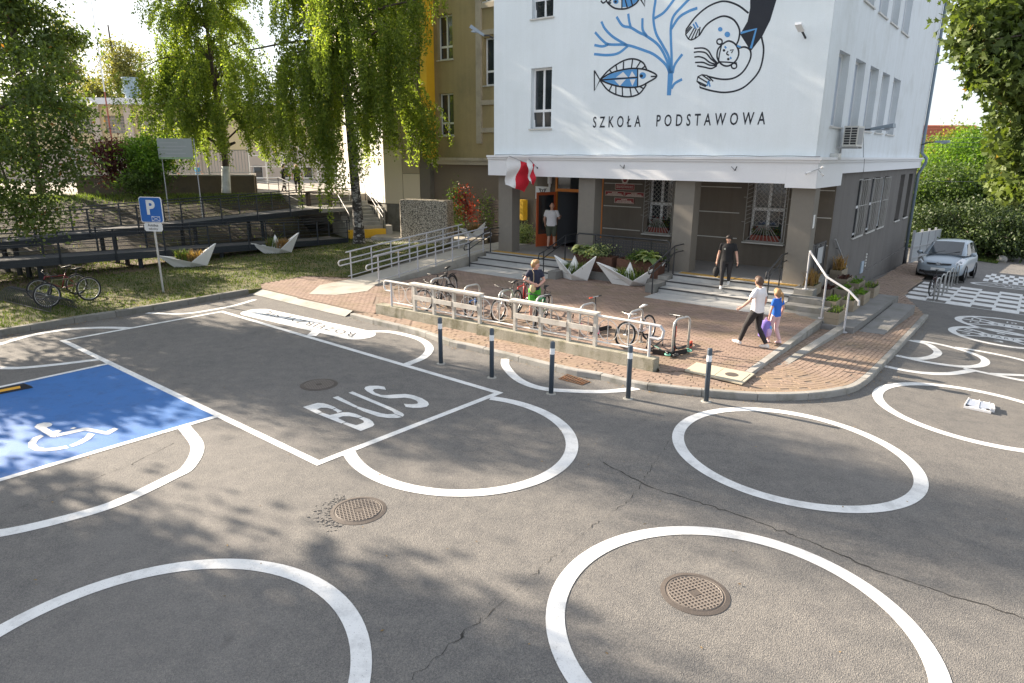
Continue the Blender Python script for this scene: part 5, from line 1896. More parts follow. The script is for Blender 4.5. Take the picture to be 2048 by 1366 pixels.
# gravel under the ramp
mb = MB()
t_ = (np.array(LR1) - np.array(LR0)); t_ /= np.linalg.norm(t_); n_ = np.array([-t_[1], t_[0]])
q_ = [np.array(LR0) - n_ * .55, np.array(LR1) - n_ * .25 - t_ * 2.5, np.array(LR1) + n_ * 3.2, np.array(LR0) + n_ * 3.4]
mb.add([(p[0], p[1], .137) for p in q_], [(0, 1, 2, 3)])
tag(mb.build('gravel_bed', GRAVEL, recalc=False), kind='structure')
# bank and upper yard
BANK = M('shade_darkened_earth', (.034, .025, .015), .95, .4, 1.5, 25, .8, dist=.06, dirt=(.05, .055, .02), dscale=.9)  # earth colour lowered to stand in for tree shade on the bank
YARD = M('upper_yard_paving', (.30, .27, .23), .9, .12, 1, 30, .2)
lowl = [np.array(LR0) + n_ * 2.9 + t_ * k for k in np.linspace(-8, 20.5, 24)]
topl = [np.array([x, y]) for x, y in zip(np.linspace(-38, -13.0, 24), np.concatenate([np.linspace(33, 37.2, 18), np.linspace(37.2, 38.2, 6)]))]
def bankf(a, b):
    i = a * 23; k = int(min(22, i)); f = i - k
    p = lowl[k] * (1 - f) + lowl[k + 1] * f
    q = topl[k] * (1 - f) + topl[k + 1] * f
    w = p * (1 - b) + q * b
    z = .14 + (2.27 - .14) * (b ** .8) + .10 * math.sin(w[0] * 2.3 + w[1]) * math.sin(w[1] * 1.7) * b * (1 - b) * 3
    return (w[0], w[1], z)
grid_mesh('bank', 70, 14, bankf, BANK, 'structure')
slab('upper_yard', [topl[0], *topl[1:], (-12.6, 38.0), (-9.0, 38.6), (-8.4, 39.5), (-11, 46), (-8, 63), (-62, 63), (-62, 33)], 2.26, YARD, 'structure', 1.2)
gpts = []
for _ in range(11000):
    a, b = rng.random(), 1 - abs(rng.normal(0, .10))
    if .0 < b < 1: gpts.append(bankf(a, b))
for _ in range(1500):
    gpts.append(bankf(rng.random(), rng.random()))
tag(grass_blades('bank_grass', gpts, .13, LF_GRASS), kind='stuff')

# retaining wall with a pale fence on top
RW = M('brown_retaining_wall', (.10, .08, .055), .9, .2, 2, 40, .4, dirt=(.06, .05, .04), dscale=2)
rw0, rw1, rw2 = at_y(150, 352, 36.8), at_y(507, 349, 38.4), at_y(512, 346, 44)
rwt = thing('retaining_wall', (rw1[0], rw1[1], 2.2), 'brown retaining wall with a pale cap above the bank', 'wall')
def wallseg(mb, a, b, w, z0, z1):
    t = (b - a)[:2]; t = t / np.linalg.norm(t); n = np.array([-t[1], t[0]]) * w
    mb.prism([(*a[:2], z0), (*b[:2], z0), (*(b[:2] + n), z0), (*(a[:2] + n), z0)], (0, 0, z1 - z0))
zt = rw1[2]
mb = MB(); wallseg(mb, rw0, rw1, .3, 1.6, zt - .08); wallseg(mb, rw1 + [.0, .3, 0], rw2, .3, 1.6, zt - .081); mb.build('wall', RW, rwt)
mb = MB(); wallseg(mb, rw0 - [.03, .04, 0], rw1 - [-.03, .04, 0], .38, zt - .079, zt); mb.build('cap', APRON, rwt)
fn_ = thing('slat_fence', (rw1[0], rw1[1] + .2, zt), 'pale metal bar fence standing on the retaining wall', 'fence')
ab = rw1 - rw0; fl = np.linalg.norm(ab[:2]); tt = ab / fl
for i in range(int(fl / .16)):
    p = rw0 + tt * (i * .16) + [0, .18, 0]
    if i % 14 == 0:
        m_ = MB(); m_.box(p[0] - .04, p[0] + .04, p[1] - .04, p[1] + .04, zt, zt + 1.45); m_.build('post', GREYM, fn_)
    else:
        m_ = MB(); m_.box(p[0] - .012, p[0] + .012, p[1] - .012, p[1] + .012, zt + .1, zt + 1.3); m_.build('bar', GREYM, fn_)
for h in (.1, 1.3):
    MB().tube([rw0 + [0, .18, h + zt - rw0[2]], rw1 + [0, .18, h + zt - rw1[2]]], .022, 4).build('rail', GREYM, fn_)
# tall mesh fence in front of the hall
mf = thing('mesh_fence', at_y(520, 360, 52), 'tall white post and rail sports fence in front of the far hall', 'fence')
WPOST = M('white_fence_paint', (.66, .66, .64), .6, .05)
for i, u in enumerate(range(500, 720, 34)):
    a = at_y(u, 350, 52); MB().cyl((a[0], a[1], 2.2), (a[0], a[1], 5.0), .06, 6).build('post', WPOST, mf)
a, b = at_y(500, 350, 52), at_y(710, 350, 52)
for z in (2.7, 3.5, 4.3, 5.0):
    MB().tube([(a[0], a[1], z), (b[0], b[1], z)], .03, 4).build('rail', WPOST, mf)
# railings on the upper path
def railing(label, pts, h, bars, mat, r=.022, step=1.4, name='railing', cat='railing', group=None, post_r=None):
    P = [np.array(p, float) for p in pts]
    t = thing(name, P[0], label, cat, group)
    for a, b in zip(P[:-1], P[1:]):
        k = max(1, int(round(np.linalg.norm(b - a) / step)))
        for i in range(k + (1 if b is P[-1] else 0)):
            p = a + (b - a) * i / k
            MB().cyl(p, p + [0, 0, h], post_r or r, 8).build('post', mat, t)
    for z in (h, *bars):
        MB().tube([p + [0, 0, z] for p in P], r if z == h else r * .75, 8).build('rail', mat, t)
    return t
railing('pale sunlit handrail running down the upper path to the birch', [at_y(505, 392, 41), at_y(610, 402, 40), at_y(700, 415, 38.5)], .95, (.8, .45), WPOST)
railing('dark railing round the ramp landing, left of the birch', [(-10.0, 35.4, 1.7), (-8.3, 36.6, 1.7), (-8.6, 38.4, 1.75)], 1.0, (.75, .5, .25), BLACKM)
railing('dark railing along the back edge of the ramp landing', [(-13.0, 38.1, 2.2), (-11.4, 36.6, 1.75)], 1.0, (.75, .5, .25), BLACKM)
tb = thing('park_table', at_y(640, 420, 37.4) * [1, 1, 0] + [0, 0, 1.70], 'dark wooden table on the ramp landing', 'table')
c = origin(tb); DWOOD = M('dark_weathered_wood', (.07, .055, .045), .85, .25, 8, 50, .3)
mb = MB(); mb.box(c[0] - .75, c[0] + .75, c[1] - .35, c[1] + .35, c[2] + .70, c[2] + .76); mb.build('top', DWOOD, tb)
for sx in (-.6, .6):
    mb = MB(); mb.box(c[0] + sx - .06, c[0] + sx + .06, c[1] - .25, c[1] + .25, c[2], c[2] + .70); mb.build('leg', DWOOD, tb)

# ---- outdoor stair with yellow edge at the panel clad block
e_ = (K2 - K0); e_[2] = 0; e_ /= np.linalg.norm(e_); w_ = np.array([-e_[1], e_[0], 0])
if w_[0] > 0: w_ = -w_
st0 = at_y(772, 463, 36.4); st0[2] = .30
stair = thing('outdoor_steps', st0, 'concrete steps with a yellow bottom edge beside the panel clad block', 'steps')
for i in range(9):
    p = st0 + e_ * .34 * i
    m_ = MB(); z = .42 + .165 * (i + 1)
    m_.prism([(*p[:2], .0), (*(p + w_ * 2.0)[:2], 0), (*(p + w_ * 2.0 + e_ * .36)[:2], 0), (*(p + e_ * .36)[:2], 0)], (0, 0, z))
    m_.build('step', YEL if i == 0 else APRON, stair)
mb = MB(); p = st0 - w_ * .02
mb.prism([(*p[:2], 0), (*(p + e_ * 3.2)[:2], 0), (*(p + e_ * 3.2 - w_ * .35)[:2], 0), (*(p - w_ * .35)[:2], 0)], (0, 0, .75))
mb.prism([(*(p + e_ * .9)[:2], .75), (*(p + e_ * 3.2)[:2], .75), (*(p + e_ * 3.2 - w_ * .3)[:2], .75), (*(p + e_ * .9 - w_ * .3)[:2], .75)], (0, 0, .9))
mb.build('side_wall', APRON, stair)
for k in (.06, 1.95):
    p0 = st0 + w_ * k + [0, 0, .2]; p1 = p0 + e_ * 3.0 + [0, 0, 1.45]
    t = thing('stair_handrail', p0, 'dark handrail %s of the yellow edged steps' % ('on the building side' if k < 1 else 'on the birch side'), 'handrail')
    for h in (.95, .65): MB().tube([p0 + [0, 0, h - .1], p0 + e_ * .1 + [0, 0, h], p1 + [0, 0, h]], .022, 6).build('rail', BLACKM, t)
    for f in (0.05, .5, .97): q = p0 + (p1 - p0) * f; MB().cyl(q - [0, 0, .1], q + [0, 0, .95], .022, 6).build('post', BLACKM, t)

# ---- pebble faced block
PEB = None
def pebble_mat():
    m, nt, b = new_mat('pebble_dash')
    v = nt.nodes.new('ShaderNodeTexVoronoi'); v.inputs['Scale'].default_value = 26
    link(nt, pos_node(nt), v.inputs['Vector'])
    c = ramp(nt, v.outputs['Color'], [(.2, (.20, .175, .14)), (.5, (.44, .39, .31)), (.85, (.66, .60, .50))])
    c = mixc(nt, ramp(nt, v.outputs['Distance'], [(.45, (0, 0, 0)), (.75, (1, 1, 1))]), c, (.05, .045, .04))
    link(nt, c, b.inputs['Base Color']); b.inputs['Roughness'].default_value = .8
    bump(nt, b, v.outputs['Distance'], -1.0, .04)
    return m
PEB = pebble_mat()
pa, pb_ = at_y(799, 462, 34.6), at_y(893, 459, 33.6); pa[2] = pb_[2] = .15
t = (pb_ - pa); t = t / np.linalg.norm(t); n = np.array([-t[1], t[0], 0])
bk = thing('pebble_block', pa, 'large pebble faced concrete block left of the red creeper', 'concrete block')
lw = np.linalg.norm(pb_ - pa); hp = 4.45 - (398 - 300) / 1340 * pa[1] - .55
hp = at_y(800, 399, pa[1])[2]
prof = [pa + t * x + n * y for x, y in ((.1, .0), (lw - .1, 0), (lw, .1), (lw, .8), (lw - .1, .9), (.1, .9), (0, .8), (0, .1))]
mb = MB()
NB = len(prof)
vs, fs = [], []
for z, ins in ((.0, 0), (.1, 0), (hp - .1, 0), (hp - .02, .03), (hp, .1)):
    cc = sum(prof) / NB
    for p in prof:
        d = (cc - p); q = p + d / np.linalg.norm(d) * ins
        vs.append((q[0], q[1], z))
for k in range(4):
    for i in range(NB): fs.append((k * NB + i, k * NB + (i + 1) % NB, (k + 1) * NB + (i + 1) % NB, (k + 1) * NB + i))
fs.append(tuple(4 * NB + i for i in range(NB)))
mb.add(vs, fs).build('body', PEB, bk)

# ---- grey concrete ramp with tube railings to the landing
R0 = on_z(752, 569, .14); Lz0 = on_z(697, 559, .14)
R1 = L(12.38, -.3, .6); L1_ = R1 + (Lz0 - R0)
L1_[2] = .6
RC = M('ramp_concrete', (.36, .34, .30), .85, .12, 2, 60, .25, dirt=(.25, .23, .19), dscale=1.2)
cr = thing('concrete_ramp', R0, 'pale concrete ramp slab rising to the entrance landing', 'ramp')
mb = MB(); mb.hexa([(*R0[:2], -.1), (*R1[:2], -.1), (*L1_[:2], -.1), (*Lz0[:2], -.1), (*R0[:2], .15), (*R1[:2], .602), (*L1_[:2], .602), (*Lz0[:2], .15)]); mb.build('slab', RC, cr)
top = L1_ + (L1_ - Lz0) / np.linalg.norm(L1_ - Lz0) * 1.6
mb = MB(); mb.prism([(*R1[:2], .4), (*(R1 + BN * 3)[:2], .4), (*(top + BN * 1)[:2], .4), (*L1_[:2], .4)], (0, 0, .195)); mb.build('landing', RC, cr)
mb = MB(); pp_ = [on_z(*q, .14) for q in ((690, 566), (752, 580), (700, 602), (640, 600), (610, 585))]
mb.add([(p[0], p[1], .143) for p in ([on_z(697, 559, .14), on_z(752, 569, .14), on_z(735, 582, .14), on_z(672, 590, .14), on_z(618, 588, .14), on_z(640, 570, .14)])], [tuple(range(6))])
mb.build('approach_slab', RC, cr, recalc=False)
mb = MB(); mb.add([(*p[:2], .145) for p in [on_z(*q, .14) for q in ((708, 478), (800, 465), (905, 462), (935, 470), (900, 482), (770, 490))]], [tuple(range(6))])
tag(mb.build('concrete_path', RC, recalc=False), kind='structure')
slab('concrete_path', [on_z(*q, .30)[:2] for q in ((742, 474), (775, 458), (905, 454), (985, 468), (962, 488), (880, 478), (800, 476))], .30, RC, 'structure', .5)
TUBE = M('pale_grey_tube_paint', (.46, .46, .48), .42, .08, 10, 60, .04)
def tube_rail(label, a, b, n, heights, ext=.32, mat=TUBE):
    t = thing('tube_railing', a, label, 'railing', 'tube railings of the grey ramp')
    d = (b - a) / np.linalg.norm(b - a)
    for i in range(n):
        p = a + (b - a) * (i + .15) / (n - .7)
        MB().cyl(p, p + [0, 0, heights[0]], .026, 8).build('post', mat, t)
    MB().tube([a + [0, 0, heights[0]] - d * .05, b + [0, 0, heights[0]] + d * .1], .027, 8).build('handrail', mat, t)
    z1, z2 = heights[1], heights[2]
    s_, e = a - d * ext, b + d * ext
    loop = [a + [0, 0, z1], s_ + [0, 0, z1]] + [s_ - d * .09 * math.sin(x) + [0, 0, (z1 + z2) / 2 + (z1 - z2) / 2 * math.cos(x)] for x in np.linspace(.4, 2.74, 6)] + [s_ + [0, 0, z2], e + [0, 0, z2]] + \
           [e + d * .09 * math.sin(x) + [0, 0, (z1 + z2) / 2 - (z1 - z2) / 2 * math.cos(x)] for x in np.linspace(.4, 2.74, 6)] + [e + [0, 0, z1]]
    MB().tube(loop, .024, 8, True).build('loop_rail', mat, t)
    MB().tube([a + [0, 0, heights[3]], b + [0, 0, heights[3]]], .016, 6).build('foot_rail', mat, t)
    return t
tube_rail('grey tube railing on the lawn side of the concrete ramp', Lz0 + BU * 0, L1_, 7, (.98, .74, .56, .12))
tube_rail('grey tube railing on the plaza side of the concrete ramp', R0, R1 - (R1 - R0) * .02, 7, (.98, .74, .56, .12))

# ---- black handrails at the entrance steps
def step_rail(label, s, d0, z0, d1, z1, tail=.9):
    a, b = L(s, d0, z0), L(s, d1, z1)
    t = thing('step_handrail', a, label, 'handrail', 'dark handrails at the entrance steps')
    MB().cyl(a, a + [0, 0, .95], .022, 8).build('post', BLACKM, t)
    MB().cyl(b, b + [0, 0, .95], .022, 8).build('post', BLACKM, t)
    f = L(s, d1 + tail, z1) + [0, 0, .95 - .0]
    lo = -BN * .28
    MB().tube([a + lo + [0, 0, .70], a + lo * 1.15 + [0, 0, .78], a + lo + [0, 0, .9], a + [0, 0, .95], b + [0, 0, .95], f], .022, 8).build('rail', BLACKM, t)
    MB().tube([a + lo + [0, 0, .70], a + [0, 0, .72], b + [0, 0, .72], f - [0, 0, .23], f], .019, 8).build('rail', BLACKM, t)
step_rail('dark handrail at the left end of the left steps', 12.08, -1.75, .14, -.45, .6)
step_rail('dark handrail between the left steps and the boat planters', 8.42, -1.85, .14, -.45, .6, 1.4)
step_rail('dark handrail at the left end of the right steps, beside the corten troughs', 3.95, -2.1, .14, -.6, .6)
step_rail('dark handrail beside the right hand pillar', .5, -1.5, .3, -.45, .6, .6)

# ---- mesh balustrade between the two flights, corten troughs with plants
bl = thing('mesh_balustrade', L(8.0, -.3, .6), 'dark balustrade with perforated sheet behind the planted troughs', 'balustrade')
MB().tube([L(8.0, -.32, .6), L(8.0, -.32, 1.58), L(7.9, -.32, 1.66), L(4.35, -.32, 1.66), L(4.25, -.32, 1.58), L(4.25, -.32, .6)], .03, 8).build('rail', BLACKM, bl)
for s in (7.2, 6.45, 5.7, 4.95):
    MB().cyl(L(s, -.32, .6), L(s, -.32, 1.66), .022, 6).build('post', BLACKM, bl)
mb = MB()
PERF = M('perforated_dark_sheet', (.035, .035, .038), .6, .3, 20, 80, .05)
for i in range(27):
    s = 4.3 + i * .106 + (.0); mb.lbox(s, s + .05, -.3275, -.3225, .75, 1.55)
for j in range(9):
    mb.lbox(4.3, 7.2, -.3215, -.3165, .75 + j * .095, .80 + j * .095)
mb.build('perforated_sheet', PERF, bl)
CORT = M('corten_steel', (.085, .038, .024), .85, .3, 4, 50, .2)
SOIL = M('dark_soil', (.035, .026, .018), .95, .3, 20, 60, .5)
def tuft(mb_pts, c, r, n, h):
    for _ in range(n):
        a = rng.uniform(0, 6.283); k = r * math.sqrt(rng.random())
        mb_pts.append((c[0] + k * math.cos(a), c[1] + k * math.sin(a), c[2]))
def arching(name, P, h, mat, parent, w=.017, seg=4, spread=.5):
    """arching grass blades: bent ribbons rising from each point"""
    vs, fs = [], []
    off = origin(parent)
    for p in P:
        az = rng.uniform(0, 6.283); H_ = h * rng.uniform(.55, 1.2); R_ = H_ * spread * rng.uniform(.2, 1.3)
        d = np.array([math.cos(az), math.sin(az), 0]); s = np.array([-d[1], d[0], 0])
        k0 = len(vs)
        for i in range(seg + 1):
            f = i / seg
            q = np.array(p) + d * R_ * f ** 1.8 + np.array([0, 0, H_ * (f - .32 * f ** 2.6)])
            ww = w * (1 - .85 * f) * rng.uniform(.8, 1.2)
            vs += [q - s * ww - off, q + s * ww - off]
        fs += [(k0 + 2 * i, k0 + 2 * i + 1, k0 + 2 * i + 3, k0 + 2 * i + 2) for i in range(seg)]
    me = bpy.data.meshes.new(name); me.from_pydata([tuple(v) for v in vs], [], fs); me.materials.append(mat)
    o = bpy.data.objects.new(name, me); o.parent = parent; col.objects.link(o)
    return o
def big_leaves(name, c, n, ls, mat, parent, r=.3):
    """broad arching leaves on stalks (hosta)"""
    vs, fs = [], []
    off = origin(parent)
    for _ in range(n):
        az = rng.uniform(0, 6.283); el = rng.uniform(.1, .9)
        d = np.array([math.cos(az), math.sin(az), 0]); s = np.array([-d[1], d[0], 0])
        p = np.array(c) + d * r * rng.uniform(.1, .6) + np.array([0, 0, rng.uniform(.1, .35)])
        L_ = ls * rng.uniform(.7, 1.25); k0 = len(vs)
        for i in range(5):
            f = i / 4; w = L_ * .36 * math.sin(math.pi * (.12 + .88 * f) ** .8) if i < 4 else 0.004
            q = p + d * L_ * f * math.cos(el * (1 - f)) + np.array([0, 0, L_ * (math.sin(el) * f - .75 * f * f)])
            vs += [q - s * w + [0, 0, .02] - off, q - off, q + s * w + [0, 0, .02] - off]
        for i in range(4):
            a = k0 + 3 * i
            fs += [(a, a + 1, a + 4, a + 3), (a + 1, a + 2, a + 5, a + 4)]
    me = bpy.data.meshes.new(name); me.from_pydata([tuple(v) for v in vs], [], fs); me.materials.append(mat)
    o = bpy.data.objects.new(name, me); o.parent = parent; col.objects.link(o)
    return o
for k, (s0, s1, lab) in enumerate(((6.15, 7.75, 'rusty corten trough with broad leaved hostas, left of the pair'), (4.35, 5.95, 'rusty corten trough with white edged hosta, right of the pair'))):
    tr = thing('planter_trough', L((s0 + s1) / 2, -.85, .3), lab, 'planter', 'corten troughs between the steps')
    mb = MB()
    mb.lbox(s0, s1, -.9, -.88, .30, .98); mb.lbox(s0, s1, -.42, -.40, .30, .98); mb.lbox(s0, s0 + .02, -.879, -.421, .30, .98); mb.lbox(s1 - .02, s1, -.879, -.421, .30, .98)
    mb.build('box', CORT, tr)
    mb = MB(); mb.lbox(s0 + .021, s1 - .021, -.878, -.422, .6, .90); mb.build('soil', SOIL, tr)
    cs = L((s0 + s1) / 2, -.65, .9)
    pts = clumps(cs + [0, 0, .15], (.75, .3, .22), 16, 70, .13, .3)
    leaf_cloud('foliage', pts, .09, LF_BG if k else LF_HOSTA, tr, droop=.3)
    pts2 = clumps(cs - BU * .2 + [0, 0, .18], (.35, .25, .25), 9, 60, .12, .3)
    leaf_cloud('foliage', pts2, .05, LF_FIR if not k else LF_SHRUB, tr)
    if k: big_leaves('hosta_leaves', L(4.75, -.75, .92), 34, .34, LF_HOSTA, tr)
    else: big_leaves('hosta_leaves', L(7.45, -.72, .92), 34, .34, LF_HOSTA, tr)
MB().lbox(4.0, 8.15, -.96, -.905, -.1, .42).build('trough_plinth', WING, land)

# ---- folded paper boat planters
BOAT = M('white_planter_concrete', (.74, .74, .73), .7, .06, 4, 60, .12, dirt=(.68, .68, .66), dscale=2.5)
def boat(label, base, rz, L_=2.0, W=.9, H=.62, tri=True, plants=('g', 't'), group='paper boat planters', bow=.62):
    """hull folded like a paper boat: high pointed ends, low middle; small pyramid amidships"""
    b = thing('boat_planter', base, label, 'planter', group, 0)
    cr_, sr_ = math.cos(rz), math.sin(rz)
    def w(x, y, z): return (base[0] + cr_ * x - sr_ * y, base[1] + sr_ * x + cr_ * y, base[2] + z)
    hl, hw = L_ / 2, W / 2
    # outer rim: bow, mid sides, stern ; floor
    mb = MB()
    def hull(k, zb):
        return [w(-hl * k, 0, H * bow - (1 - k) * .1), w(.15, -hw * k, H * .30), w(hl * k, 0, H * 1.12 - (1 - k) * .1), w(.15, hw * k, H * .30),
                w(-hl * .50 * k, 0, zb), w(.05, -hw * .50 * k, zb), w(hl * .62 * k, 0, zb), w(.05, hw * .50 * k, zb)]
    o_, i_ = hull(1, 0), hull(.93, .06)
    vs = o_ + i_
    fs = []
    for q, base_i in ((0, 0), (8, 8)):
        for i in range(4):
            j = (i + 1) % 4
            fs.append((q + i, q + j, q + 4 + j, q + 4 + i))
    for i in range(4):
        j = (i + 1) % 4
        fs.append((i, j, 8 + j, 8 + i))
    fs += [(4, 5, 6, 7), (12, 13, 14, 15)]
    mb.add(vs, fs).build('hull', BOAT, b)
    mb = MB(); mb.add([w(-hl * .62, 0, H * .26), w(.15, -hw * .80, H * .24), w(hl * .70, 0, H * .28), w(.15, hw * .80, H * .24)], [(0, 1, 2, 3)]).build('soil', SOIL, b, recalc=False)
    if tri:
        mb = MB(); z0 = H * .3
        mb.add([w(-.24, -.16, z0), w(.24, -.16, z0), w(.24, .16, z0), w(-.24, .16, z0), w(0, 0, H * 1.08)], [(0, 1, 4), (1, 2, 4), (2, 3, 4), (3, 0, 4)]).build('sail_pyramid', BOAT, b)
    def inb(z):
        x = rng.uniform(-.38, .52); h_ = .52 * hw * max(.1, 1 - abs(x - .15 / hl) / .85)
        return w(x * hl, rng.uniform(-h_, h_), z)
    P = sorted((inb(H * .25) for _ in range(300)), key=lambda p: p[0])
    if 'g' in plants: arching('grass_blades', P[:150], .66, LF_GRASS, b)
    if 't' in plants: arching('grass_blades', P[150:] + [inb(H * .25) for _ in range(60)], .62, LF_TAN, b)
    if 'm' in plants: arching('grass_blades', P, .56, LF_GRASS, b)
    pts = np.array([inb(H * .30 + abs(rng.normal(0, .10))) for _ in range(420)])
    leaf_cloud('foliage', pts, .06, LF_BG, b)
    return b
boat('white paper boat planter on the lawn next to the parking sign', on_z(378, 533, .14), R(20), 2.15, .95, .78, False)
boat('white paper boat planter on the lawn farther right, towards the birch', on_z(553, 506, .14), R(24), 2.1, .95, .78, True)
boat('small white boat planter between the left steps and the corten troughs', on_z(1148, 558, .14), R(-34), 1.75, .95, .80, True, ('m',), bow=1.0)
boat('white boat planter in front of the right corten trough, pyramid in the middle', on_z(1258, 569, .14), R(-14), 2.35, 1.1, .74, True, ('m',), bow=1.0)
boat('white boat planter by the far end of the grey ramp, in front of the creeper', on_z(945, 474, .5), R(-20), 1.5, .8, .7, False, ('t',))

# ---- low wall with railing and plank rests along the bike plaza
OLDC = M('mossy_old_concrete', (.34, .32, .26), .9, .25, 3, 50, .6, dirt=(.13, .125, .06), dscale=3.2, dist=.025, streak=.4)
wa, wb = on_z(748, 626, .13), on_z(1305, 742, .13)
wt = (wb - wa) / np.linalg.norm(wb - wa); wn_ = np.array([-wt[1], wt[0], 0]); wl = np.linalg.norm(wb - wa)
def W_(a, k, z): 
    p = wa + wt * a + wn_ * k
    return (p[0], p[1], z)
WT = .37
lw_ = thing('low_wall', wa, 'mossy low concrete wall under the plaza railing', 'wall')
brk = (on_z(950, 669, .13) - wa) @ wt
for a, b, k in ((0, brk - .03, .06), (brk + .02, wl, 0)):
    n = int((b - a) / .35)
    mb = MB()
    for i in range(n):
        x0, x1 = a + (b - a) * i / n, a + (b - a) * (i + 1) / n
        j = rng.normal(0, .008, 4)
        mb.hexa([W_(x0, k, -.1), W_(x1, k, -.1), W_(x1, k + .3, -.1), W_(x0, k + .3, -.1), W_(x0, k + .015 + (j[0] if i else 0) * 0, WT), W_(x1, k + .015, WT), W_(x1, k + .3, WT), W_(x0, k + .3, WT)])
    mb.build('wall_section', OLDC, lw_)
def wall_a(u, v, z=WT): return float((on_z(u, v, z) - wa) @ wt)
OLDW = M('weathered_pale_wood', (.54, .51, .46), .85, .14, 3, 70, .3, dirt=(.40, .37, .32), dscale=4)
PALET = M('cream_tube_paint', (.62, .60, .57), .5, .1, 8, 60, .06)
pr = thing('plaza_railing', W_(.2, .17, WT), 'pale railing with ring ornaments and wooden rests on the low wall', 'railing')
kk = .17
ends = [wall_a(783, 613), wall_a(1276, 724)]
RT, RB = WT + .70, WT + .12
MB().tube([W_(ends[0] - .05, kk, RT), W_(ends[0] - .22, kk, RT), W_(ends[0] - .28, kk, RT - .06), W_(ends[0] - .28, kk, RT - .2), W_(ends[0] - .22, kk, RT - .27), W_(ends[0], kk, RT - .27)], .026, 8).build('end_loop', PALET, pr)
MB().tube([W_(ends[1], kk, RT), W_(ends[1] + .22, kk, RT - .01), W_(ends[1] + .30, kk, RT - .1), W_(ends[1] + .28, kk, RT - .24), W_(ends[1] + .2, kk, RT - .29), W_(ends[1], kk, RT - .28)], .035, 8).build('end_loop', TUBE, pr)
MB().tube([W_(ends[0] - .05, kk, RT), W_(ends[1], kk, RT)], .03, 8).build('handrail', PALET, pr)
MB().tube([W_(ends[0], kk, RB), W_(ends[1], kk, RB)], .022, 8).build('foot_rail', PALET, pr)
for a in ends: MB().cyl(W_(a, kk, WT - .005), W_(a, kk, RT), .03, 8).build('post', TUBE, pr)
posts1 = [wall_a(834, 621), wall_a(870, 629), wall_a(909, 637), wall_a(950, 650)]
posts2 = [wall_a(1027, 662), wall_a(1075, 673), wall_a(1126, 686), wall_a(1178, 697)]
for pl_ in (posts1, posts2):
    for a in pl_:
        mb = MB(); mb.box(a - .036, a + .036, kk - .045, kk + .045, WT, RT + .02, W_); mb.build('wooden_post', OLDW, pr)
    mb = MB(); mb.box(pl_[0] - .12, pl_[-1] + .06, kk - .10, kk + .10, RT + .022, RT + .068, W_); mb.build('plank', OLDW, pr)
    for a, b in zip(pl_[:-1], pl_[1:]):
        mb = MB(); mb.box(a + .038, b - .038, kk - .075, kk - .045, RT - .37, RT - .25, W_); mb.build('plank', OLDW, pr)
a = ends[0] + .30
while a < ends[1] - .2:
    if min(abs(a - q) for q in posts1 + posts2) > .07:
        MB().ring(W_(a, kk, (RT + RB) / 2 + .0), .235, .009, wn_, 20, 5).build('ring', PALET, pr)
        MB().cyl(W_(a, kk, RB), W_(a, kk, RT), .008, 5).build('ring_bar', PALET, pr)
    a += .50

# ---- grey bollards
BOLD = M('slate_grey_bollard', (.055, .075, .10), .5, .1, 6, 60, .06)
REFW = M('white_reflective_band', (.78, .79, .80), .4, .03)
proto = thing('bollard', (0, 0, 0), 'x', 'bollard', 'grey bollards along the kerb')
MB().tube([(0, 0, 0), (0, 0, 1.03), (0, 0, 1.045)], [.047, .047, .04], 14).build('pole', BOLD, proto, True)
MB().tube([(0, 0, .80), (0, 0, .92)], .0485, 14, cap=False).build('reflective_band', REFW, proto, True)
MB().tube([(0, 0, 0), (0, 0, .012)], [.10, .09], 14).build('base_patch', APRON, proto)
for i, (u, v, lab) in enumerate(((882, 727, 'grey bollard nearest the hook shaped loop, leftmost of the row'), (983.5, 755, 'grey bollard beside the start of the drain arc'), (1102, 787, 'grey bollard standing on the drain arc left of the grate'),
                                 (1256, 797, 'grey bollard at the end of the low wall'), (1412, 803, 'grey bollard in front of the utility hatch, rightmost of the row'))):
    o = proto if i == 0 else copy_tree(proto)
    p = on_g(u, v); o.location = p; o['label'] = lab
    o.rotation_euler = (R(rng.uniform(-.8, .8)), R(rng.uniform(-.8, .8)), 0)

# ---- utility hatch in the paving
HATCH = M('pale_hatch_concrete', (.42, .38, .29), .85, .1, 4, 60, .2)
ha_ = [on_z(*q, PZ) for q in ((1369, 741), (1484, 768), (1509, 748), (1393, 725))]
hh = thing('utility_hatch', ha_[0], 'pale concrete utility hatch with a small round lid in the paving', 'utility hatch')
hf = bilerp(*ha_)
def hq(x, y, z): q = hf(x, y); return (q[0], q[1], PZ + z)
mb = MB(); mb.box(0, 1, 0, 1, -.02, .008, hq); mb.build('frame', HATCH, hh)
for x0, x1 in ((.05, .50), (.51, .95)):
    mb = MB(); mb.box(x0, x1, .1, .9, .0085, .016, hq); mb.build('slab', HATCH, hh)
q = hf(.72, .5); MB().cyl((q[0], q[1], PZ + .0165), (q[0], q[1], PZ + .022), .13, 18).build('lid', IRON, hh)

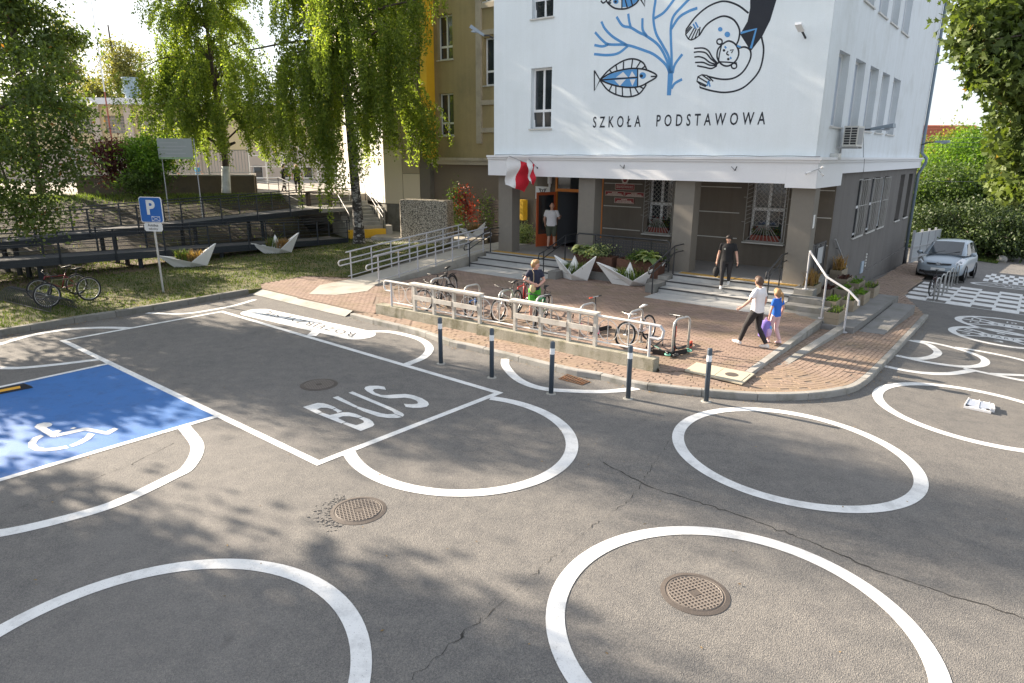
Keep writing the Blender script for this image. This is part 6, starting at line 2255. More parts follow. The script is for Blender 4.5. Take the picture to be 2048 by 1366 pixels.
# ---- plaza edge strip and second low kerb by the footway
def edge_strip(name, label, a, b, w, za, zb, mat, drop=.5, n=6):
    t = thing(name, (*a[:2], za), label, 'edging')
    d = (b - a)[:2] / np.linalg.norm((b - a)[:2]); nn = np.array([-d[1], d[0]]) * w
    for i in range(n):
        p, q = a[:2] + (b - a)[:2] * (i / n) + d * .004, a[:2] + (b - a)[:2] * ((i + 1) / n) - d * .004
        z0, z1 = za + (zb - za) * i / n, za + (zb - za) * (i + 1) / n
        m_ = MB(); m_.hexa([(*p, z0 - drop), (*q, z1 - drop), (*(q + nn), z1 - drop), (*(p + nn), z0 - drop), (*p, z0), (*q, z1), (*(q + nn), z1), (*(p + nn), z0)])
        m_.build('edge_stone', mat, t)
    return t
s0_ = on_z(1503, 746, PZ); s1_ = L(-1.3, -2.38, PZ)
edge_strip('paving_edge', 'concrete edge of the bike plaza above the sunken strip', s0_, s1_, .14, PZ + .006, PZ + .006, CONC)
w0_, w1_ = on_g(1572, 732, .12), on_z(1722, 630, .12)
w1_[2] = .02
edge_strip('kerb_wall', 'low sloping kerb wall between the sunken strip and the footway', w0_, w1_, .2, w0_[2] + .0, .06, CONC, n=5)
# terraced bed with planter boxes
TER = M('terrace_concrete', (.20, .195, .19), .9, .12, 2, 50, .3, dirt=(.14, .14, .12))
tw_ = thing('terrace_wall', w1_, 'grey retaining wall and slab carrying the wooden planter boxes', 'wall')
pA, pB = np.array([*w1_[:2], 0]), L(-2.3, 3.2)
mb = MB()
mb.prism([(*L(-1.22, -2.5)[:2], -.8), (*L(-2.1, -2.4)[:2], -.8), (*pB[:2], -.8), (*L(-.02, 3.2)[:2], -.8), (*L(-.02, -1.5)[:2], -.8)], (0, 0, .86))
mb.build('slab', TER, tw_)
mb = MB()
mb.hexa([(*L(-2.15, -1.9)[:2], -.9), (*L(-2.75, -1.75)[:2], -.9), (*L(-2.9, 2.4)[:2], -.9), (*L(-2.32, 2.4)[:2], -.9), (*L(-2.15, -1.9)[:2], -.12), (*L(-2.75, -1.75)[:2], -.14), (*L(-2.9, 2.4)[:2], -.02), (*L(-2.32, 2.4)[:2], -.02)])
mb.build('ledge', TER, tw_)
# white handrail above it
h1, h2, h3 = L(-.30, -.5, .6), L(-1.22, -2.15, .14), on_g(1687, 665, .15)
wr = thing('grey_handrail', h1, 'pale grey handrail sloping down from the right pillar to the footway', 'handrail')
for p, hgt_ in ((h1, 1.12), (h2, 1.14), (h3, 1.10)):
    MB().cyl(p, p + [0, 0, hgt_], .026, 10).build('post', TUBE, wr)
    MB().cyl(p, p + [0, 0, .02], .09, 10).build('foot_plate', TUBE, wr)
dd_ = (h3 - h2); dd_ = dd_ / np.linalg.norm(dd_)
MB().tube([h1 + [0, 0, 1.06] + BN * .12, h1 + [0, 0, 1.14] + BN * .05, h1 + [0, 0, 1.14], h2 + [0, 0, 1.16], h3 + [0, 0, 1.12], h3 + dd_ * .35 + [0, 0, 1.0], h3 + dd_ * .36 + [0, 0, .9]], .03, 10).build('rail', TUBE, wr)
# dark rail fixed to the side wall
MBt = MB(); a, b = S(1671, 479, -.1), S(1693, 535, -.1)
wr2 = thing('wall_handrail', a, 'dark handrail fixed to the grey side wall above the planter boxes', 'handrail')
MB().tube([a, b], .028, 8).build('rail', GREYM, wr2)
for f in (.3, .9): q = a + (b - a) * f; MB().tube([q, q + BU * .1], .012, 6).build('bracket', BLACKM, wr2)
# wooden planter boxes
PWOOD = M('grey_planter_board', (.27, .225, .165), .85, .14, 5, 70, .3, island=.15)
def pbox(label, c, rz, lx, ly, h, plant, z):
    t = thing('planter_box', (c[0], c[1], z), label, 'planter', 'wooden planter boxes on the terrace', 0)
    cr_, sr_ = math.cos(rz), math.sin(rz)
    def w(x, y, k): return (c[0] + cr_ * x - sr_ * y, c[1] + sr_ * x + cr_ * y, z + k)
    for j in range(2):
        z0, z1 = h * j / 2 + .004, h * (j + 1) / 2 - .002
        for q in ((-lx / 2, lx / 2, -ly / 2, -ly / 2 + .022), (-lx / 2, lx / 2, ly / 2 - .022, ly / 2), (-lx / 2, -lx / 2 + .022, -ly / 2 + .023, ly / 2 - .023), (lx / 2 - .022, lx / 2, -ly / 2 + .023, ly / 2 - .023)):
            m_ = MB(); m_.box(*q, z0, z1, w); m_.build('board', PWOOD, t)
    m_ = MB(); m_.box(-lx / 2 + .023, lx / 2 - .023, -ly / 2 + .023, ly / 2 - .023, .02, h - .05, w); m_.build('soil', SOIL, t)
    P = np.array([w(rng.uniform(-.42, .42) * lx, rng.uniform(-.38, .38) * ly, h - .04 + abs(rng.normal(0, .05))) for _ in range(170)])
    if plant == 'tan': arching('grass_blades', P[:110], .62, LF_TAN, t); leaf_cloud('foliage', P[110:], .06, LF_BG, t)
    elif plant == 'green': leaf_cloud('foliage', P, .085, LF_SHRUB, t)
    elif plant == 'purple': leaf_cloud('foliage', P, .08, LF_PURP, t)
    elif plant == 'sparse': leaf_cloud('foliage', P[:80], .07, LF_BG, t); arching('grass_blades', P[80:110], .2, LF_GRASS, t)
    return t
c5b = crop(1560, 440, 300 / 1708)
BR = math.atan2(BN[1], BN[0])
for lab, (u, v), z, pl_ in (('wooden planter with tawny grass at the top by the pillar', (345, 885), .32, 'tan'), ('wooden planter with purple leaves in the second row', (535, 920), .1, 'purple'),
                            ('wooden planter with dense green leaves by the middle handrail post', (590, 1060), .07, 'green'), ('wooden planter with yellowish seedlings, lowest of all', (620, 1195), .05, 'sparse'),
                            ('wooden planter half hidden by the sloping handrail, in the middle', (790, 1050), .055, 'sparse'), ('wooden planter under the end of the handrail', (905, 980), .06, 'green'),
                            ('wooden planter at the right end of the lowest row', (1020, 900), .06, 'sparse'), ('wooden planter with pale green leaves in the back row', (850, 850), .15, 'green'),
                            ('wooden planter with dark red leaves against the wall', (715, 800), .22, 'purple'), ('tall tawny grass planter in the corner of the wall', (660, 700), .35, 'tan'),
                            ('wooden planter between the red and green ones', (715, 925), .1, 'green')):
    p = on_z(*c5b(u, v - 40), z)
    pbox(lab, p, BR, .92, .38, .33, pl_, z)

# ---- metal notice gate and blue cabinet by the side wall
a = F(1619, 556, 1.6); a[2] = .6
ng = thing('notice_gate', a, 'black metal gate leaf with a white notice behind the right pillar', 'gate')
g0, g1 = L(-.02, .75, .6), L(-.02, 2.6, .6)
def gp(x, k, z): p = g0 + (g1 - g0) * x + BU * k; return (p[0], p[1], z)
mb = MB()
for x in (0, .33, .66, 1): mb.box(x - .012, x + .012, 0, .04, .62, 1.75, gp)
mb.box(0, 1, .001, .039, 1.7, 1.75, gp); mb.box(0, 1, .001, .039, .66, .7, gp); mb.build('leaf_frame', BLACKM, ng)
mb = MB(); mb.box(.02, .98, .015, .02, .72, 1.68, gp); mb.build('sheet', BLACKM, ng)
mb = MB(); mb.box(.45, .8, -.012, -.004, 1.05, 1.6, gp); mb.build('notice', M('grey_notice', (.42, .43, .44), .7, .1, 5, 40), ng)
cab = S(1718, 566, -.02); dC, _ = side_dz(1718, 560)
bc = thing('wall_cabinet', L(-.1, dC, -.6), 'narrow pale blue panel at the foot of the grey side wall', 'panel')
MB().lbox(-.05, -.003, dC - .18, dC + .28, -.75, .28).build('panel', M('pale_blue_panel', (.36, .44, .52), .5, .05), bc)
mb = MB()
for i in range(5): mb.lbox(-.03, -.003, dC + .62, dC + .85, -.02 + i * .12, .05 + i * .12)
tag(mb.build('vent_grille', SILL), 'small pale vent grille beside the blue panel', 'vent')

# ---- items fixed to the facade
# flags
FLW = M('white_flag_cloth', (.78, .78, .78), .8, .04, 5, 40, .05); FLR = M('red_flag_cloth', (.62, .02, .04), .8, .05, 5, 40, .05)
def flag(label, root_uv, root_d, tip_uv, tip_d, ln, wd, swing):
    a, b = F(*root_uv, root_d), F(*tip_uv, tip_d)
    t = thing('flag', a, label, 'flag', 'white and red flags over the entrance')
    MB().tube([a, b], .014, 6).build('staff', BLACKM if False else GREYM, t)
    MB().cyl(a + (a - b) * .02, a + (b - a) * .06, .03, 8).build('socket', BLACKM, t)
    d = (a - b) / np.linalg.norm(a - b)
    for nm, w0, w1, mt in (('white_half', 0, .5, FLW), ('red_half', .5, 1, FLR)):
        def fn(x, y):
            s = w0 + (w1 - w0) * x
            p = b + d * (wd * s)
            sway = swing * y * .55
            return p + np.array([0, 0, -ln * y]) + BU * (sway + .05 * math.sin(3 * y * 3.1 + s * 5)) - BN * (.07 * math.sin(s * 9 + y * 4))
        grid_mesh(nm, 6, 12, fn, mt, parent=t)
flag('large white and red flag hanging over the left steps', (1066, 331), -.14, (1018, 312), -1.25, 1.05, 1.05, .35)
flag('smaller white and red flag furled close to the cornice', (1075, 336), -.14, (1057, 317), -.75, .82, .42, -.05)
# spotlights on the band
for k, (u, v, lab) in enumerate(((1247, 337, 'pair of small flag sockets on the white band, left pair'), (1470, 341, 'pair of small flag sockets on the white band, right pair'))):
    p = F(u, v, -.14)
    t = thing('flag_socket', p, lab, 'flag socket', 'flag sockets on the white band')
    for s in (.09, -.09):
        MB().tube([p, p + BU * s - BN * .12 + [0, 0, .12]], .016, 8).build('socket', BLACKM if s < 0 else GREYM, t)
# cameras at the corner
p = L(-.14, -.14, 4.2) + np.array([0, 0, -.1])
cc_ = thing('security_cameras', p, 'cluster of small white security cameras at the building corner', 'camera')
for dx, nm in ((BU * .26 - BN * .14 + [0, 0, -.12], 'camera'), (-BU * .16 - BN * .1 + [0, 0, .06], 'camera'), (-BU * .14 + BN * .1 + [0, 0, -.16], 'camera')):
    MB().tube([p, p + dx * .6], .010, 6).build('arm', GREYM, cc_)
    o = MB().tube([p + dx * .6, p + dx * 1.15], .035, 8).build(nm, PVC, cc_)
    MB().tube([p + dx * 1.05, p + dx * 1.09], .035, 8).build('lens', BLACKM, cc_)
# floodlight on the facade
p = F(1611, 76, 0.0); q = F(1597, 48, -.55)
fl_ = thing('floodlight', p, 'white floodlight on a bracket high on the facade right of the mural', 'lamp')
MB().tube([p, (p + q) / 2, q], .03, 8).build('arm', BLACKM, fl_)
d = (q - p) / np.linalg.norm(q - p)
def fq(x, y, z): return q + BU * x * .0 + d * y + np.cross(d, BU) * x + BU * z
mb = MB(); mb.box(-.04, .04, -.30, .03, -.09, .09, fq); mb.build('housing', PVC, fl_)
# street lamps on the building
def wall_lamp(label, a, b, dirv, ln=.6, w=.22):
    t = thing('street_lamp', a, label, 'street lamp', 'grey lamps on arms from the building')
    a, b = np.array(a), np.array(b); d = np.array(dirv) / np.linalg.norm(dirv)
    MB().tube([a, (a + b) / 2 + [0, 0, .05], b], .03, 8).build('arm', BLACKM, t)
    s = np.cross(d, [0, 0, 1]); s /= np.linalg.norm(s); up = np.cross(s, d)
    def q(x, y, z): return b + d * x + s * y + up * z
    mb = MB(); mb.hexa([q(0, -w * .3, -.04), q(ln, -w * .5, -.05), q(ln, w * .5, -.05), q(0, w * .3, -.04), q(0, -w * .3, .05), q(ln, -w * .4, .08), q(ln, w * .4, .08), q(0, w * .3, .05)])
    mb.build('housing', M('lamp_grey_blue', (.25, .30, .35), .45, .06), t)
    mb = MB(); mb.ball(q(ln * .62, 0, -.055), (.16, .09, .05), 10, 6); mb.build('lens', GLASS if False else SKYTINT, t, True)
wall_lamp('grey street lamp poking out at the left edge of the white facade', L(12.27, -.02, 8.78), L(12.45, -.35, 8.85), BU * .9 - BN * .5 + np.array([0, 0, .62]), .62)
a = S(1715, 266, -.02)
wall_lamp('grey street lamp over the air conditioner on the side wall', a, a - BU * .5 - BN * .4 + [0, 0, .10], -BU * 1 - BN * .2 + np.array([0, 0, .13]), .72, .26)
a = S(1842, 290, -.02)
wall_lamp('far grey street lamp beside the downpipe', a, a - BU * .6 + [0, 0, .15], -BU * 1 + np.array([0, 0, .0]), .65, .28)
# air conditioner
d0a = side_dz(1690, 280, -.25)[0]; zb_ac = side_dz(1692, 292, -.5)[1]
ac = thing('air_conditioner', L(-.3, d0a, zb_ac), 'white air conditioner unit on brackets on the side wall', 'air conditioner')
ACW = M('ac_white', (.60, .60, .57), .5, .05)
mb = MB(); mb.lbox(-.60, -.18, d0a - .0, d0a + .85, zb_ac, zb_ac + .62); mb.build('case', ACW, ac)
mb = MB()
for i in range(7):
    for j in range(2): mb.lbox(-.57 + j * .19, -.41 + j * .19, d0a - .012, d0a - .003, zb_ac + .06 + i * .075, zb_ac + .115 + i * .075)
mb.build('front_grille', BLACKM, ac)
mb = MB()
for i in range(18): mb.lbox(-.615, -.603, d0a + .08 + i * .035, d0a + .10 + i * .035, zb_ac + .06, zb_ac + .56)
mb.build('fan_grille', GREYM, ac)
for x in (.12, .7): mb = MB(); mb.lbox(-.62, -.0, d0a + x, d0a + x + .05, zb_ac - .06, zb_ac - .003); mb.build('bracket', GREYM, ac)
mb = MB(); mb.tube([L(-.05, d0a + .5, zb_ac), L(-.05, d0a + .5, zb_ac - .7), L(-.02, d0a + .4, zb_ac - .75)], .03, 6); mb.build('pipe', GREYM, ac)
mb = MB(); mb.lbox(-.25, -.01, d0a - .6, d0a - .2, zb_ac - .42, zb_ac - .22)
tag(mb.build('junction_box', ACW), 'small white junction box below the air conditioner', 'junction box')
# cables on the cornice
WIRE = M('grey_cable', (.12, .12, .13), .6, .1)
mb = MB(); mb.tube([L(s, -.262, 4.452 + .02 * abs(math.sin(s * 2.1))) for s in np.linspace(12, -.2, 50)], .009, 4)
tag(mb.build('cable', WIRE), 'thin cable lying along the top of the white cornice', 'cable')
a = S(1727, 268, -.01); b = S(1727, 345, -.15)
tag(MB().tube([a, S(1727, 315, -.02), S(1729, 318, -.27), b], .008, 4).build('cable', WIRE), 'thin cable dropping down the side wall under the lamp', 'cable')
# downpipe
DPM = M('blue_grey_downpipe', (.17, .22, .27), .45, .08)
dp = thing('downpipe', L(-.12, 20.0, -1.2), 'blue grey downpipe at the far corner of the school', 'downpipe')
MB().tube([L(-.10, 20.0, 12.5), L(-.10, 20.0, 4.7), L(-.36, 20.0, 4.4), L(-.36, 20.0, 4.2), L(-.10, 20.0, 3.6), L(-.10, 20.0, -.3)], .075, 10).build('pipe', DPM, dp, True)
MB().tube([L(-.10, 20.0, -.3), L(-.10, 20.0, -1.5)], .13, 10).build('foot', BLACKM, dp, True)
# plates by the door
PLATE = M('dark_red_plate', (.26, .025, .03), .45, .06); PTXT = M('pale_plate_print', (.62, .56, .5), .6, .05)
for lab, q, txt in (('top red plate over the other three by the entrance', (1302, 182, 1560, 280), ['SZKOŁA PODSTAWOWA NR 53']), ('left red plate of the middle row by the entrance', (1166, 280, 1422, 362), 3),
                    ('right red plate of the middle row by the entrance', (1432, 296, 1692, 376), 3), ('lowest red plate by the entrance', (1292, 374, 1554, 466), 3)):
    A_ = F(*cd(q[0], (q[1] + q[3]) / 2 - (q[3] - q[1]) * .46), 2.96); B_ = F(*cd(q[2], (q[1] + q[3]) / 2 + (q[3] - q[1]) * .46), 2.96)
    sa, sb_ = loc(A_)[0], loc(B_)[0]
    t = thing('name_plate', L((sa + sb_) / 2, 2.96, B_[2]), lab, 'plate', 'red plates by the entrance')
    mb = MB(); mb.lbox(sb_, sa, 2.955, 2.985, B_[2], A_[2]); mb.build('panel', PLATE, t)
    mb = MB(); w = .012
    for z in (B_[2], A_[2] - w): mb.lbox(sb_, sa, 2.948, 2.9545, z, z + w)
    for s in (sb_, sa - w): mb.lbox(s, s + w, 2.949, 2.9545, B_[2] + w, A_[2] - w)
    mb.build('rim', PTXT, t)
    if isinstance(txt, list):
        h = A_[2] - B_[2]; zc = (A_[2] + B_[2]) / 2
        text_on(MB(), txt[0], bilerp(L(sa - .06, 2.947, zc - .05), L(sb_ + .06, 2.947, zc - .05), L(sb_ + .06, 2.947, zc + .05), L(sa - .06, 2.947, zc + .05)), .01).build('lettering', PTXT, t, recalc=False)
    else:
        mb = MB(); h = A_[2] - B_[2]
        for i, (k, wd) in enumerate(((.70, .3), (.44, .72), (.2, .86))):
            zc = B_[2] + h * k; sc_ = (sa + sb_) / 2; hw = (sa - sb_) / 2 * wd
            x = sc_ - hw
            while x < sc_ + hw:
                ww = rng.uniform(.03, .07); mb.lbox(x, min(x + ww, sc_ + hw), 2.949, 2.9545, zc - .018, zc + .018); x += ww + .015
        mb.build('print', PTXT, t)
e = F(*cd(1436, 132), 2.96)
em = thing('emblem', e, 'oval shield emblem with a red centre above the red plates', 'emblem')
mb = MB(); mb.add([e + BU * .16 * x + np.array([0, 0, .2 * z]) - BN * .01 for x, z in ((-1, 1), (1, 1), (1, 0), (.7, -.6), (0, -1), (-.7, -.6), (-1, 0))], [tuple(range(7))]).build('shield', PTXT, em, recalc=False)
mb = MB(); mb.add([e + BU * .10 * math.cos(x) + np.array([0, 0, .02 + .12 * math.sin(x)]) - BN * .014 for x in np.linspace(0, 6.283, 14, endpoint=False)], [tuple(range(14))]).build('centre', PLATE, em, recalc=False)
# white notice with antler mark and lamp left of the door
A_, B_ = F(*cd(214, 222), 2.96), F(*cd(406, 402), 2.96)
nb = thing('wall_sign', A_, 'white square sign with a black antler shaped mark left of the door', 'sign')
sa, sb_ = loc(A_)[0], loc(B_)[0]
MB().lbox(sb_, sa, 2.95, 2.985, B_[2], A_[2]).build('panel', PAPER, nb)
mb = MB(); zc, hw = (A_[2] * .62 + B_[2] * .38), (sa - sb_) / 2; sc_ = (sa + sb_) / 2
for q in (((.5, .22), (.3, .0), (.12, -.1)), ((.3, .0), (.28, .2)), ((-.5, .22), (-.3, 0), (-.12, -.1)), ((-.3, 0), (-.28, .2)), ((-.14, .16), (0, .05), (.14, .16)), ((0, .05), (0, -.12))):
    mb.tube([L(sc_ + x * hw, 2.946, zc + y * hw * 1.6) for x, y in q], .016, 5)
mb.build('mark', BLACKM, nb)
p = F(*cd(407, 120), 2.9)
wl_ = thing('wall_lamp', p, 'small white lamp under the portico ceiling left of the door', 'lamp')
MB().cyl(p + [0, 0, -.2], p + [0, 0, .2], .10, 10).build('housing', PVC, wl_); MB().cyl(p + [0, 0, -.36], p + [0, 0, -.2], .05, 8).build('stem', PVC, wl_)
# yellow meter box
p = F(1037, 441, 4.7)
yb = thing('meter_box', (p[0], p[1], .3), 'yellow meter box on the brown wall behind the first pillar', 'meter box')
s_, z_ = face_sz(1046, 441, 4.7); z2_ = face_sz(1040, 400, 4.7)[1]; s2_ = face_sz(1027.5, 440, 4.7)[0]
MB().lbox(s_, s2_, 4.7, 5.05, z_, z2_).build('box', YEL, yb); MB().lbox(s_ + .05, s2_ - .05, 4.75, 5.0, .3, z_ - .003).build('leg', DWOOD, yb)
MB().lbox(s_ + .30, s2_ - .04, 4.69, 4.698, z_ + .75, z_ + 1.0).build('sticker', M('green_sticker', (.15, .35, .25), .5, .1), yb)
# red flower boxes on the sills
for h, lab in ((winA, 'terracotta box with red geraniums in the left barred window'), (winB, 'terracotta box with red geraniums in the right barred window')):
    t = thing('flower_box', L((h[0] + h[1]) / 2, 2.93, h[2]), lab, 'flower box', 'flower boxes behind the window bars')
    MB().lbox(h[0] + .1, h[1] - .1, 2.925, 3.1, h[2] + .01, h[2] + .2).build('box', M('terracotta', (.20, .045, .03), .8, .1), t)
    P = np.array([L(rng.uniform(h[0] + .1, h[1] - .1), 3.0 + rng.normal(0, .04), h[2] + .25 + abs(rng.normal(0, .12))) for _ in range(420)])
    leaf_cloud('foliage', P[:330], .07, LF_BG, t); leaf_cloud('flowers', P[330:] + [0, 0, .08], .06, LF_RED, t)
# small thing: white plate on right pillar
MBp = MB(); MBp.lbox(-.115, -.103, .2, .36, 2.35, 2.75)
tag(MBp.build('wall_plate', PAPER), 'small white plate on the side of the right pillar', 'plate')

# trellis
t = thing('trellis', F(985, 440, 4.9), 'brown slatted trellis on the wall left of the first pillar', 'trellis')
s_a, s_b = face_sz(958, 440, 5.0)[0], face_sz(998, 440, 5.0)[0]
for i in range(14):
    MB().lbox(s_b, s_a, 5.0, 5.03, .5 + i * .13, .57 + i * .13).build('slat', DWOOD, t)

# ---- parking sign
SP = on_z(327, 585, .14)
sg = thing('parking_sign', SP, 'blue parking sign with envelope mark and plate Autobus szkolny', 'sign')
topz = SP + np.array([-.02, 0, 2.98])
MB().cyl(SP, topz, .032, 10).build('pole', STEEL, sg)
SBLUE = M('sign_blue', (.02, .13, .46), .4, .04); SWH = M('sign_white', (.72, .73, .75), .4, .03)
fx = np.array([.966, -.259, 0]) ; fx = np.array([math.cos(R(-14)), math.sin(R(-14)), 0]); fy = np.array([-fx[1], fx[0], 0])
def sgp(x, k, z): return SP + fx * x + fy * (k - .05) + np.array([0, 0, z])
SW, Z0, Z1 = .41, 2.22, 3.0
def plate(name, x0, x1, z0, z1, k0, k1, mat):
    m_ = MB(); c_ = .05
    o_ = [(x0 + c_, z0), (x1 - c_, z0), (x1, z0 + c_), (x1, z1 - c_), (x1 - c_, z1), (x0 + c_, z1), (x0, z1 - c_), (x0, z0 + c_)]
    m_.prism([sgp(x, k0, z) for x, z in o_], fy * (k1 - k0)); return m_.build(name, mat, sg)
plate('border', -SW, SW, Z0, Z1, -.005, .015, SWH); plate('blue_panel', -SW + .02, SW - .02, Z0 + .02, Z1 - .02, -.009, -.0055, SBLUE); plate('lower_plate', -.33, .33, Z0 - .27, Z0 - .015, -.006, .012, SWH)
text_on(MB(), 'P', bilerp(sgp(-.15, -.012, Z0 + .24), sgp(.17, -.012, Z0 + .24), sgp(.17, -.012, Z1 - .09), sgp(-.15, -.012, Z1 - .09)), .035).build('letter', SWH, sg, recalc=False)
mb = MB()
ex = [sgp(x, -.012, z) for x, z in ((.0, Z0 + .05), (.29, Z0 + .05), (.29, Z0 + .19), (.0, Z0 + .19))]
for a, b in ((0, 1), (1, 2), (2, 3), (3, 0), (0, 2), (1, 3)): mb.tube([ex[a], ex[b]], .007, 4)
mb.build('envelope_mark', SWH, sg)
for txt, z, hw in (('Autobus', Z0 - .12, .19), ('szkolny', Z0 - .24, .17)):
    text_on(MB(), txt, bilerp(sgp(-hw, -.009, z), sgp(hw, -.009, z), sgp(hw, -.009, z + .085), sgp(-hw, -.009, z + .085)), .012).build('lettering', BLACKM, sg, recalc=False)

# info board on the bank
ia, ib = at_y(318, 318, 33.2), at_y(382, 277, 33.2)
ibd = thing('info_board', (ib[0], ib[1], 1.9), 'pale information board on posts above the bank', 'information board')
mb = MB(); mb.box(ia[0], ib[0], ia[1], ia[1] + .05, ia[2], ib[2]); mb.build('panel', M('pale_board', (.30, .33, .32), .5, .04), ibd)
for x in (ia[0] + .1, ib[0] + .08): MB().cyl((x, ia[1] + .08, 1.2), (x, ia[1] + .08, ib[2]), .024, 6).build('post', GREYM, ibd)
mb = MB()
for i, wd in enumerate((.6, .9, .75, .85, .5)):
    z = ib[2] - .22 - i * .16; mb.box(ia[0] + .12, ia[0] + .12 + (ib[0] - ia[0] - .25) * wd, ia[1] - .006, ia[1] - .002, z, z + .035)
mb.build('print', GREYM, ibd)
mb = MB(); mb.box(ia[0], ib[0], ia[1] - .007, ia[1] - .0025, ia[2], ia[2] + .09); mb.build('green_edge', M('dull_green_stripe', (.25, .36, .2), .5), ibd)
# ================================================================ CYCLES, SCOOTERS, RACKS
TYRE = M('tyre_rubber', (.016, .016, .017), .85, .1, 10, 60, .1)
RIM = M('bright_rim', (.50, .50, .50), .35, .08, 10, 60, .02, metal=.5)
BLK = M('black_plastic', (.016, .016, .018), .5, .1, 10, 60, .03)
def bike(label, rear, front, z, frame_c, R_=.33, lean=4, tyre=None, saddle=None, kid=False, step=False, grips=None, rack=False, rim=None, turn=12, group='bicycles parked on the plaza'):
    """rear / front: pixel of each hub; built in its own frame, x forward"""
    pr_, pf = on_z(*rear, z + R_), on_z(*front, z + R_)
    d = (pf - pr_)[:2]; d /= np.linalg.norm(d)
    c = (pr_ + pf) / 2
    k = R_ / .33
    fm = M('bike_paint_%d_%d_%d' % tuple(int(x * 255) for x in frame_c), frame_c, .35, .06, 8, 40, .02)
    b = thing('bicycle', (0, 0, 0), label, 'bicycle', group)
    wb_ = .52 * k if kid else .53 * k
    def wheel(x, yaw=0):
        ax = (math.sin(yaw), math.cos(yaw), 0)
        w = MB().ring((x, 0, R_), R_ - .022, .022 * (1.15 if not kid else 1.1), ax, 30, 7).build('wheel', tyre or TYRE, b, True)
        MB().ring((x, 0, R_), R_ - .052, .011, ax, 30, 5).build('rim', rim or RIM, w, True)
        sp = MB()
        e1 = np.array([math.cos(yaw), -math.sin(yaw), 0])
        for i in range(14):
            a = 2 * math.pi * i / 14
            sp.tube([(x, 0, R_), np.array([x, 0, R_]) + (R_ - .055) * (math.cos(a) * e1 + math.sin(a) * np.array([0, 0, 1]))], .0022, 3)
        sp.cyl(np.array([x, 0, R_]) - np.array(ax) * .045, np.array([x, 0, R_]) + np.array(ax) * .045, .022, 8)
        sp.build('spokes', RIM, w)
    wheel(-wb_); wheel(wb_, R(turn))
    BB = np.array([-.10 * k, 0, R_ * .86]); ST = np.array([-.24 * k, 0, R_ + .36 * k]); HT = np.array([.33 * k, 0, R_ + (.36 if not step else .40) * k]); HB = np.array([.37 * k, 0, R_ + .24 * k])
    rw = np.array([-wb_, 0, R_]); fwh = np.array([wb_, 0, R_])
    fr = MB()
    if not step: fr.tube([ST + [.01, 0, -.03], HT], .019 * k, 8)
    else: fr.tube([BB + (ST - BB) * .45, HT - [0, 0, .04]], .020 * k, 8)
    fr.tube([BB, HB], .023 * k, 8); fr.tube([BB, ST + (ST - BB) * .1], .018 * k, 8); fr.tube([HB, HT + [-.01, 0, .04]], .022 * k, 8)
    for s in (-1, 1):
        o = np.array([0, s * .05, 0]); fr.tube([BB + o * .6, rw + o], .011 * k, 6); fr.tube([ST + o * .5 - [0, 0, .05], rw + o], .010 * k, 6)
    fr.build('frame', fm, b, True)
    fk = MB()
    sy, cy = math.sin(R(turn)), math.cos(R(turn))
    for s in (-1, 1):
        o = np.array([s * .05 * sy, s * .05 * cy, 0]); fk.tube([HB + o * .7 + [.01, 0, .02], fwh + o], .014 * k, 6)
    fk.tube([HB + [0, 0, -.02], HT + [-.03, 0, .10]], .016 * k, 8)
    fk.build('fork', RIM if step else BLK, b, True)
    hb = MB(); hc = HT + np.array([.02, 0, .13 * k])
    sd_ = np.array([sy, cy, 0]); hwid = .30 * k
    hb.tube([hc - sd_ * hwid + [-.05, 0, .02], hc - sd_ * .1 + [.02, 0, .01], hc, hc + sd_ * .1 + [.02, 0, .01], hc + sd_ * hwid + [-.05, 0, .02]], .012, 8)
    hb.tube([HT, hc], .014, 8)
    h = hb.build('handlebar', BLK if grips is None else RIM, b, True)
    for s in (-1, 1):
        g = MB()
        e = hc + sd_ * s * hwid + [-.05, 0, .02]; g.cyl(e, e - sd_ * s * .11, .017, 8)
        g.tube([e - sd_ * s * .14 + [.02, 0, 0], e - sd_ * s * .05 + [.07, 0, -.03]], .006, 5)
        g.build('grip', BLK if grips is None else grips, h, True)
    top = ST + (ST - BB) / np.linalg.norm(ST - BB) * .22 * k
    s_ = MB(); s_.cyl(ST, top, .013, 8); s_.build('seat_post', BLK if not kid else RIM, b)
    s_ = MB(); s_.add([top + np.array(q) * k for q in ((.15, -.02, .02), (.15, .02, .02), (.0, .045, .035), (-.11, .075, .045), (-.13, 0, .05), (-.11, -.075, .045), (.0, -.045, .035), (.15, 0, -.01), (0, 0, -.02), (-.12, 0, -.005))],
                      [(0, 1, 2, 6), (2, 3, 4), (2, 4, 6), (4, 5, 6), (1, 0, 7), (1, 7, 8, 2), (0, 6, 8, 7), (2, 8, 9, 3), (6, 5, 9, 8), (3, 9, 4), (5, 4, 9)])
    s_.build('saddle', saddle or BLK, b, True)
    cr = MB(); cr.ring(BB, .085 * k, .008, (0, 1, 0), 18, 4); cr.cyl(BB - [0, .07, 0], BB + [0, .07, 0], .018, 8)
    for s, a in ((-1, .5), (1, .5 + math.pi)):
        e = BB + np.array([.16 * k * math.cos(a), s * .07, .16 * k * math.sin(a)]); cr.tube([BB + [0, s * .06, 0], e], .009, 5); cr.box(e[0] - .04, e[0] + .04, e[1] - .0, e[1] + s * .09, e[2] - .01, e[2] + .01)
    cr.tube([BB + [0, -.03, .08 * k], rw + [0, -.03, .04]], .005, 4); cr.tube([BB + [0, -.03, -.08 * k], rw + [0, -.03, -.04]], .005, 4)
    cr.build('crank', BLK, b)
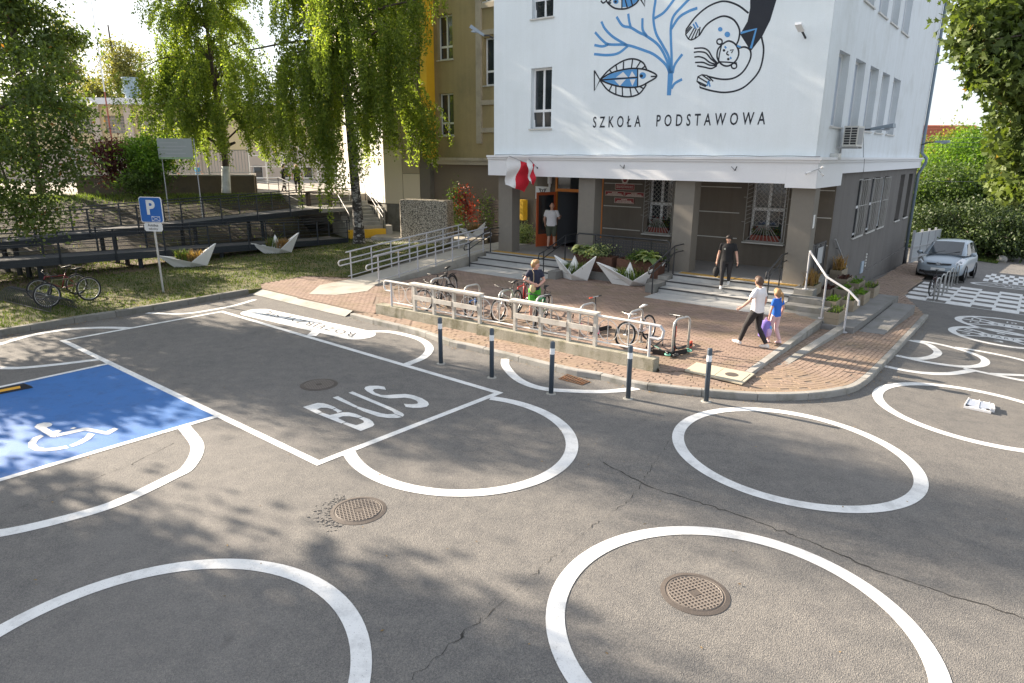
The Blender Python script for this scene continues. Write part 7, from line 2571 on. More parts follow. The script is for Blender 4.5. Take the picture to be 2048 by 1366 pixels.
    if rack:
        rk = MB()
        rk.tube([np.array([-.30 * k, .05, R_ + .38]), np.array([-.75 * k, .06, R_ + .38]), np.array([-.75 * k, -.06, R_ + .38]), np.array([-.30 * k, -.05, R_ + .38])], .008, 5)
        for s in (-1, 1): rk.tube([rw + [0, s * .06, 0], np.array([-.62 * k, s * .06, R_ + .38])], .006, 5)
        rk.build('luggage_rack', BLK, b)
        md = MB(); md.tube([np.array([-wb_ + (R_ + .035) * math.cos(t), 0, R_ + (R_ + .035) * math.sin(t)]) for t in np.linspace(.5, 2.9, 12)], .02, 5); md.build('mudguard', BLK, b)
    b.location = (c[0], c[1], z)
    b.rotation_euler = (R(lean), 0, math.atan2(d[1], d[0]))
    return b
PLZ_Z = PZ
PINKG = M('pink_grip', (.70, .08, .22), .5); WHS = M('white_saddle', (.72, .72, .70), .5, .04)
bike('black mountain bike with luggage rack at the left end of the plaza racks', (915, 569), (862, 590), PZ, (.02, .02, .022), .35, 4, rack=True, turn=-14)
bike('second black bicycle beside the one with the rack, handlebar turned', (903, 588), (836, 604), PZ, (.03, .03, .035), .34, -3, turn=22)
bike('small blue and silver child bike low behind the railing', (963, 608), (935, 624), PZ, (.03, .20, .55), .22, 6, kid=True)
bike('silver step-through bicycle beside the boy', (1040, 599), (985, 622.5), PZ, (.46, .46, .46), .34, -4, step=True, turn=10)
bike('red framed bicycle on the far side of the boy', (1062, 585), (1030, 606), PZ, (.50, .035, .03), .33, 5)
bike('black and green bicycle in front of the boy, its wheel towards the railing', (1097, 607), (1058, 640), PZ, (.03, .22, .10), .34, -5, rack=True, turn=-18)
bike('white and pink bicycle with white saddle near the end of the railing', (1302, 654), (1250, 671), PZ, (.70, .66, .68), .31, 6, saddle=WHS, turn=16, grips=BLK)
bike('black and yellow mountain bike leaning in the coil rack on the lawn', (179, 577.5), (94, 591), .16, (.075, .08, .022), .36, 3, turn=6, group='bicycles on the lawn')
bike('dark red bicycle hidden behind the yellow one on the lawn', (155, 568), (75, 580), .16, (.16, .015, .02), .33, -3, turn=14, group='bicycles on the lawn')
# a bicycle locked to the steel hoops on the side street
pz_ = on_g(1864, 592)[2]
bike('dark bicycle with red tyre trim locked to the steel hoops on the checkerboard', (1879, 565), (1860, 580), pz_, (.05, .012, .015), .33, 4, turn=8, group='bicycle on the side street')

def hoop(label, p0, p1, z, h, mat, group, r=.027):
    t = thing('cycle_hoop', ((p0[0] + p1[0]) / 2, (p0[1] + p1[1]) / 2, z), label, 'cycle stand', group)
    a, b = np.array([*p0[:2], z]), np.array([*p1[:2], z]); w = np.linalg.norm(b - a); d = (b - a) / w; rr_ = min(.16, w * .45)
    P = [a - [0, 0, .05]] + [a + d * (rr_ - rr_ * math.cos(x)) + np.array([0, 0, h - rr_ + rr_ * math.sin(x)]) for x in np.linspace(0, math.pi / 2, 6)] + \
        [b - d * (rr_ - rr_ * math.cos(x)) + np.array([0, 0, h - rr_ + rr_ * math.sin(x)]) for x in np.linspace(math.pi / 2, 0, 6)] + [b - [0, 0, .05]]
    MB().tube(P, r, 10).build('hoop', mat, t, True)
    m_ = MB()
    for q in (a, b): m_.cyl(q, q + [0, 0, .012], r * 2.2, 10)
    m_.build('foot_plate', mat, t)
    return t
for lab, t0, t1 in (('steel hoop with the black bike', (866, 558), (893, 555)), ('empty steel hoop left of the silver bike', (931, 573), (957, 568)), ('steel hoop holding the silver bike', (1000, 584), (1023, 578)),
                    ('steel hoop in front of the boy', (1077, 594), (1100, 589)), ('steel hoop with the pink handled scooter', (1164, 611), (1188, 605)), ('steel hoop holding the white bike', (1263, 624), (1282, 618)),
                    ('steel hoop with the red and black scooter, rightmost', (1353, 639), (1377, 633))):
    a, b = on_z(*t0, PZ + .83), on_z(*t1, PZ + .83)
    c = (a + b) / 2; d = (b - a); d[2] = 0; d /= np.linalg.norm(d)
    hoop(lab + ' on the plaza', c - d * .30, c + d * .30, PZ, .83, STEEL, 'cycle hoops on the plaza')
ch = crop(1700, 420, 348 / 1981)
for i, (u, v) in enumerate(((945, 1038), (1005, 982), (1062, 940), (1112, 890), (1178, 848))):
    p = on_g(*ch(u, v))
    hoop(('nearest', 'second', 'third', 'fourth', 'farthest')[i] + ' steel hoop of the row on the checkerboard, counted towards the car', p, p + BN * .42 + BU * -.08, p[2], .84, STEEL, 'cycle hoops on the side street', .024)

def scooter(label, rear, front, z, accent, hgt=.85, lying=False, grips=None, deck_c=BLK):
    a, b = on_z(*rear, z + .06), on_z(*front, z + .06)
    d = (b - a)[:2]; d /= np.linalg.norm(d); c = (a + b) / 2
    t = thing('kick_scooter', (0, 0, 0), label, 'scooter', 'kick scooters on the plaza')
    m_ = MB(); m_.box(-.24, .22, -.055, .055, .055, .075); m_.build('deck', deck_c, t)
    for x in (-.31, .33):
        w = MB().ring((x, 0, .07), .055, .017, (0, 1, 0), 18, 6).build('wheel', accent, t, True)
        MB().cyl((x, -.014, .07), (x, .014, .07), .04, 10).build('hub', BLK, w)
    m_ = MB(); m_.tube([(.22, 0, .065), (.27, 0, .12), (.31, 0, .17)], .02, 6); m_.tube([(-.24, 0, .065), (-.31, .03, .07)], .012, 5); m_.tube([(-.24, 0, .065), (-.31, -.03, .07)], .012, 5); m_.build('neck', BLK, t)
    m_ = MB(); m_.tube([(-.36, 0, .14), (-.31, 0, .15), (-.25, 0, .11)], .02, 5); m_.build('mudguard', accent, t)
    m_ = MB(); m_.tube([(.33, .03, .07), (.31, .03, .16), (.30, 0, .2), (.25, 0, hgt)], .015, 8); m_.build('stem', BLK, t)
    m_ = MB(); m_.tube([(.28, 0, .35), (.262, 0, .6)], .018, 8); m_.build('stem_sleeve', accent, t)
    h = MB().tube([(.25, -.19, hgt), (.25, .19, hgt)], .012, 8).build('handlebar', RIM, t)
    MB().cyl((.25, -.20, hgt), (.25, -.10, hgt), .017, 8).build('grip', grips or BLK, h); MB().cyl((.25, .10, hgt), (.25, .20, hgt), .017, 8).build('grip', BLK, h)
    t.rotation_euler = (R(84) if lying else R(3), 0, math.atan2(d[1], d[0]))
    t.location = (c[0], c[1], z + (.06 if lying else 0))
    return t
ORG = M('orange_red_plastic', (.72, .10, .05), .5); PNK = M('bright_pink_plastic', (.75, .05, .20), .5); MINT = M('mint_green_plastic', (.20, .55, .40), .5)
scooter('kick scooter with red stem and pink rear wheel standing at the rightmost hoop', (1383, 690), (1347, 700), PZ, ORG)
scooter('kick scooter with purple stem and orange grip at the fifth hoop', (1166, 655), (1189, 662), PZ, PNK, .95, grips=ORG)
scooter('mint green scooter lying flat on the paving by the hoop', (1388, 702), (1335, 712), PZ, MINT, lying=True)
scooter('black scooter lying flat between the fifth hoop and the white bike', (1225, 655), (1188, 664), PZ, BLK, lying=True)
scooter('black scooter lying flat under the white bike, handle towards the railing end', (1345, 711), (1300, 704), PZ, BLK, lying=True)

# coil rack on the lawn
ra_, rb_ = on_z(24, 596, .14), on_z(128, 622, .14)
rk = thing('coil_rack', ra_, 'black wire coil bike rack on the grass at the left', 'cycle stand')
d = (rb_ - ra_); dl_ = np.linalg.norm(d); d /= dl_; n = np.array([-d[1], d[0], 0])
for i in range(30):
    p = ra_ + d * dl_ * i / 29
    P = [p + n * (.34 * math.cos(t)) + np.array([0, 0, .02 + .34 * math.sin(t)]) for t in np.linspace(0, math.pi, 11)]
    MB().tube(P, .012, 5).build('wire_loop', BLACKM, rk)
for k in (-.34, .34, 0): MB().tube([ra_ + n * k + [0, 0, .03 if k else .355], rb_ + n * k + [0, 0, .03 if k else .355]], .014, 6).build('rail', BLACKM, rk)

# ================================================================ PEOPLE
def remeshed(mb, voxel, smooth=6):
    me = bpy.data.meshes.new('form'); me.from_pydata([tuple(p) for p in mb.v], [], mb.f)
    o = bpy.data.objects.new('form', me); col.objects.link(o)
    m = o.modifiers.new('r', 'REMESH'); m.mode = 'VOXEL'; m.voxel_size = voxel
    s = o.modifiers.new('s', 'SMOOTH'); s.factor = .5; s.iterations = smooth
    bpy.context.view_layer.update()
    out = bpy.data.meshes.new_from_object(o.evaluated_get(bpy.context.evaluated_depsgraph_get()))
    bpy.data.objects.remove(o); bpy.data.meshes.remove(me)
    out.polygons.foreach_set('use_smooth', [True] * len(out.polygons))
    return out
def put(name, me, mat, parent):
    me.materials.clear(); me.materials.append(mat); me.name = name
    o = bpy.data.objects.new(name, me); o.parent = parent; col.objects.link(o); return o
SKIN = M('skin', (.52, .30, .22), .5, .06, 6, 60, .02)
SKIN_P = M('pink_skin', (.58, .32, .25), .5, .06, 6, 60, .02)
def cloth(name, c): return M(name, c, .85, .07, 5, 11, .35, dist=.03)
def ell(mb, c, rx, ry, n=14): return [np.array(c) + [rx * math.cos(t), ry * math.sin(t), 0] for t in np.linspace(0, 2 * math.pi, n, endpoint=False)]
def loft(mb, rings):
    n = len(rings[0]); v = [p for r in rings for p in r]; f = []
    for i in range(len(rings) - 1):
        for j in range(n): f.append((i * n + j, i * n + (j + 1) % n, (i + 1) * n + (j + 1) % n, (i + 1) * n + j))
    f += [tuple(range(n))[::-1], tuple((len(rings) - 1) * n + j for j in range(n))]
    return mb.add(v, f)
def hand(mb, w, d, side, k):
    """palm and five curled fingers from wrist w along d"""
    d = np.array(d, float); d /= np.linalg.norm(d); x = np.array([1., 0, 0]); s = np.cross(d, x); s /= np.linalg.norm(s) + 1e-9
    pal = np.array(w) + d * .05 * k
    mb.tube([np.array(w), pal, pal + d * .04 * k], [.026 * k, .034 * k, .030 * k], 8)
    for i, ln in enumerate((.060, .072, .068, .052)):
        o = pal + d * .04 * k + s * (i - 1.5) * .017 * k
        mb.tube([o, o + d * ln * .5 * k, o + d * ln * .85 * k - x * side * .022 * k], [.0095 * k, .009 * k, .0075 * k], 6)
    o = pal - d * .01 * k + s * -.03 * k
    mb.tube([o, o - s * .025 * k + d * .025 * k, o - s * .028 * k + d * .055 * k], [.011 * k, .010 * k, .008 * k], 6)
def person(label, pos, heading, h, arms, legs, shirt, pants, shoe, hair_c, hair='short', head_turn=0, nod=0, head_k=1.0, sleeve=.5, pant_len=1.0, build_=1.0, skin=SKIN, lean=0, badge=None, tight=False):
    """local frame: x to the person's right, y forward. arms: {side: (elbow, wrist, hand_dir)}; legs: {side: (knee, ankle, toe_dir)} at 1.7 m"""
    k = h / 1.7
    t = thing('person', (0, 0, 0), label, 'person')
    B = build_
    tilt = lambda p: np.array([p[0], p[1] + math.tan(R(lean)) * max(0, p[2] - .9), p[2]]) * k
    SH = {s: tilt((s * .175 * B, 0, 1.385)) for s in (-1, 1)}
    HP = {s: np.array([s * .095 * B, 0, .90]) * k for s in (-1, 1)}
    neck = tilt((0, -.005, 1.44)); headc = tilt((0, .03 + .05 * math.sin(R(nod)), 1.585 - .02 * math.sin(R(nod))))
    body = MB()
    loft(body, [ell(body, tilt((0, 0, z)), rx * B * k * .93, ry * B * k * .93) for z, rx, ry in ((.84, .13, .10), (.92, .165, .115), (1.05, .14, .10), (1.2, .155, .11), (1.33, .165, .11), (1.40, .11, .08), (1.43, .06, .06))])
    body.tube([neck - [0, 0, .04 * k], (neck + headc) / 2, headc], [.058 * k, .052 * k, .05 * k], 10)
    for s in (-1, 1):
        e, w, hd = arms[s]
        e, w = np.array(e) * k, np.array(w) * k
        body.tube([SH[s] * [.9, 1, 1], SH[s], (SH[s] + e) / 2, e, (e * .6 + w * .4), w], [.055 * k, .052 * k, .047 * k, .040 * k, .039 * k, .027 * k], 10)
        hand(body, w, hd, s, k)
        kn, an, td = legs[s]
        kn, an = np.array(kn) * k, np.array(an) * k
        body.tube([HP[s], (HP[s] * .5 + kn * .5), kn, kn * .55 + an * .45, an], [.085 * B * k, .074 * B * k, .054 * k, .054 * k, .036 * k], 10)
        td = np.array(td, float); td /= np.linalg.norm(td)
        body.tube([an - td * .03 * k - [0, 0, .03 * k], an + td * .08 * k - [0, 0, .045 * k], an + td * .15 * k - [0, 0, .05 * k]], [.035 * k, .036 * k, .024 * k], 8)
    # head with nose, brow, chin and ears
    Rz = Matrix.Rotation(R(head_turn), 3, 'Z') @ Matrix.Rotation(-R(nod), 3, 'X')
    def hd_(p): return headc + np.array((Rz @ Vector(tuple(np.array(p) * k * head_k))))
    body.ball(headc, 1, 16, 12, lambda p: np.array(Rz @ Vector((p[0] * .076 * k * head_k * (1 - .16 * max(0, -p[2])), p[1] * .096 * k * head_k, p[2] * .118 * k * head_k))))
    body.tube([hd_((0, .088, .01)), hd_((0, .112, -.022))], [.010 * k, .016 * k], 6)
    body.ball(hd_((0, .062, -.092)), (.032 * k, .03 * k, .024 * k), 8, 6)
    for s in (-1, 1): body.ball(hd_((s * .078, -.005, -.005)), (.012 * k, .022 * k, .032 * k), 8, 6)
    put('body', remeshed(body, .0095 * max(k, .8), 3), skin, t)
    ey = MB()
    for s in (-1, 1): ey.ball(hd_((s * .031, .088, .012)), (.011 * k, .007 * k, .007 * k), 8, 6)
    ey.build('eyes', BLK, t, True)
    mt = MB(); mt.tube([hd_((-.020, .086, -.055)), hd_((0, .0925, -.057)), hd_((.020, .086, -.055))], .0032 * k, 5); mt.build('mouth', M('lip', (.36, .17, .14), .5), t)
    hm = MB()
    hm.ball(hd_((0, -.014, .022)), 1, 16, 12, lambda p: np.array(Rz @ Vector((p[0] * .084 * k * head_k, p[1] * .098 * k * head_k, (p[2] * .108 if p[2] > -.25 else -.25 * .108) * k * head_k))))
    if hair != 'bald':
        for q in hm.v[:]: pass
        hm2 = MB()
        for (x, y, z, r_) in ((0, -.02, .035, .090), (-.03, -.03, .0, .078), (.03, -.03, .0, .078), (0, .025, .075, .066), (0, -.045, -.04, .065), (-.035, .02, .06, .055), (.035, .02, .06, .055)):
            hm2.ball(hd_((x, y, z)), r_ * k * head_k, 12, 8)
        if hair == 'tail':
            hm2.tube([hd_((0, -.09, .03)), hd_((0.02, -.14, .0)), hd_((.03, -.15, -.12)), hd_((.03, -.13, -.24))], [.03 * k, .042 * k, .04 * k, .014 * k], 8)
        if hair == 'bun':
            hm2.ball(hd_((0, -.10, -.03)), .034 * k, 10, 8)
        if hair == 'bob':
            for s in (-1, 1): hm2.ball(hd_((s * .06, -.03, -.06)), (.04 * k, .05 * k, .07 * k), 10, 8)
            hm2.ball(hd_((0, -.07, -.07)), (.06 * k, .04 * k, .06 * k), 10, 8)
        put('hair', remeshed(hm2, .011, 2), hair_c, t)
    # shirt
    sm = MB()
    hem = .86 if not tight else .95
    loft(sm, [ell(sm, tilt((0, 0, z)), rx * B * k, ry * B * k, 18) for z, rx, ry in ((hem, .180, .135), (.97, .176, .130), (1.08, .165, .122), (1.2, .175, .128), (1.32, .185, .128), (1.385, .165, .105), (1.425, .085, .080), (1.437, .075, .075))])
    for s in (-1, 1):
        e = np.array(arms[s][0]) * k; q = SH[s] + (e - SH[s]) * (sleeve / .5 * .62 if sleeve <= .8 else 1)
        sm.tube([SH[s] * [.6, 1, 1], SH[s], (SH[s] + q) / 2, q], [.062 * k, .066 * k, .064 * k, .064 * k], 12)
        if sleeve > .8: w = np.array(arms[s][1]) * k; sm.tube([q, e, w], [.062 * k, .055 * k, .045 * k], 10)
    put('shirt', remeshed(sm, .012, 5), shirt, t)
    pm = MB()
    loft(pm, [ell(pm, np.array([0, 0, z]) * k, rx * B * k, ry * B * k, 18) for z, rx, ry in ((.80, .135, .115), (.88, .178, .132), (.97, .168, .122), (1.0, .162, .118))])
    for s in (-1, 1):
        kn, an = np.array(legs[s][0]) * k, np.array(legs[s][1]) * k
        if pant_len >= .95: pm.tube([HP[s], (HP[s] + kn) / 2, kn, (kn + an) / 2, an + (kn - an) * .06], [.098 * B * k, .088 * B * k, .066 * k, .060 * k, .050 * k], 12)
        else: pm.tube([HP[s], (HP[s] + kn) / 2, kn * .97 + HP[s] * .03], [.100 * B * k, .096 * B * k, .088 * k], 12)
    put('trousers' if pant_len >= .95 else 'shorts', remeshed(pm, .012, 4), pants, t)
    for s in (-1, 1):
        an, td = np.array(legs[s][1]) * k, np.array(legs[s][2], float); td /= np.linalg.norm(td)
        fm = MB(); dn = np.array([0, 0, 1.]) - td * td[2]
        fm.tube([an + [0, 0, .02 * k], an - [0, 0, .03 * k]], [.044 * k, .048 * k], 10)
        fm.tube([an - td * .06 * k - dn * .045 * k, an + td * .02 * k - dn * .042 * k, an + td * .10 * k - dn * .05 * k, an + td * .18 * k - dn * .058 * k], [.036 * k, .046 * k, .046 * k, .026 * k], 10)
        put('shoe', remeshed(fm, .012, 3), shoe, t)
    if badge:
        bd = MB(); c = tilt((.085, .135, 1.27)); bd.cyl(c, c + [0, .006, 0], .028 * k, 14); bd.build('badge', badge, t)
    t.location = tuple(float(x) for x in pos)
    t.rotation_euler.z = -heading          # heading: 0 = +Y, clockwise
    return t
def world_pt(t, p):
    return np.array((Matrix.Translation(t.location) @ Matrix.Rotation(t.rotation_euler.z, 4, 'Z') @ Vector(tuple(p)))[:])

HAIR_D = M('dark_hair', (.022, .014, .011), .6, .2, 40, 120, .1); HAIR_B = M('fair_hair', (.30, .18, .08), .6, .2, 40, 120, .1); HAIR_G = M('golden_hair', (.50, .30, .11), .6, .2, 40, 120, .1); HAIR_BR = M('brown_hair', (.075, .040, .025), .6, .2, 40, 120, .1)
WTEE = cloth('white_cotton', (.68, .66, .68)); BTEE = cloth('blue_cotton', (.02, .13, .55)); KTEE = cloth('black_cotton', (.010, .010, .012)); NTEE = cloth('navy_cotton', (.018, .022, .045))
CHAR = cloth('charcoal_trousers', (.022, .020, .022)); PINKL = cloth('pale_pink_leggings', (.62, .42, .44)); OLIVE = cloth('olive_shorts', (.075, .085, .060)); GREENS = cloth('green_shorts', (.08, .38, .04))
WSHOE = cloth('white_trainer', (.66, .64, .62)); PSHOE = cloth('pink_trainer', (.70, .52, .55)); KSHOE = cloth('black_shoe', (.015, .015, .016)); PATCH = M('pale_badge', (.55, .55, .45), .7)
az_walk = R(-44)
f1, f2 = on_z(1491, 686, PZ), on_z(1524, 703, PZ)
walker = person('adult in white t-shirt and dark trousers striding across the plaza, back turned', (f1 + f2) / 2 * [1, 1, 0] + [0, 0, PZ], az_walk, 1.67,
    {-1: ((-.33, .06, 1.16), (-.47, .16, 1.02), (-.7, .4, -.35)), 1: ((.26, -.05, 1.12), (.25, .02, .87), (0, .15, -1))},
    {-1: ((-.10, .20, .50), (-.08, .33, .10), (0, 1, .25)), 1: ((.10, -.02, .47), (.09, -.27, .10), (0, 1, -.05))}, WTEE, CHAR, WSHOE, HAIR_BR, 'short', -20, 10, 1.0, .55, 1, 1.08)
f3 = on_z(1546, 686, PZ)
girl = person('girl in blue t-shirt and pink leggings with a fair ponytail walking beside the adult', f3, az_walk + .25, 1.30,
    {-1: ((-.25, .0, 1.10), (-.23, .06, .86), (0, .1, -1)), 1: ((.25, -.04, 1.11), (.25, .04, .86), (0, .2, -1))},
    {-1: ((-.09, .10, .48), (-.09, .12, .09), (0, 1, 0)), 1: ((.09, .02, .47), (.09, -.16, .10), (0, 1, -.15))}, BTEE, PINKL, PSHOE, HAIR_B, 'tail', -8, 8, 1.22, .5, 1, .92, SKIN_P)
bgp = world_pt(girl, np.array([-.22, .10, .58]) )
VIO = cloth('violet_fabric', (.22, .16, .50)); LIL = cloth('lilac_fabric', (.55, .38, .62)); SKY_ = cloth('sky_blue_patch', (.10, .38, .68))
sb_ = thing('school_bag', bgp - [0, 0, .42], 'violet and lilac school bag carried low beside the girl', 'bag')
bx = np.array([math.cos(-az_walk), math.sin(-az_walk), 0]); by = np.array([-bx[1], bx[0], 0])
def bagp(x, y, z): return bgp + bx * x + by * y + np.array([0, 0, z])
mb = MB(); loft(mb, [[bagp(a * w, b * d_, z) for a, b in ((-1, -1), (0, -1.15), (1, -1), (1.1, 0), (1, 1), (0, 1.15), (-1, 1), (-1.1, 0))] for z, w, d_ in ((-.42, .11, .06), (-.38, .14, .09), (-.2, .145, .095), (-.06, .13, .085), (-.02, .08, .05))])
mb.build('body', VIO, sb_, True)
mb = MB(); loft(mb, [[bagp(a * w, -.095 - d_ * (b > 0), z) for a, b in ((-1, 0), (1, 0), (.9, 1), (-.9, 1))] for z, w, d_ in ((-.38, .09, .03), (-.28, .10, .045), (-.2, .09, .02))]); mb.build('front_pocket', LIL, sb_)
mb = MB(); mb.ball(bagp(.07, -.085, -.2), (.05, .05, .06), 10, 7); mb.build('patch', SKY_, sb_, True)
mb = MB(); mb.tube([bagp(-.05, 0, -.03), bagp(-.03, 0, .05), bagp(.03, 0, .05), bagp(.05, 0, -.03)], .010, 6); mb.build('strap', LIL, sb_)

fw_ = on_z(1449, 577, .445)
woman = person('woman in black t-shirt and trousers coming down the right steps, head bowed', fw_ * [1, 1, 0] + [0, 0, .447], math.pi + .42, 1.68,
    {-1: ((-.27, .03, 1.12), (-.33, .13, .90), (-.1, .25, -1)), 1: ((.26, -.02, 1.12), (.30, .02, .86), (.05, 0, -1))},
    {-1: ((-.10, .05, .50), (-.10, -.02, .235), (0, 1, -.1)), 1: ((.10, .10, .48), (.10, .10, .085), (0, 1, -.05))}, KTEE, CHAR, WSHOE, HAIR_D, 'bun', 0, 26, 1.0, .55, 1, 1.10, badge=PATCH)
hb_ = thing('shoulder_bag', world_pt(woman, (.30, .03, .42)), 'black bag hanging from the hand of the woman in black', 'bag')
hp_ = np.array(world_pt(woman, np.array([.305, .02, .79]) * 1.68 / 1.7))
mb = MB(); mb.ball(hp_ - [0, 0, .27], (.10, .10, .17), 12, 9); mb.build('body', KSHOE, hb_, True)
mb = MB(); mb.tube([hp_ - [.05, 0, .15], hp_, hp_ - [-.05, 0, .15]], .010, 6); mb.build('strap', KSHOE, hb_)
ph = np.array(world_pt(woman, np.array([-.34, .16, .80]) * 1.68 / 1.7))
t = thing('mobile_phone', ph, 'small dark phone in the other hand of the woman in black', 'phone')
mb = MB(); mb.box(ph[0] - .035, ph[0] + .035, ph[1] - .006, ph[1] + .006, ph[2] - .08, ph[2] + .06); mb.build('case', BLK, t)

bo = at_y(1070, 521, 17.75)
boy = person('boy in dark t-shirt and green shorts with a cross-body bag standing among the bikes', (bo[0], bo[1], PZ), R(158), float(bo[2] - PZ) + .01,
    {1: ((.31, -.02, 1.16), (.12, .20, 1.08), (-.8, .3, -.3)), -1: ((-.27, .06, 1.12), (-.02, .24, 1.02), (.9, .1, -.1))},
    {-1: ((-.10, .03, .48), (-.12, 0, .085), (-.1, 1, 0)), 1: ((.10, .03, .48), (.12, 0, .085), (.1, 1, 0))}, NTEE, GREENS, WSHOE, HAIR_B, 'short', 40, 10, 1.15, .5, .5, .95, SKIN_P)
k_ = float(bo[2] - PZ) / 1.7
bb_ = thing('cross_body_bag', world_pt(boy, np.array([.14, .16, .95]) * k_), 'beige cross-body bag on the boy', 'bag')
q = np.array(world_pt(boy, np.array([.13, .17, .95]) * k_))
mb = MB(); mb.ball(q, (.085, .07, .13), 12, 8); mb.build('body', cloth('beige_canvas', (.50, .40, .24)), bb_, True)
mb = MB(); mb.tube([np.array(world_pt(boy, np.array(x) * k_)) for x in ((.13, .16, 1.05), (.10, .16, 1.2), (.09, .12, 1.38), (.09, .0, 1.46), (.08, -.12, 1.38), (.10, -.15, 1.2), (.16, -.10, 1.05))], .014, 6); mb.build('strap', cloth('tan_strap', (.30, .24, .16)), bb_)

pm_ = F(1102, 497, 1.9)
sM, dM = loc(pm_)
man = person('man in white t-shirt and olive shorts going in through the open door', L(sM, 1.9, .6), math.radians(15), 1.93,
    {-1: ((-.27, -.01, 1.12), (-.27, .12, .92), (0, .5, -1)), 1: ((.27, .08, 1.13), (.27, .30, 1.18), (0, 1, .2))},
    {-1: ((-.10, .03, .48), (-.11, -.04, .085), (0, 1, 0)), 1: ((.10, .04, .48), (.11, .06, .085), (0, 1, 0))}, WTEE, OLIVE, KSHOE, HAIR_BR, 'bald', 8, 10, 1.0, .55, .5, 1.14)
wy = 40.0
wp_ = at_y(592, 330, wy)
person('fair haired woman in a navy tunic walking on the upper path', (wp_[0], wp_[1], 2.27), math.radians(-20), float(wp_[2] - 2.27) + .02,
    {-1: ((-.27, .02, 1.12), (-.28, .10, .88), (0, .2, -1)), 1: ((.28, -.05, 1.12), (.33, -.12, .90), (.2, -.2, -1))},
    {-1: ((-.10, .08, .48), (-.10, .1, .085), (0, 1, 0)), 1: ((.10, 0, .48), (.10, -.15, .1), (0, 1, 0))}, NTEE, CHAR, KSHOE, HAIR_G, 'bob', 10, 5, 1.0, .6, 1, 1.12)
wq = at_y(565, 338, 40.6)
person('person in dark clothes half hidden by birch leaves beside the navy tunic', (wq[0], wq[1], 2.27), math.radians(60), 1.6,
    {-1: ((-.27, .02, 1.12), (-.28, .10, .88), (0, .2, -1)), 1: ((.28, .05, 1.12), (.3, .25, 1.0), (0, 1, -.2))},
    {-1: ((-.10, .08, .48), (-.10, .1, .085), (0, 1, 0)), 1: ((.10, 0, .48), (.10, -.15, .1), (0, 1, 0))}, KTEE, CHAR, KSHOE, HAIR_D, 'short', 0, 20, 1.0, .9, 1, 1.0)
for lab, u, v, y_, c_, hd in (('child in light blue top behind the pale fence', 393, 327, 42.5, 'sky_blue_cotton', .4), ('child in dark top with bare legs behind the pale fence', 345, 320, 42.5, 'dark_teal_cotton', 1.2)):
    q = at_y(u, v, y_)
    person(lab, (q[0], q[1], 2.27), hd, max(1.15, float(q[2] - 2.27)),
        {-1: ((-.27, .02, 1.12), (-.2, .20, 1.0), (0, .6, -1)), 1: ((.28, .05, 1.12), (.3, .2, .95), (0, 1, -.5))},
        {-1: ((-.10, .05, .48), (-.10, 0, .085), (0, 1, 0)), 1: ((.10, .02, .48), (.10, 0, .085), (0, 1, 0))}, cloth(c_, (.10, .32, .55) if 'blue' in c_ else (.03, .08, .09)), OLIVE if 'teal' in c_ else CHAR, WSHOE, HAIR_B, 'short', 0, 0, 1.2, .5, .5, .95, SKIN_P)

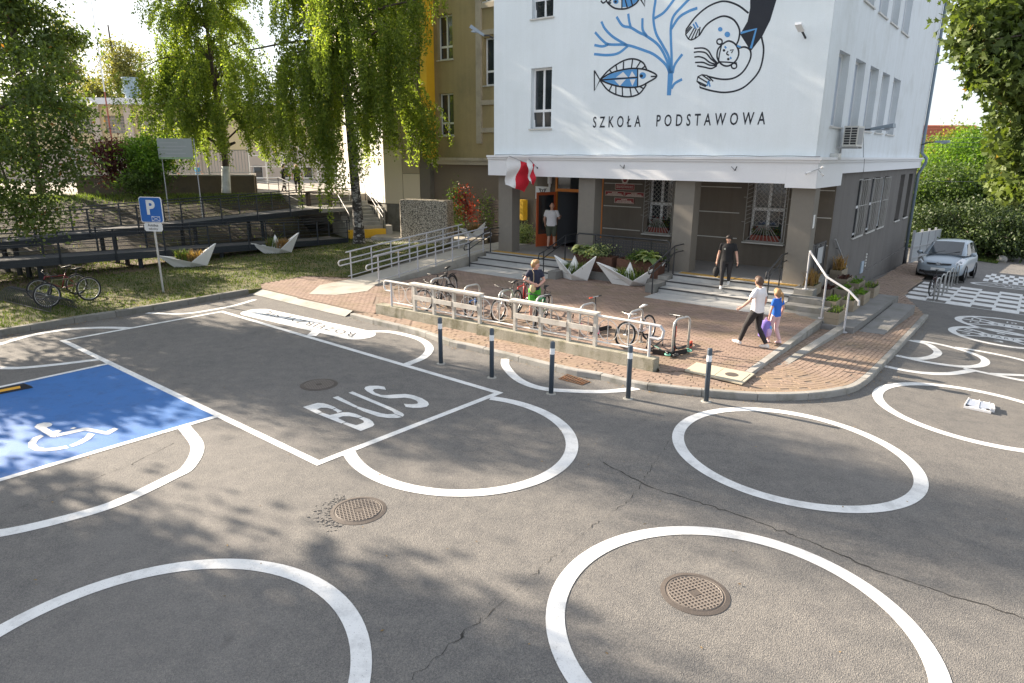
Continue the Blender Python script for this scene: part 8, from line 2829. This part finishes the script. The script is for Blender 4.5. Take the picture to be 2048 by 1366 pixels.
# ================================================================ SILVER CAR
def car():
    SIL = M('silver_blue_car_paint', (.36, .42, .48), .28, .03, 2, 30, .01, metal=.35)
    DKG = glass_mat('car_glass', (.018, .024, .03), .05)
    DGR = M('dark_car_trim', (.018, .018, .02), .6, .1)
    CHR = M('chrome_trim', (.65, .66, .68), .18, .03, metal=.9)
    t = thing('parked_car', (0, 0, 0), 'silver people carrier parked on the side street facing the camera', 'car')
    # lower body: sections front to rear, points from sill up over the shoulder to the centre line
    secs = [(2.17, .46, .30, .58, .58), (2.12, .66, .22, .66, .68), (2.02, .80, .20, .74, .79), (1.85, .86, .19, .80, .87), (1.5, .875, .19, .86, .97), (1.15, .88, .19, .92, 1.06), (.9, .885, .19, .95, 1.08),
            (.2, .885, .19, .96, 1.02), (-.8, .885, .19, .97, 1.02), (-1.6, .875, .20, .99, 1.04), (-2.0, .84, .24, 1.0, 1.04), (-2.14, .74, .32, .96, 1.0)]
    mb = MB(); rows = []
    for x, w, zb, zs, zt in secs:
        half = [(w * .88, zb), (w * .985, zb + .12), (w, (zb + zs) * .52), (w * .985, zs - .08), (w * .93, zs), (w * .72, zs + (zt - zs) * .65), (w * .38, zs + (zt - zs) * .95), (0, zt)]
        rows.append([(x + .09 * (1 - (y / .885) ** 2) * (1 if x > 1.9 else 0), y, z) for y, z in half] + [(x + .09 * (1 - (y / .885) ** 2) * (1 if x > 1.9 else 0), -y, z) for y, z in half[-2::-1]])
    n = len(rows[0]); vs = [p for r in rows for p in r]; fs = []
    for i in range(len(rows) - 1):
        for j in range(n - 1): fs.append((i * n + j, i * n + j + 1, (i + 1) * n + j + 1, (i + 1) * n + j))
        fs.append((i * n + n - 1, i * n, (i + 1) * n, (i + 1) * n + n - 1))
    fs += [tuple(range(n)), tuple((len(rows) - 1) * n + j for j in range(n))[::-1]]
    mb.add(vs, fs)
    o = mb.build('body', SIL, t, True)
    s = o.modifiers.new('s', 'SUBSURF'); s.levels = 2; s.render_levels = 2
    # cabin
    gh_ = [(1.22, .70, .80, 1.04, 1.06), (.75, .77, .72, 1.02, 1.34), (.32, .80, .64, 1.0, 1.56), (-.3, .81, .63, 1.0, 1.64), (-1.0, .81, .62, 1.0, 1.645), (-1.6, .80, .61, 1.0, 1.60), (-1.95, .77, .58, 1.0, 1.40), (-2.12, .72, .6, .98, 1.06)]
    mb = MB(); rows = []
    for x, wb2, wr_, z0, z1 in gh_:
        rr2 = [(wb2, z0), (wb2 * .62 + wr_ * .38, z0 + (z1 - z0) * .45), (wr_, z1 - .10 * (z1 - z0)), (wr_ * .86, z1 - .01), (0, z1 + .02)]
        rows.append([(x, y, z) for y, z in rr2] + [(x, -y, z) for y, z in rr2[-2::-1]])
    n = len(rows[0]); vs = [p for r in rows for p in r]; fs = []
    for i in range(len(rows) - 1):
        for j in range(n - 1): fs.append((i * n + j, i * n + j + 1, (i + 1) * n + j + 1, (i + 1) * n + j))
    fs += [tuple(range(n)), tuple((len(rows) - 1) * n + j for j in range(n))[::-1]]
    mb.add(vs, fs); o = mb.build('cabin', SIL, t, True)
    mb = MB()
    def wq(x, y, z): return (x, y, z)
    mb.add([(1.235, -.62, 1.085), (1.27, 0, 1.095), (1.235, .62, 1.085), (.36, .55, 1.585), (.385, 0, 1.60), (.36, -.55, 1.585)], [(0, 1, 4, 5), (1, 2, 3, 4)]); mb.build('windscreen', DKG, t)
    for sgn in (-1, 1):
        for q in ([(.80, .775, 1.06), (-.02, .818, 1.07), (-.02, .668, 1.55), (.34, .672, 1.51), (.62, .715, 1.30)], [(-.10, .818, 1.07), (-.95, .822, 1.08), (-.95, .665, 1.555), (-.10, .668, 1.56)], [(-1.03, .82, 1.09), (-1.72, .80, 1.12), (-1.66, .66, 1.50), (-1.03, .66, 1.55)]):
            MB().add([(x, sgn * (y + .006), z) for x, y, z in q], [tuple(range(len(q)))]).build('side_window', DKG, t, recalc=False)
        hl = MB(); hl.add([(2.04, sgn * .60, .66), (1.93, sgn * .80, .70), (1.62, sgn * .865, .90), (1.70, sgn * .72, .965), (1.97, sgn * .58, .80), (2.085, sgn * .56, .70)], [(0, 1, 2, 3, 4, 5)])
        hl.v = [(x + .045, y * 1.02, z + .02) for x, y, z in hl.v]
        h = hl.build('headlight', CHR, t, recalc=False)
        for dx, dy, dz in ((2.06, .66, .76), (1.93, .74, .82)):
            MB().ball((dx, sgn * dy, dz), (.045, .06, .055), 10, 7).build('lamp', M('headlamp_lens', (.60, .64, .68), .1, .03), h, True)
        mb = MB(); mb.ball((.86, sgn * 1.0, 1.10), (.07, .12, .085), 10, 8); mb.build('wing_mirror', SIL, t, True)
        mb = MB(); mb.tube([(.88, sgn * .86, 1.05), (.87, sgn * .95, 1.07)], .025, 6); mb.build('mirror_arm', DGR, t)
        for x in (1.35, -1.30):
            w = MB().ring((x, sgn * .775, .31), .235, .085, (0, 1, 0), 24, 8).build('wheel', TYRE, t, True)
            m_ = MB(); m_.cyl((x, sgn * .80, .31), (x, sgn * .855, .31), .20, 18); m_.build('rim', RIM, w)
            m_ = MB(); m_.ring((x, sgn * .868, .31), .325, .035, (0, 1, 0), 24, 5); m_.build('wheel_arch', DGR, t)
        m_ = MB(); m_.box(1.4, 1.9, sgn * .55, sgn * .82, .42, .50); 
        m_ = MB(); m_.add([(2.205, sgn * .50, .33), (2.13, sgn * .70, .34), (2.12, sgn * .70, .45), (2.20, sgn * .50, .44)], [(0, 1, 2, 3)]); m_.v = [(x + .015, y, z) for x, y, z in m_.v]; m_.build('fog_recess', DGR, t, recalc=False)
    m_ = MB(); m_.add([(2.19, -.44, .69), (2.265, 0, .68), (2.19, .44, .69), (2.15, .46, .75), (2.225, 0, .745), (2.15, -.46, .75)], [(0, 1, 4, 5), (1, 2, 3, 4)]); m_.v = [(x + .012, y, z + .012) for x, y, z in m_.v]; m_.build('grille', DGR, t)
    m_ = MB(); m_.add([(2.245, -.50, .30), (2.285, 0, .29), (2.245, .50, .30), (2.24, .52, .42), (2.285, 0, .43), (2.24, -.52, .42)], [(0, 1, 4, 5), (1, 2, 3, 4)]); m_.v = [(x + .012, y, z) for x, y, z in m_.v]; m_.build('lower_intake', DGR, t)
    m_ = MB()
    for rx, rz_, dz in ((.085, .055, 0), (.03, .055, 0), (.06, .025, .022)):
        m_.tube([(2.262 + .012 - abs(rx * math.cos(a)) * .15, rx * math.cos(a), .745 + dz + rz_ * math.sin(a)) for a in np.linspace(0, 6.283, 18, endpoint=False)], .007, 5, True)
    m_.build('badge', CHR, t)
    m_ = MB(); m_.box(2.285, 2.30, -.26, .26, .46, .565); m_.build('number_plate', PAPER, t)
    m_ = MB()
    for y in (-.5, .05): m_.tube([(1.27, y, 1.09), (1.12, y + .30, 1.17), (1.05, y + .48, 1.22)], .009, 4)
    m_.build('wiper', DGR, t)
    m_ = MB(); m_.tube([(-.9, 0, 1.66), (-1.05, 0, 1.86)], .007, 5); m_.build('aerial', DGR, t)
    a = on_g(1881, 559)
    hd_ = np.array([-math.sin(R(41.5)), -math.cos(R(41.5))])
    c = a[:2] - hd_ * 1.35
    ang = math.atan2(hd_[1], hd_[0])
    zf, zr = G(*(c + hd_ * 1.35)), G(*(c - hd_ * 1.3))
    t.location = (c[0], c[1], (zf + zr) / 2 + .01)
    t.rotation_euler = (R(1.5), math.atan2(zr - zf, 2.65), ang)
    t.scale = (1.08, 1.08, 1.08)
car()

# ================================================================ SIDE STREET END
gw = L(-.25, 20.6, -1.5)
GATE = M('grey_gate_panel', (.34, .36, .38), .6, .06)
CAPM = M('sunlit_wall_cap', (.46, .37, .24), .9, .12, 3, 40, .2)
ga_ = thing('panel_gate', gw, 'grey sheet gate and fence at the far end of the school wall', 'gate')
def gg(x, k, z): p = L(-.25 - .4 * x / 9, 20.6 + x, 0) + BU * -k; return (p[0], p[1], G(p[0], p[1]) + z)
for i in range(4):
    mb = MB(); mb.box(.1 + i * 2.2, .1 + i * 2.2 + 2.1, 0, .05, .12, 1.75, gg); mb.build('panel', GATE, ga_)
    mb = MB(); mb.box(.0 + i * 2.2, .08 + i * 2.2, -.02, .1, -.2, 1.9, gg); mb.build('post', GREYM, ga_)
    for z in (.35, .95): mb = MB(); mb.box(.1 + i * 2.2, .1 + i * 2.2 + 2.1, .055, .1, z, z + .06, gg); mb.build('rail', GREYM, ga_)
fw2 = at_y(1840, 470, 52)
gwall = thing('garden_wall', fw2, 'old garden wall with sunlit cap behind the grey gate', 'wall')
def wq_(x, k, z): return (17 + x, 50 + k + x * .12, -2 + z)
mb = MB(); mb.box(0, 24, 0, .35, 0, 2.4, wq_); mb.build('wall', OLDC, gwall)
mb = MB(); mb.box(-.1, 24.1, -.1, .45, 2.402, 2.55, wq_); mb.build('cap', CAPM, gwall)
# grass patch, bin and stone
gp_ = [on_g(*q, .03) for q in ((1941, 519), (1995, 527), (2003, 514), (1946, 503))]
mb = MB(); mb.add([(p[0], p[1], p[2]) for p in gp_], [(0, 1, 2, 3)])
tag(mb.build('verge', M('green_verge', (.07, .12, .025), .95, .3, 2, 30, .4), recalc=False), kind='structure')
P = []
for _ in range(2600):
    x, y = rng.random(2); q = bilerp(*gp_)(x, y); P.append(q)
tag(grass_blades('verge_grass', P, .10, LF_LAWN), kind='stuff')
bp = on_g(2012, 519)
bn = thing('litter_bin', bp, 'round concrete litter bin with a curved hood at the right edge', 'litter bin')
MB().tube([bp, bp + [0, 0, .75]], [.36, .42], 16).build('body', CONC, bn, True)
MB().tube([bp + [-.45, 0, .85], bp + [-.38, 0, 1.12], bp + [-.1, 0, 1.25], bp + [.5, 0, 1.25]], [.07, .09, .10, .10], 8).build('hood', CONC, bn, True)
for s in (-.38, .3): MB().cyl(bp + [s, 0, .7], bp + [s, 0, 1.1], .03, 6).build('support', GREYM, bn)
bs = on_g(2003, 524)
st_ = thing('boulder', bs, 'pale rounded boulder in front of the litter bin', 'boulder')
MB().ball(bs + [0, 0, .16], (.30, .26, .26), 12, 9).build('stone', CONC, st_, True)
# red roofed house behind the trees
hx_ = at_y(1862, 290, 84)
rh = thing('red_roofed_house', (hx_[0], hx_[1], -2), 'house with a red tiled roof behind the yellowing tree', 'house')
ROOF = M('red_roof_tiles', (.36, .10, .05), .85, .2, 3, 40, .2, island=.2)
x0, y0_, zr_, ze = hx_[0] - 3.2, hx_[1] - 3, at_y(1870, 250, 84)[2], at_y(1850, 315, 84)[2]
mb = MB(); mb.box(x0 + .5, x0 + 8.5, y0_ + .6, y0_ + 8, -2.5, ze); mb.build('wall', HALLB, rh)
for i in range(22):
    f0, f1 = i / 22, (i + 1) / 22
    mb = MB(); mb.hexa([(x0, y0_ + 4.3 * f0, ze + (zr_ - ze) * f0 + .0), (x0 + 9, y0_ + 4.3 * f0, ze + (zr_ - ze) * f0), (x0 + 9, y0_ + 4.3 * f1, ze + (zr_ - ze) * f1), (x0, y0_ + 4.3 * f1, ze + (zr_ - ze) * f1),
                        (x0, y0_ + 4.3 * f0, ze + (zr_ - ze) * f0 + .12), (x0 + 9, y0_ + 4.3 * f0, ze + (zr_ - ze) * f0 + .12), (x0 + 9, y0_ + 4.3 * f1, ze + (zr_ - ze) * f1 + .05), (x0, y0_ + 4.3 * f1, ze + (zr_ - ze) * f1 + .05)])
    mb.build('tile_course', ROOF, rh)
mb = MB(); mb.quad((x0, y0_ + 8.6, ze), (x0 + 9, y0_ + 8.6, ze), (x0 + 9, y0_ + 4.3, zr_ + .05), (x0, y0_ + 4.3, zr_ + .05)); mb.build('rear_roof', ROOF, rh, recalc=False)
# overhead wires
for i, (v0, v1) in enumerate(((276, 268), (284, 279), (294, 287), (362, 358))):
    a, b = at_y(1838, v0, 45), at_y(2075, v1, 50)
    tag(MB().tube([a, (a + b) / 2 - [0, 0, .12], b], .012, 4).build('overhead_wire', WIRE), ('top', 'second', 'third', 'lowest')[i] + ' overhead wire crossing behind the maple at the right', 'wire', 'overhead wires')

# ================================================================ WHITE CASE IN THE RING
cc6 = crop(1748, 600, .2342)
q4 = [on_g(*cc6(*q), .03) for q in ((765, 912), (1000, 962), (990, 886), (805, 848))]
wc = thing('folding_case', q4[0] - [0, 0, .03], 'white plastic folding case lying open in the right ring', 'case')
cf = bilerp(*q4)
def cq(x, y, z): q = cf(x, y); return (q[0], q[1], q[2] - .03 + z)
WP = M('white_plastic', (.74, .73, .73), .4, .04); GP = M('grey_blue_plastic', (.32, .35, .42), .4, .06)
mb = MB(); mb.box(0, 1, 0, 1, .006, .05, cq); mb.build('tray', WP, wc)
for x0_, x1_ in ((.05, .46), (.54, .95)):
    mb = MB(); mb.box(x0_, x1_, .15, .8, .051, .062, cq); mb.build('lid_panel', GP, wc)
for x in (.02, .5, .97): mb = MB(); mb.box(x - .02, x + .02, .02, .98, .063 if x == .5 else .052, .075, cq); mb.build('strap', GP if x == .97 else WP, wc)
for x in (.1, .88): q = cf(x, .12); MB().cyl((q[0], q[1], q[2] + .02), (q[0], q[1], q[2] + .035), .035, 10).build('wheel', BLK, wc)
mb = MB(); mb.box(1.01, 1.14, .2, .75, .006, .09, cq); mb.build('raised_flap', WP, wc)

print('objects', len(scn.objects))
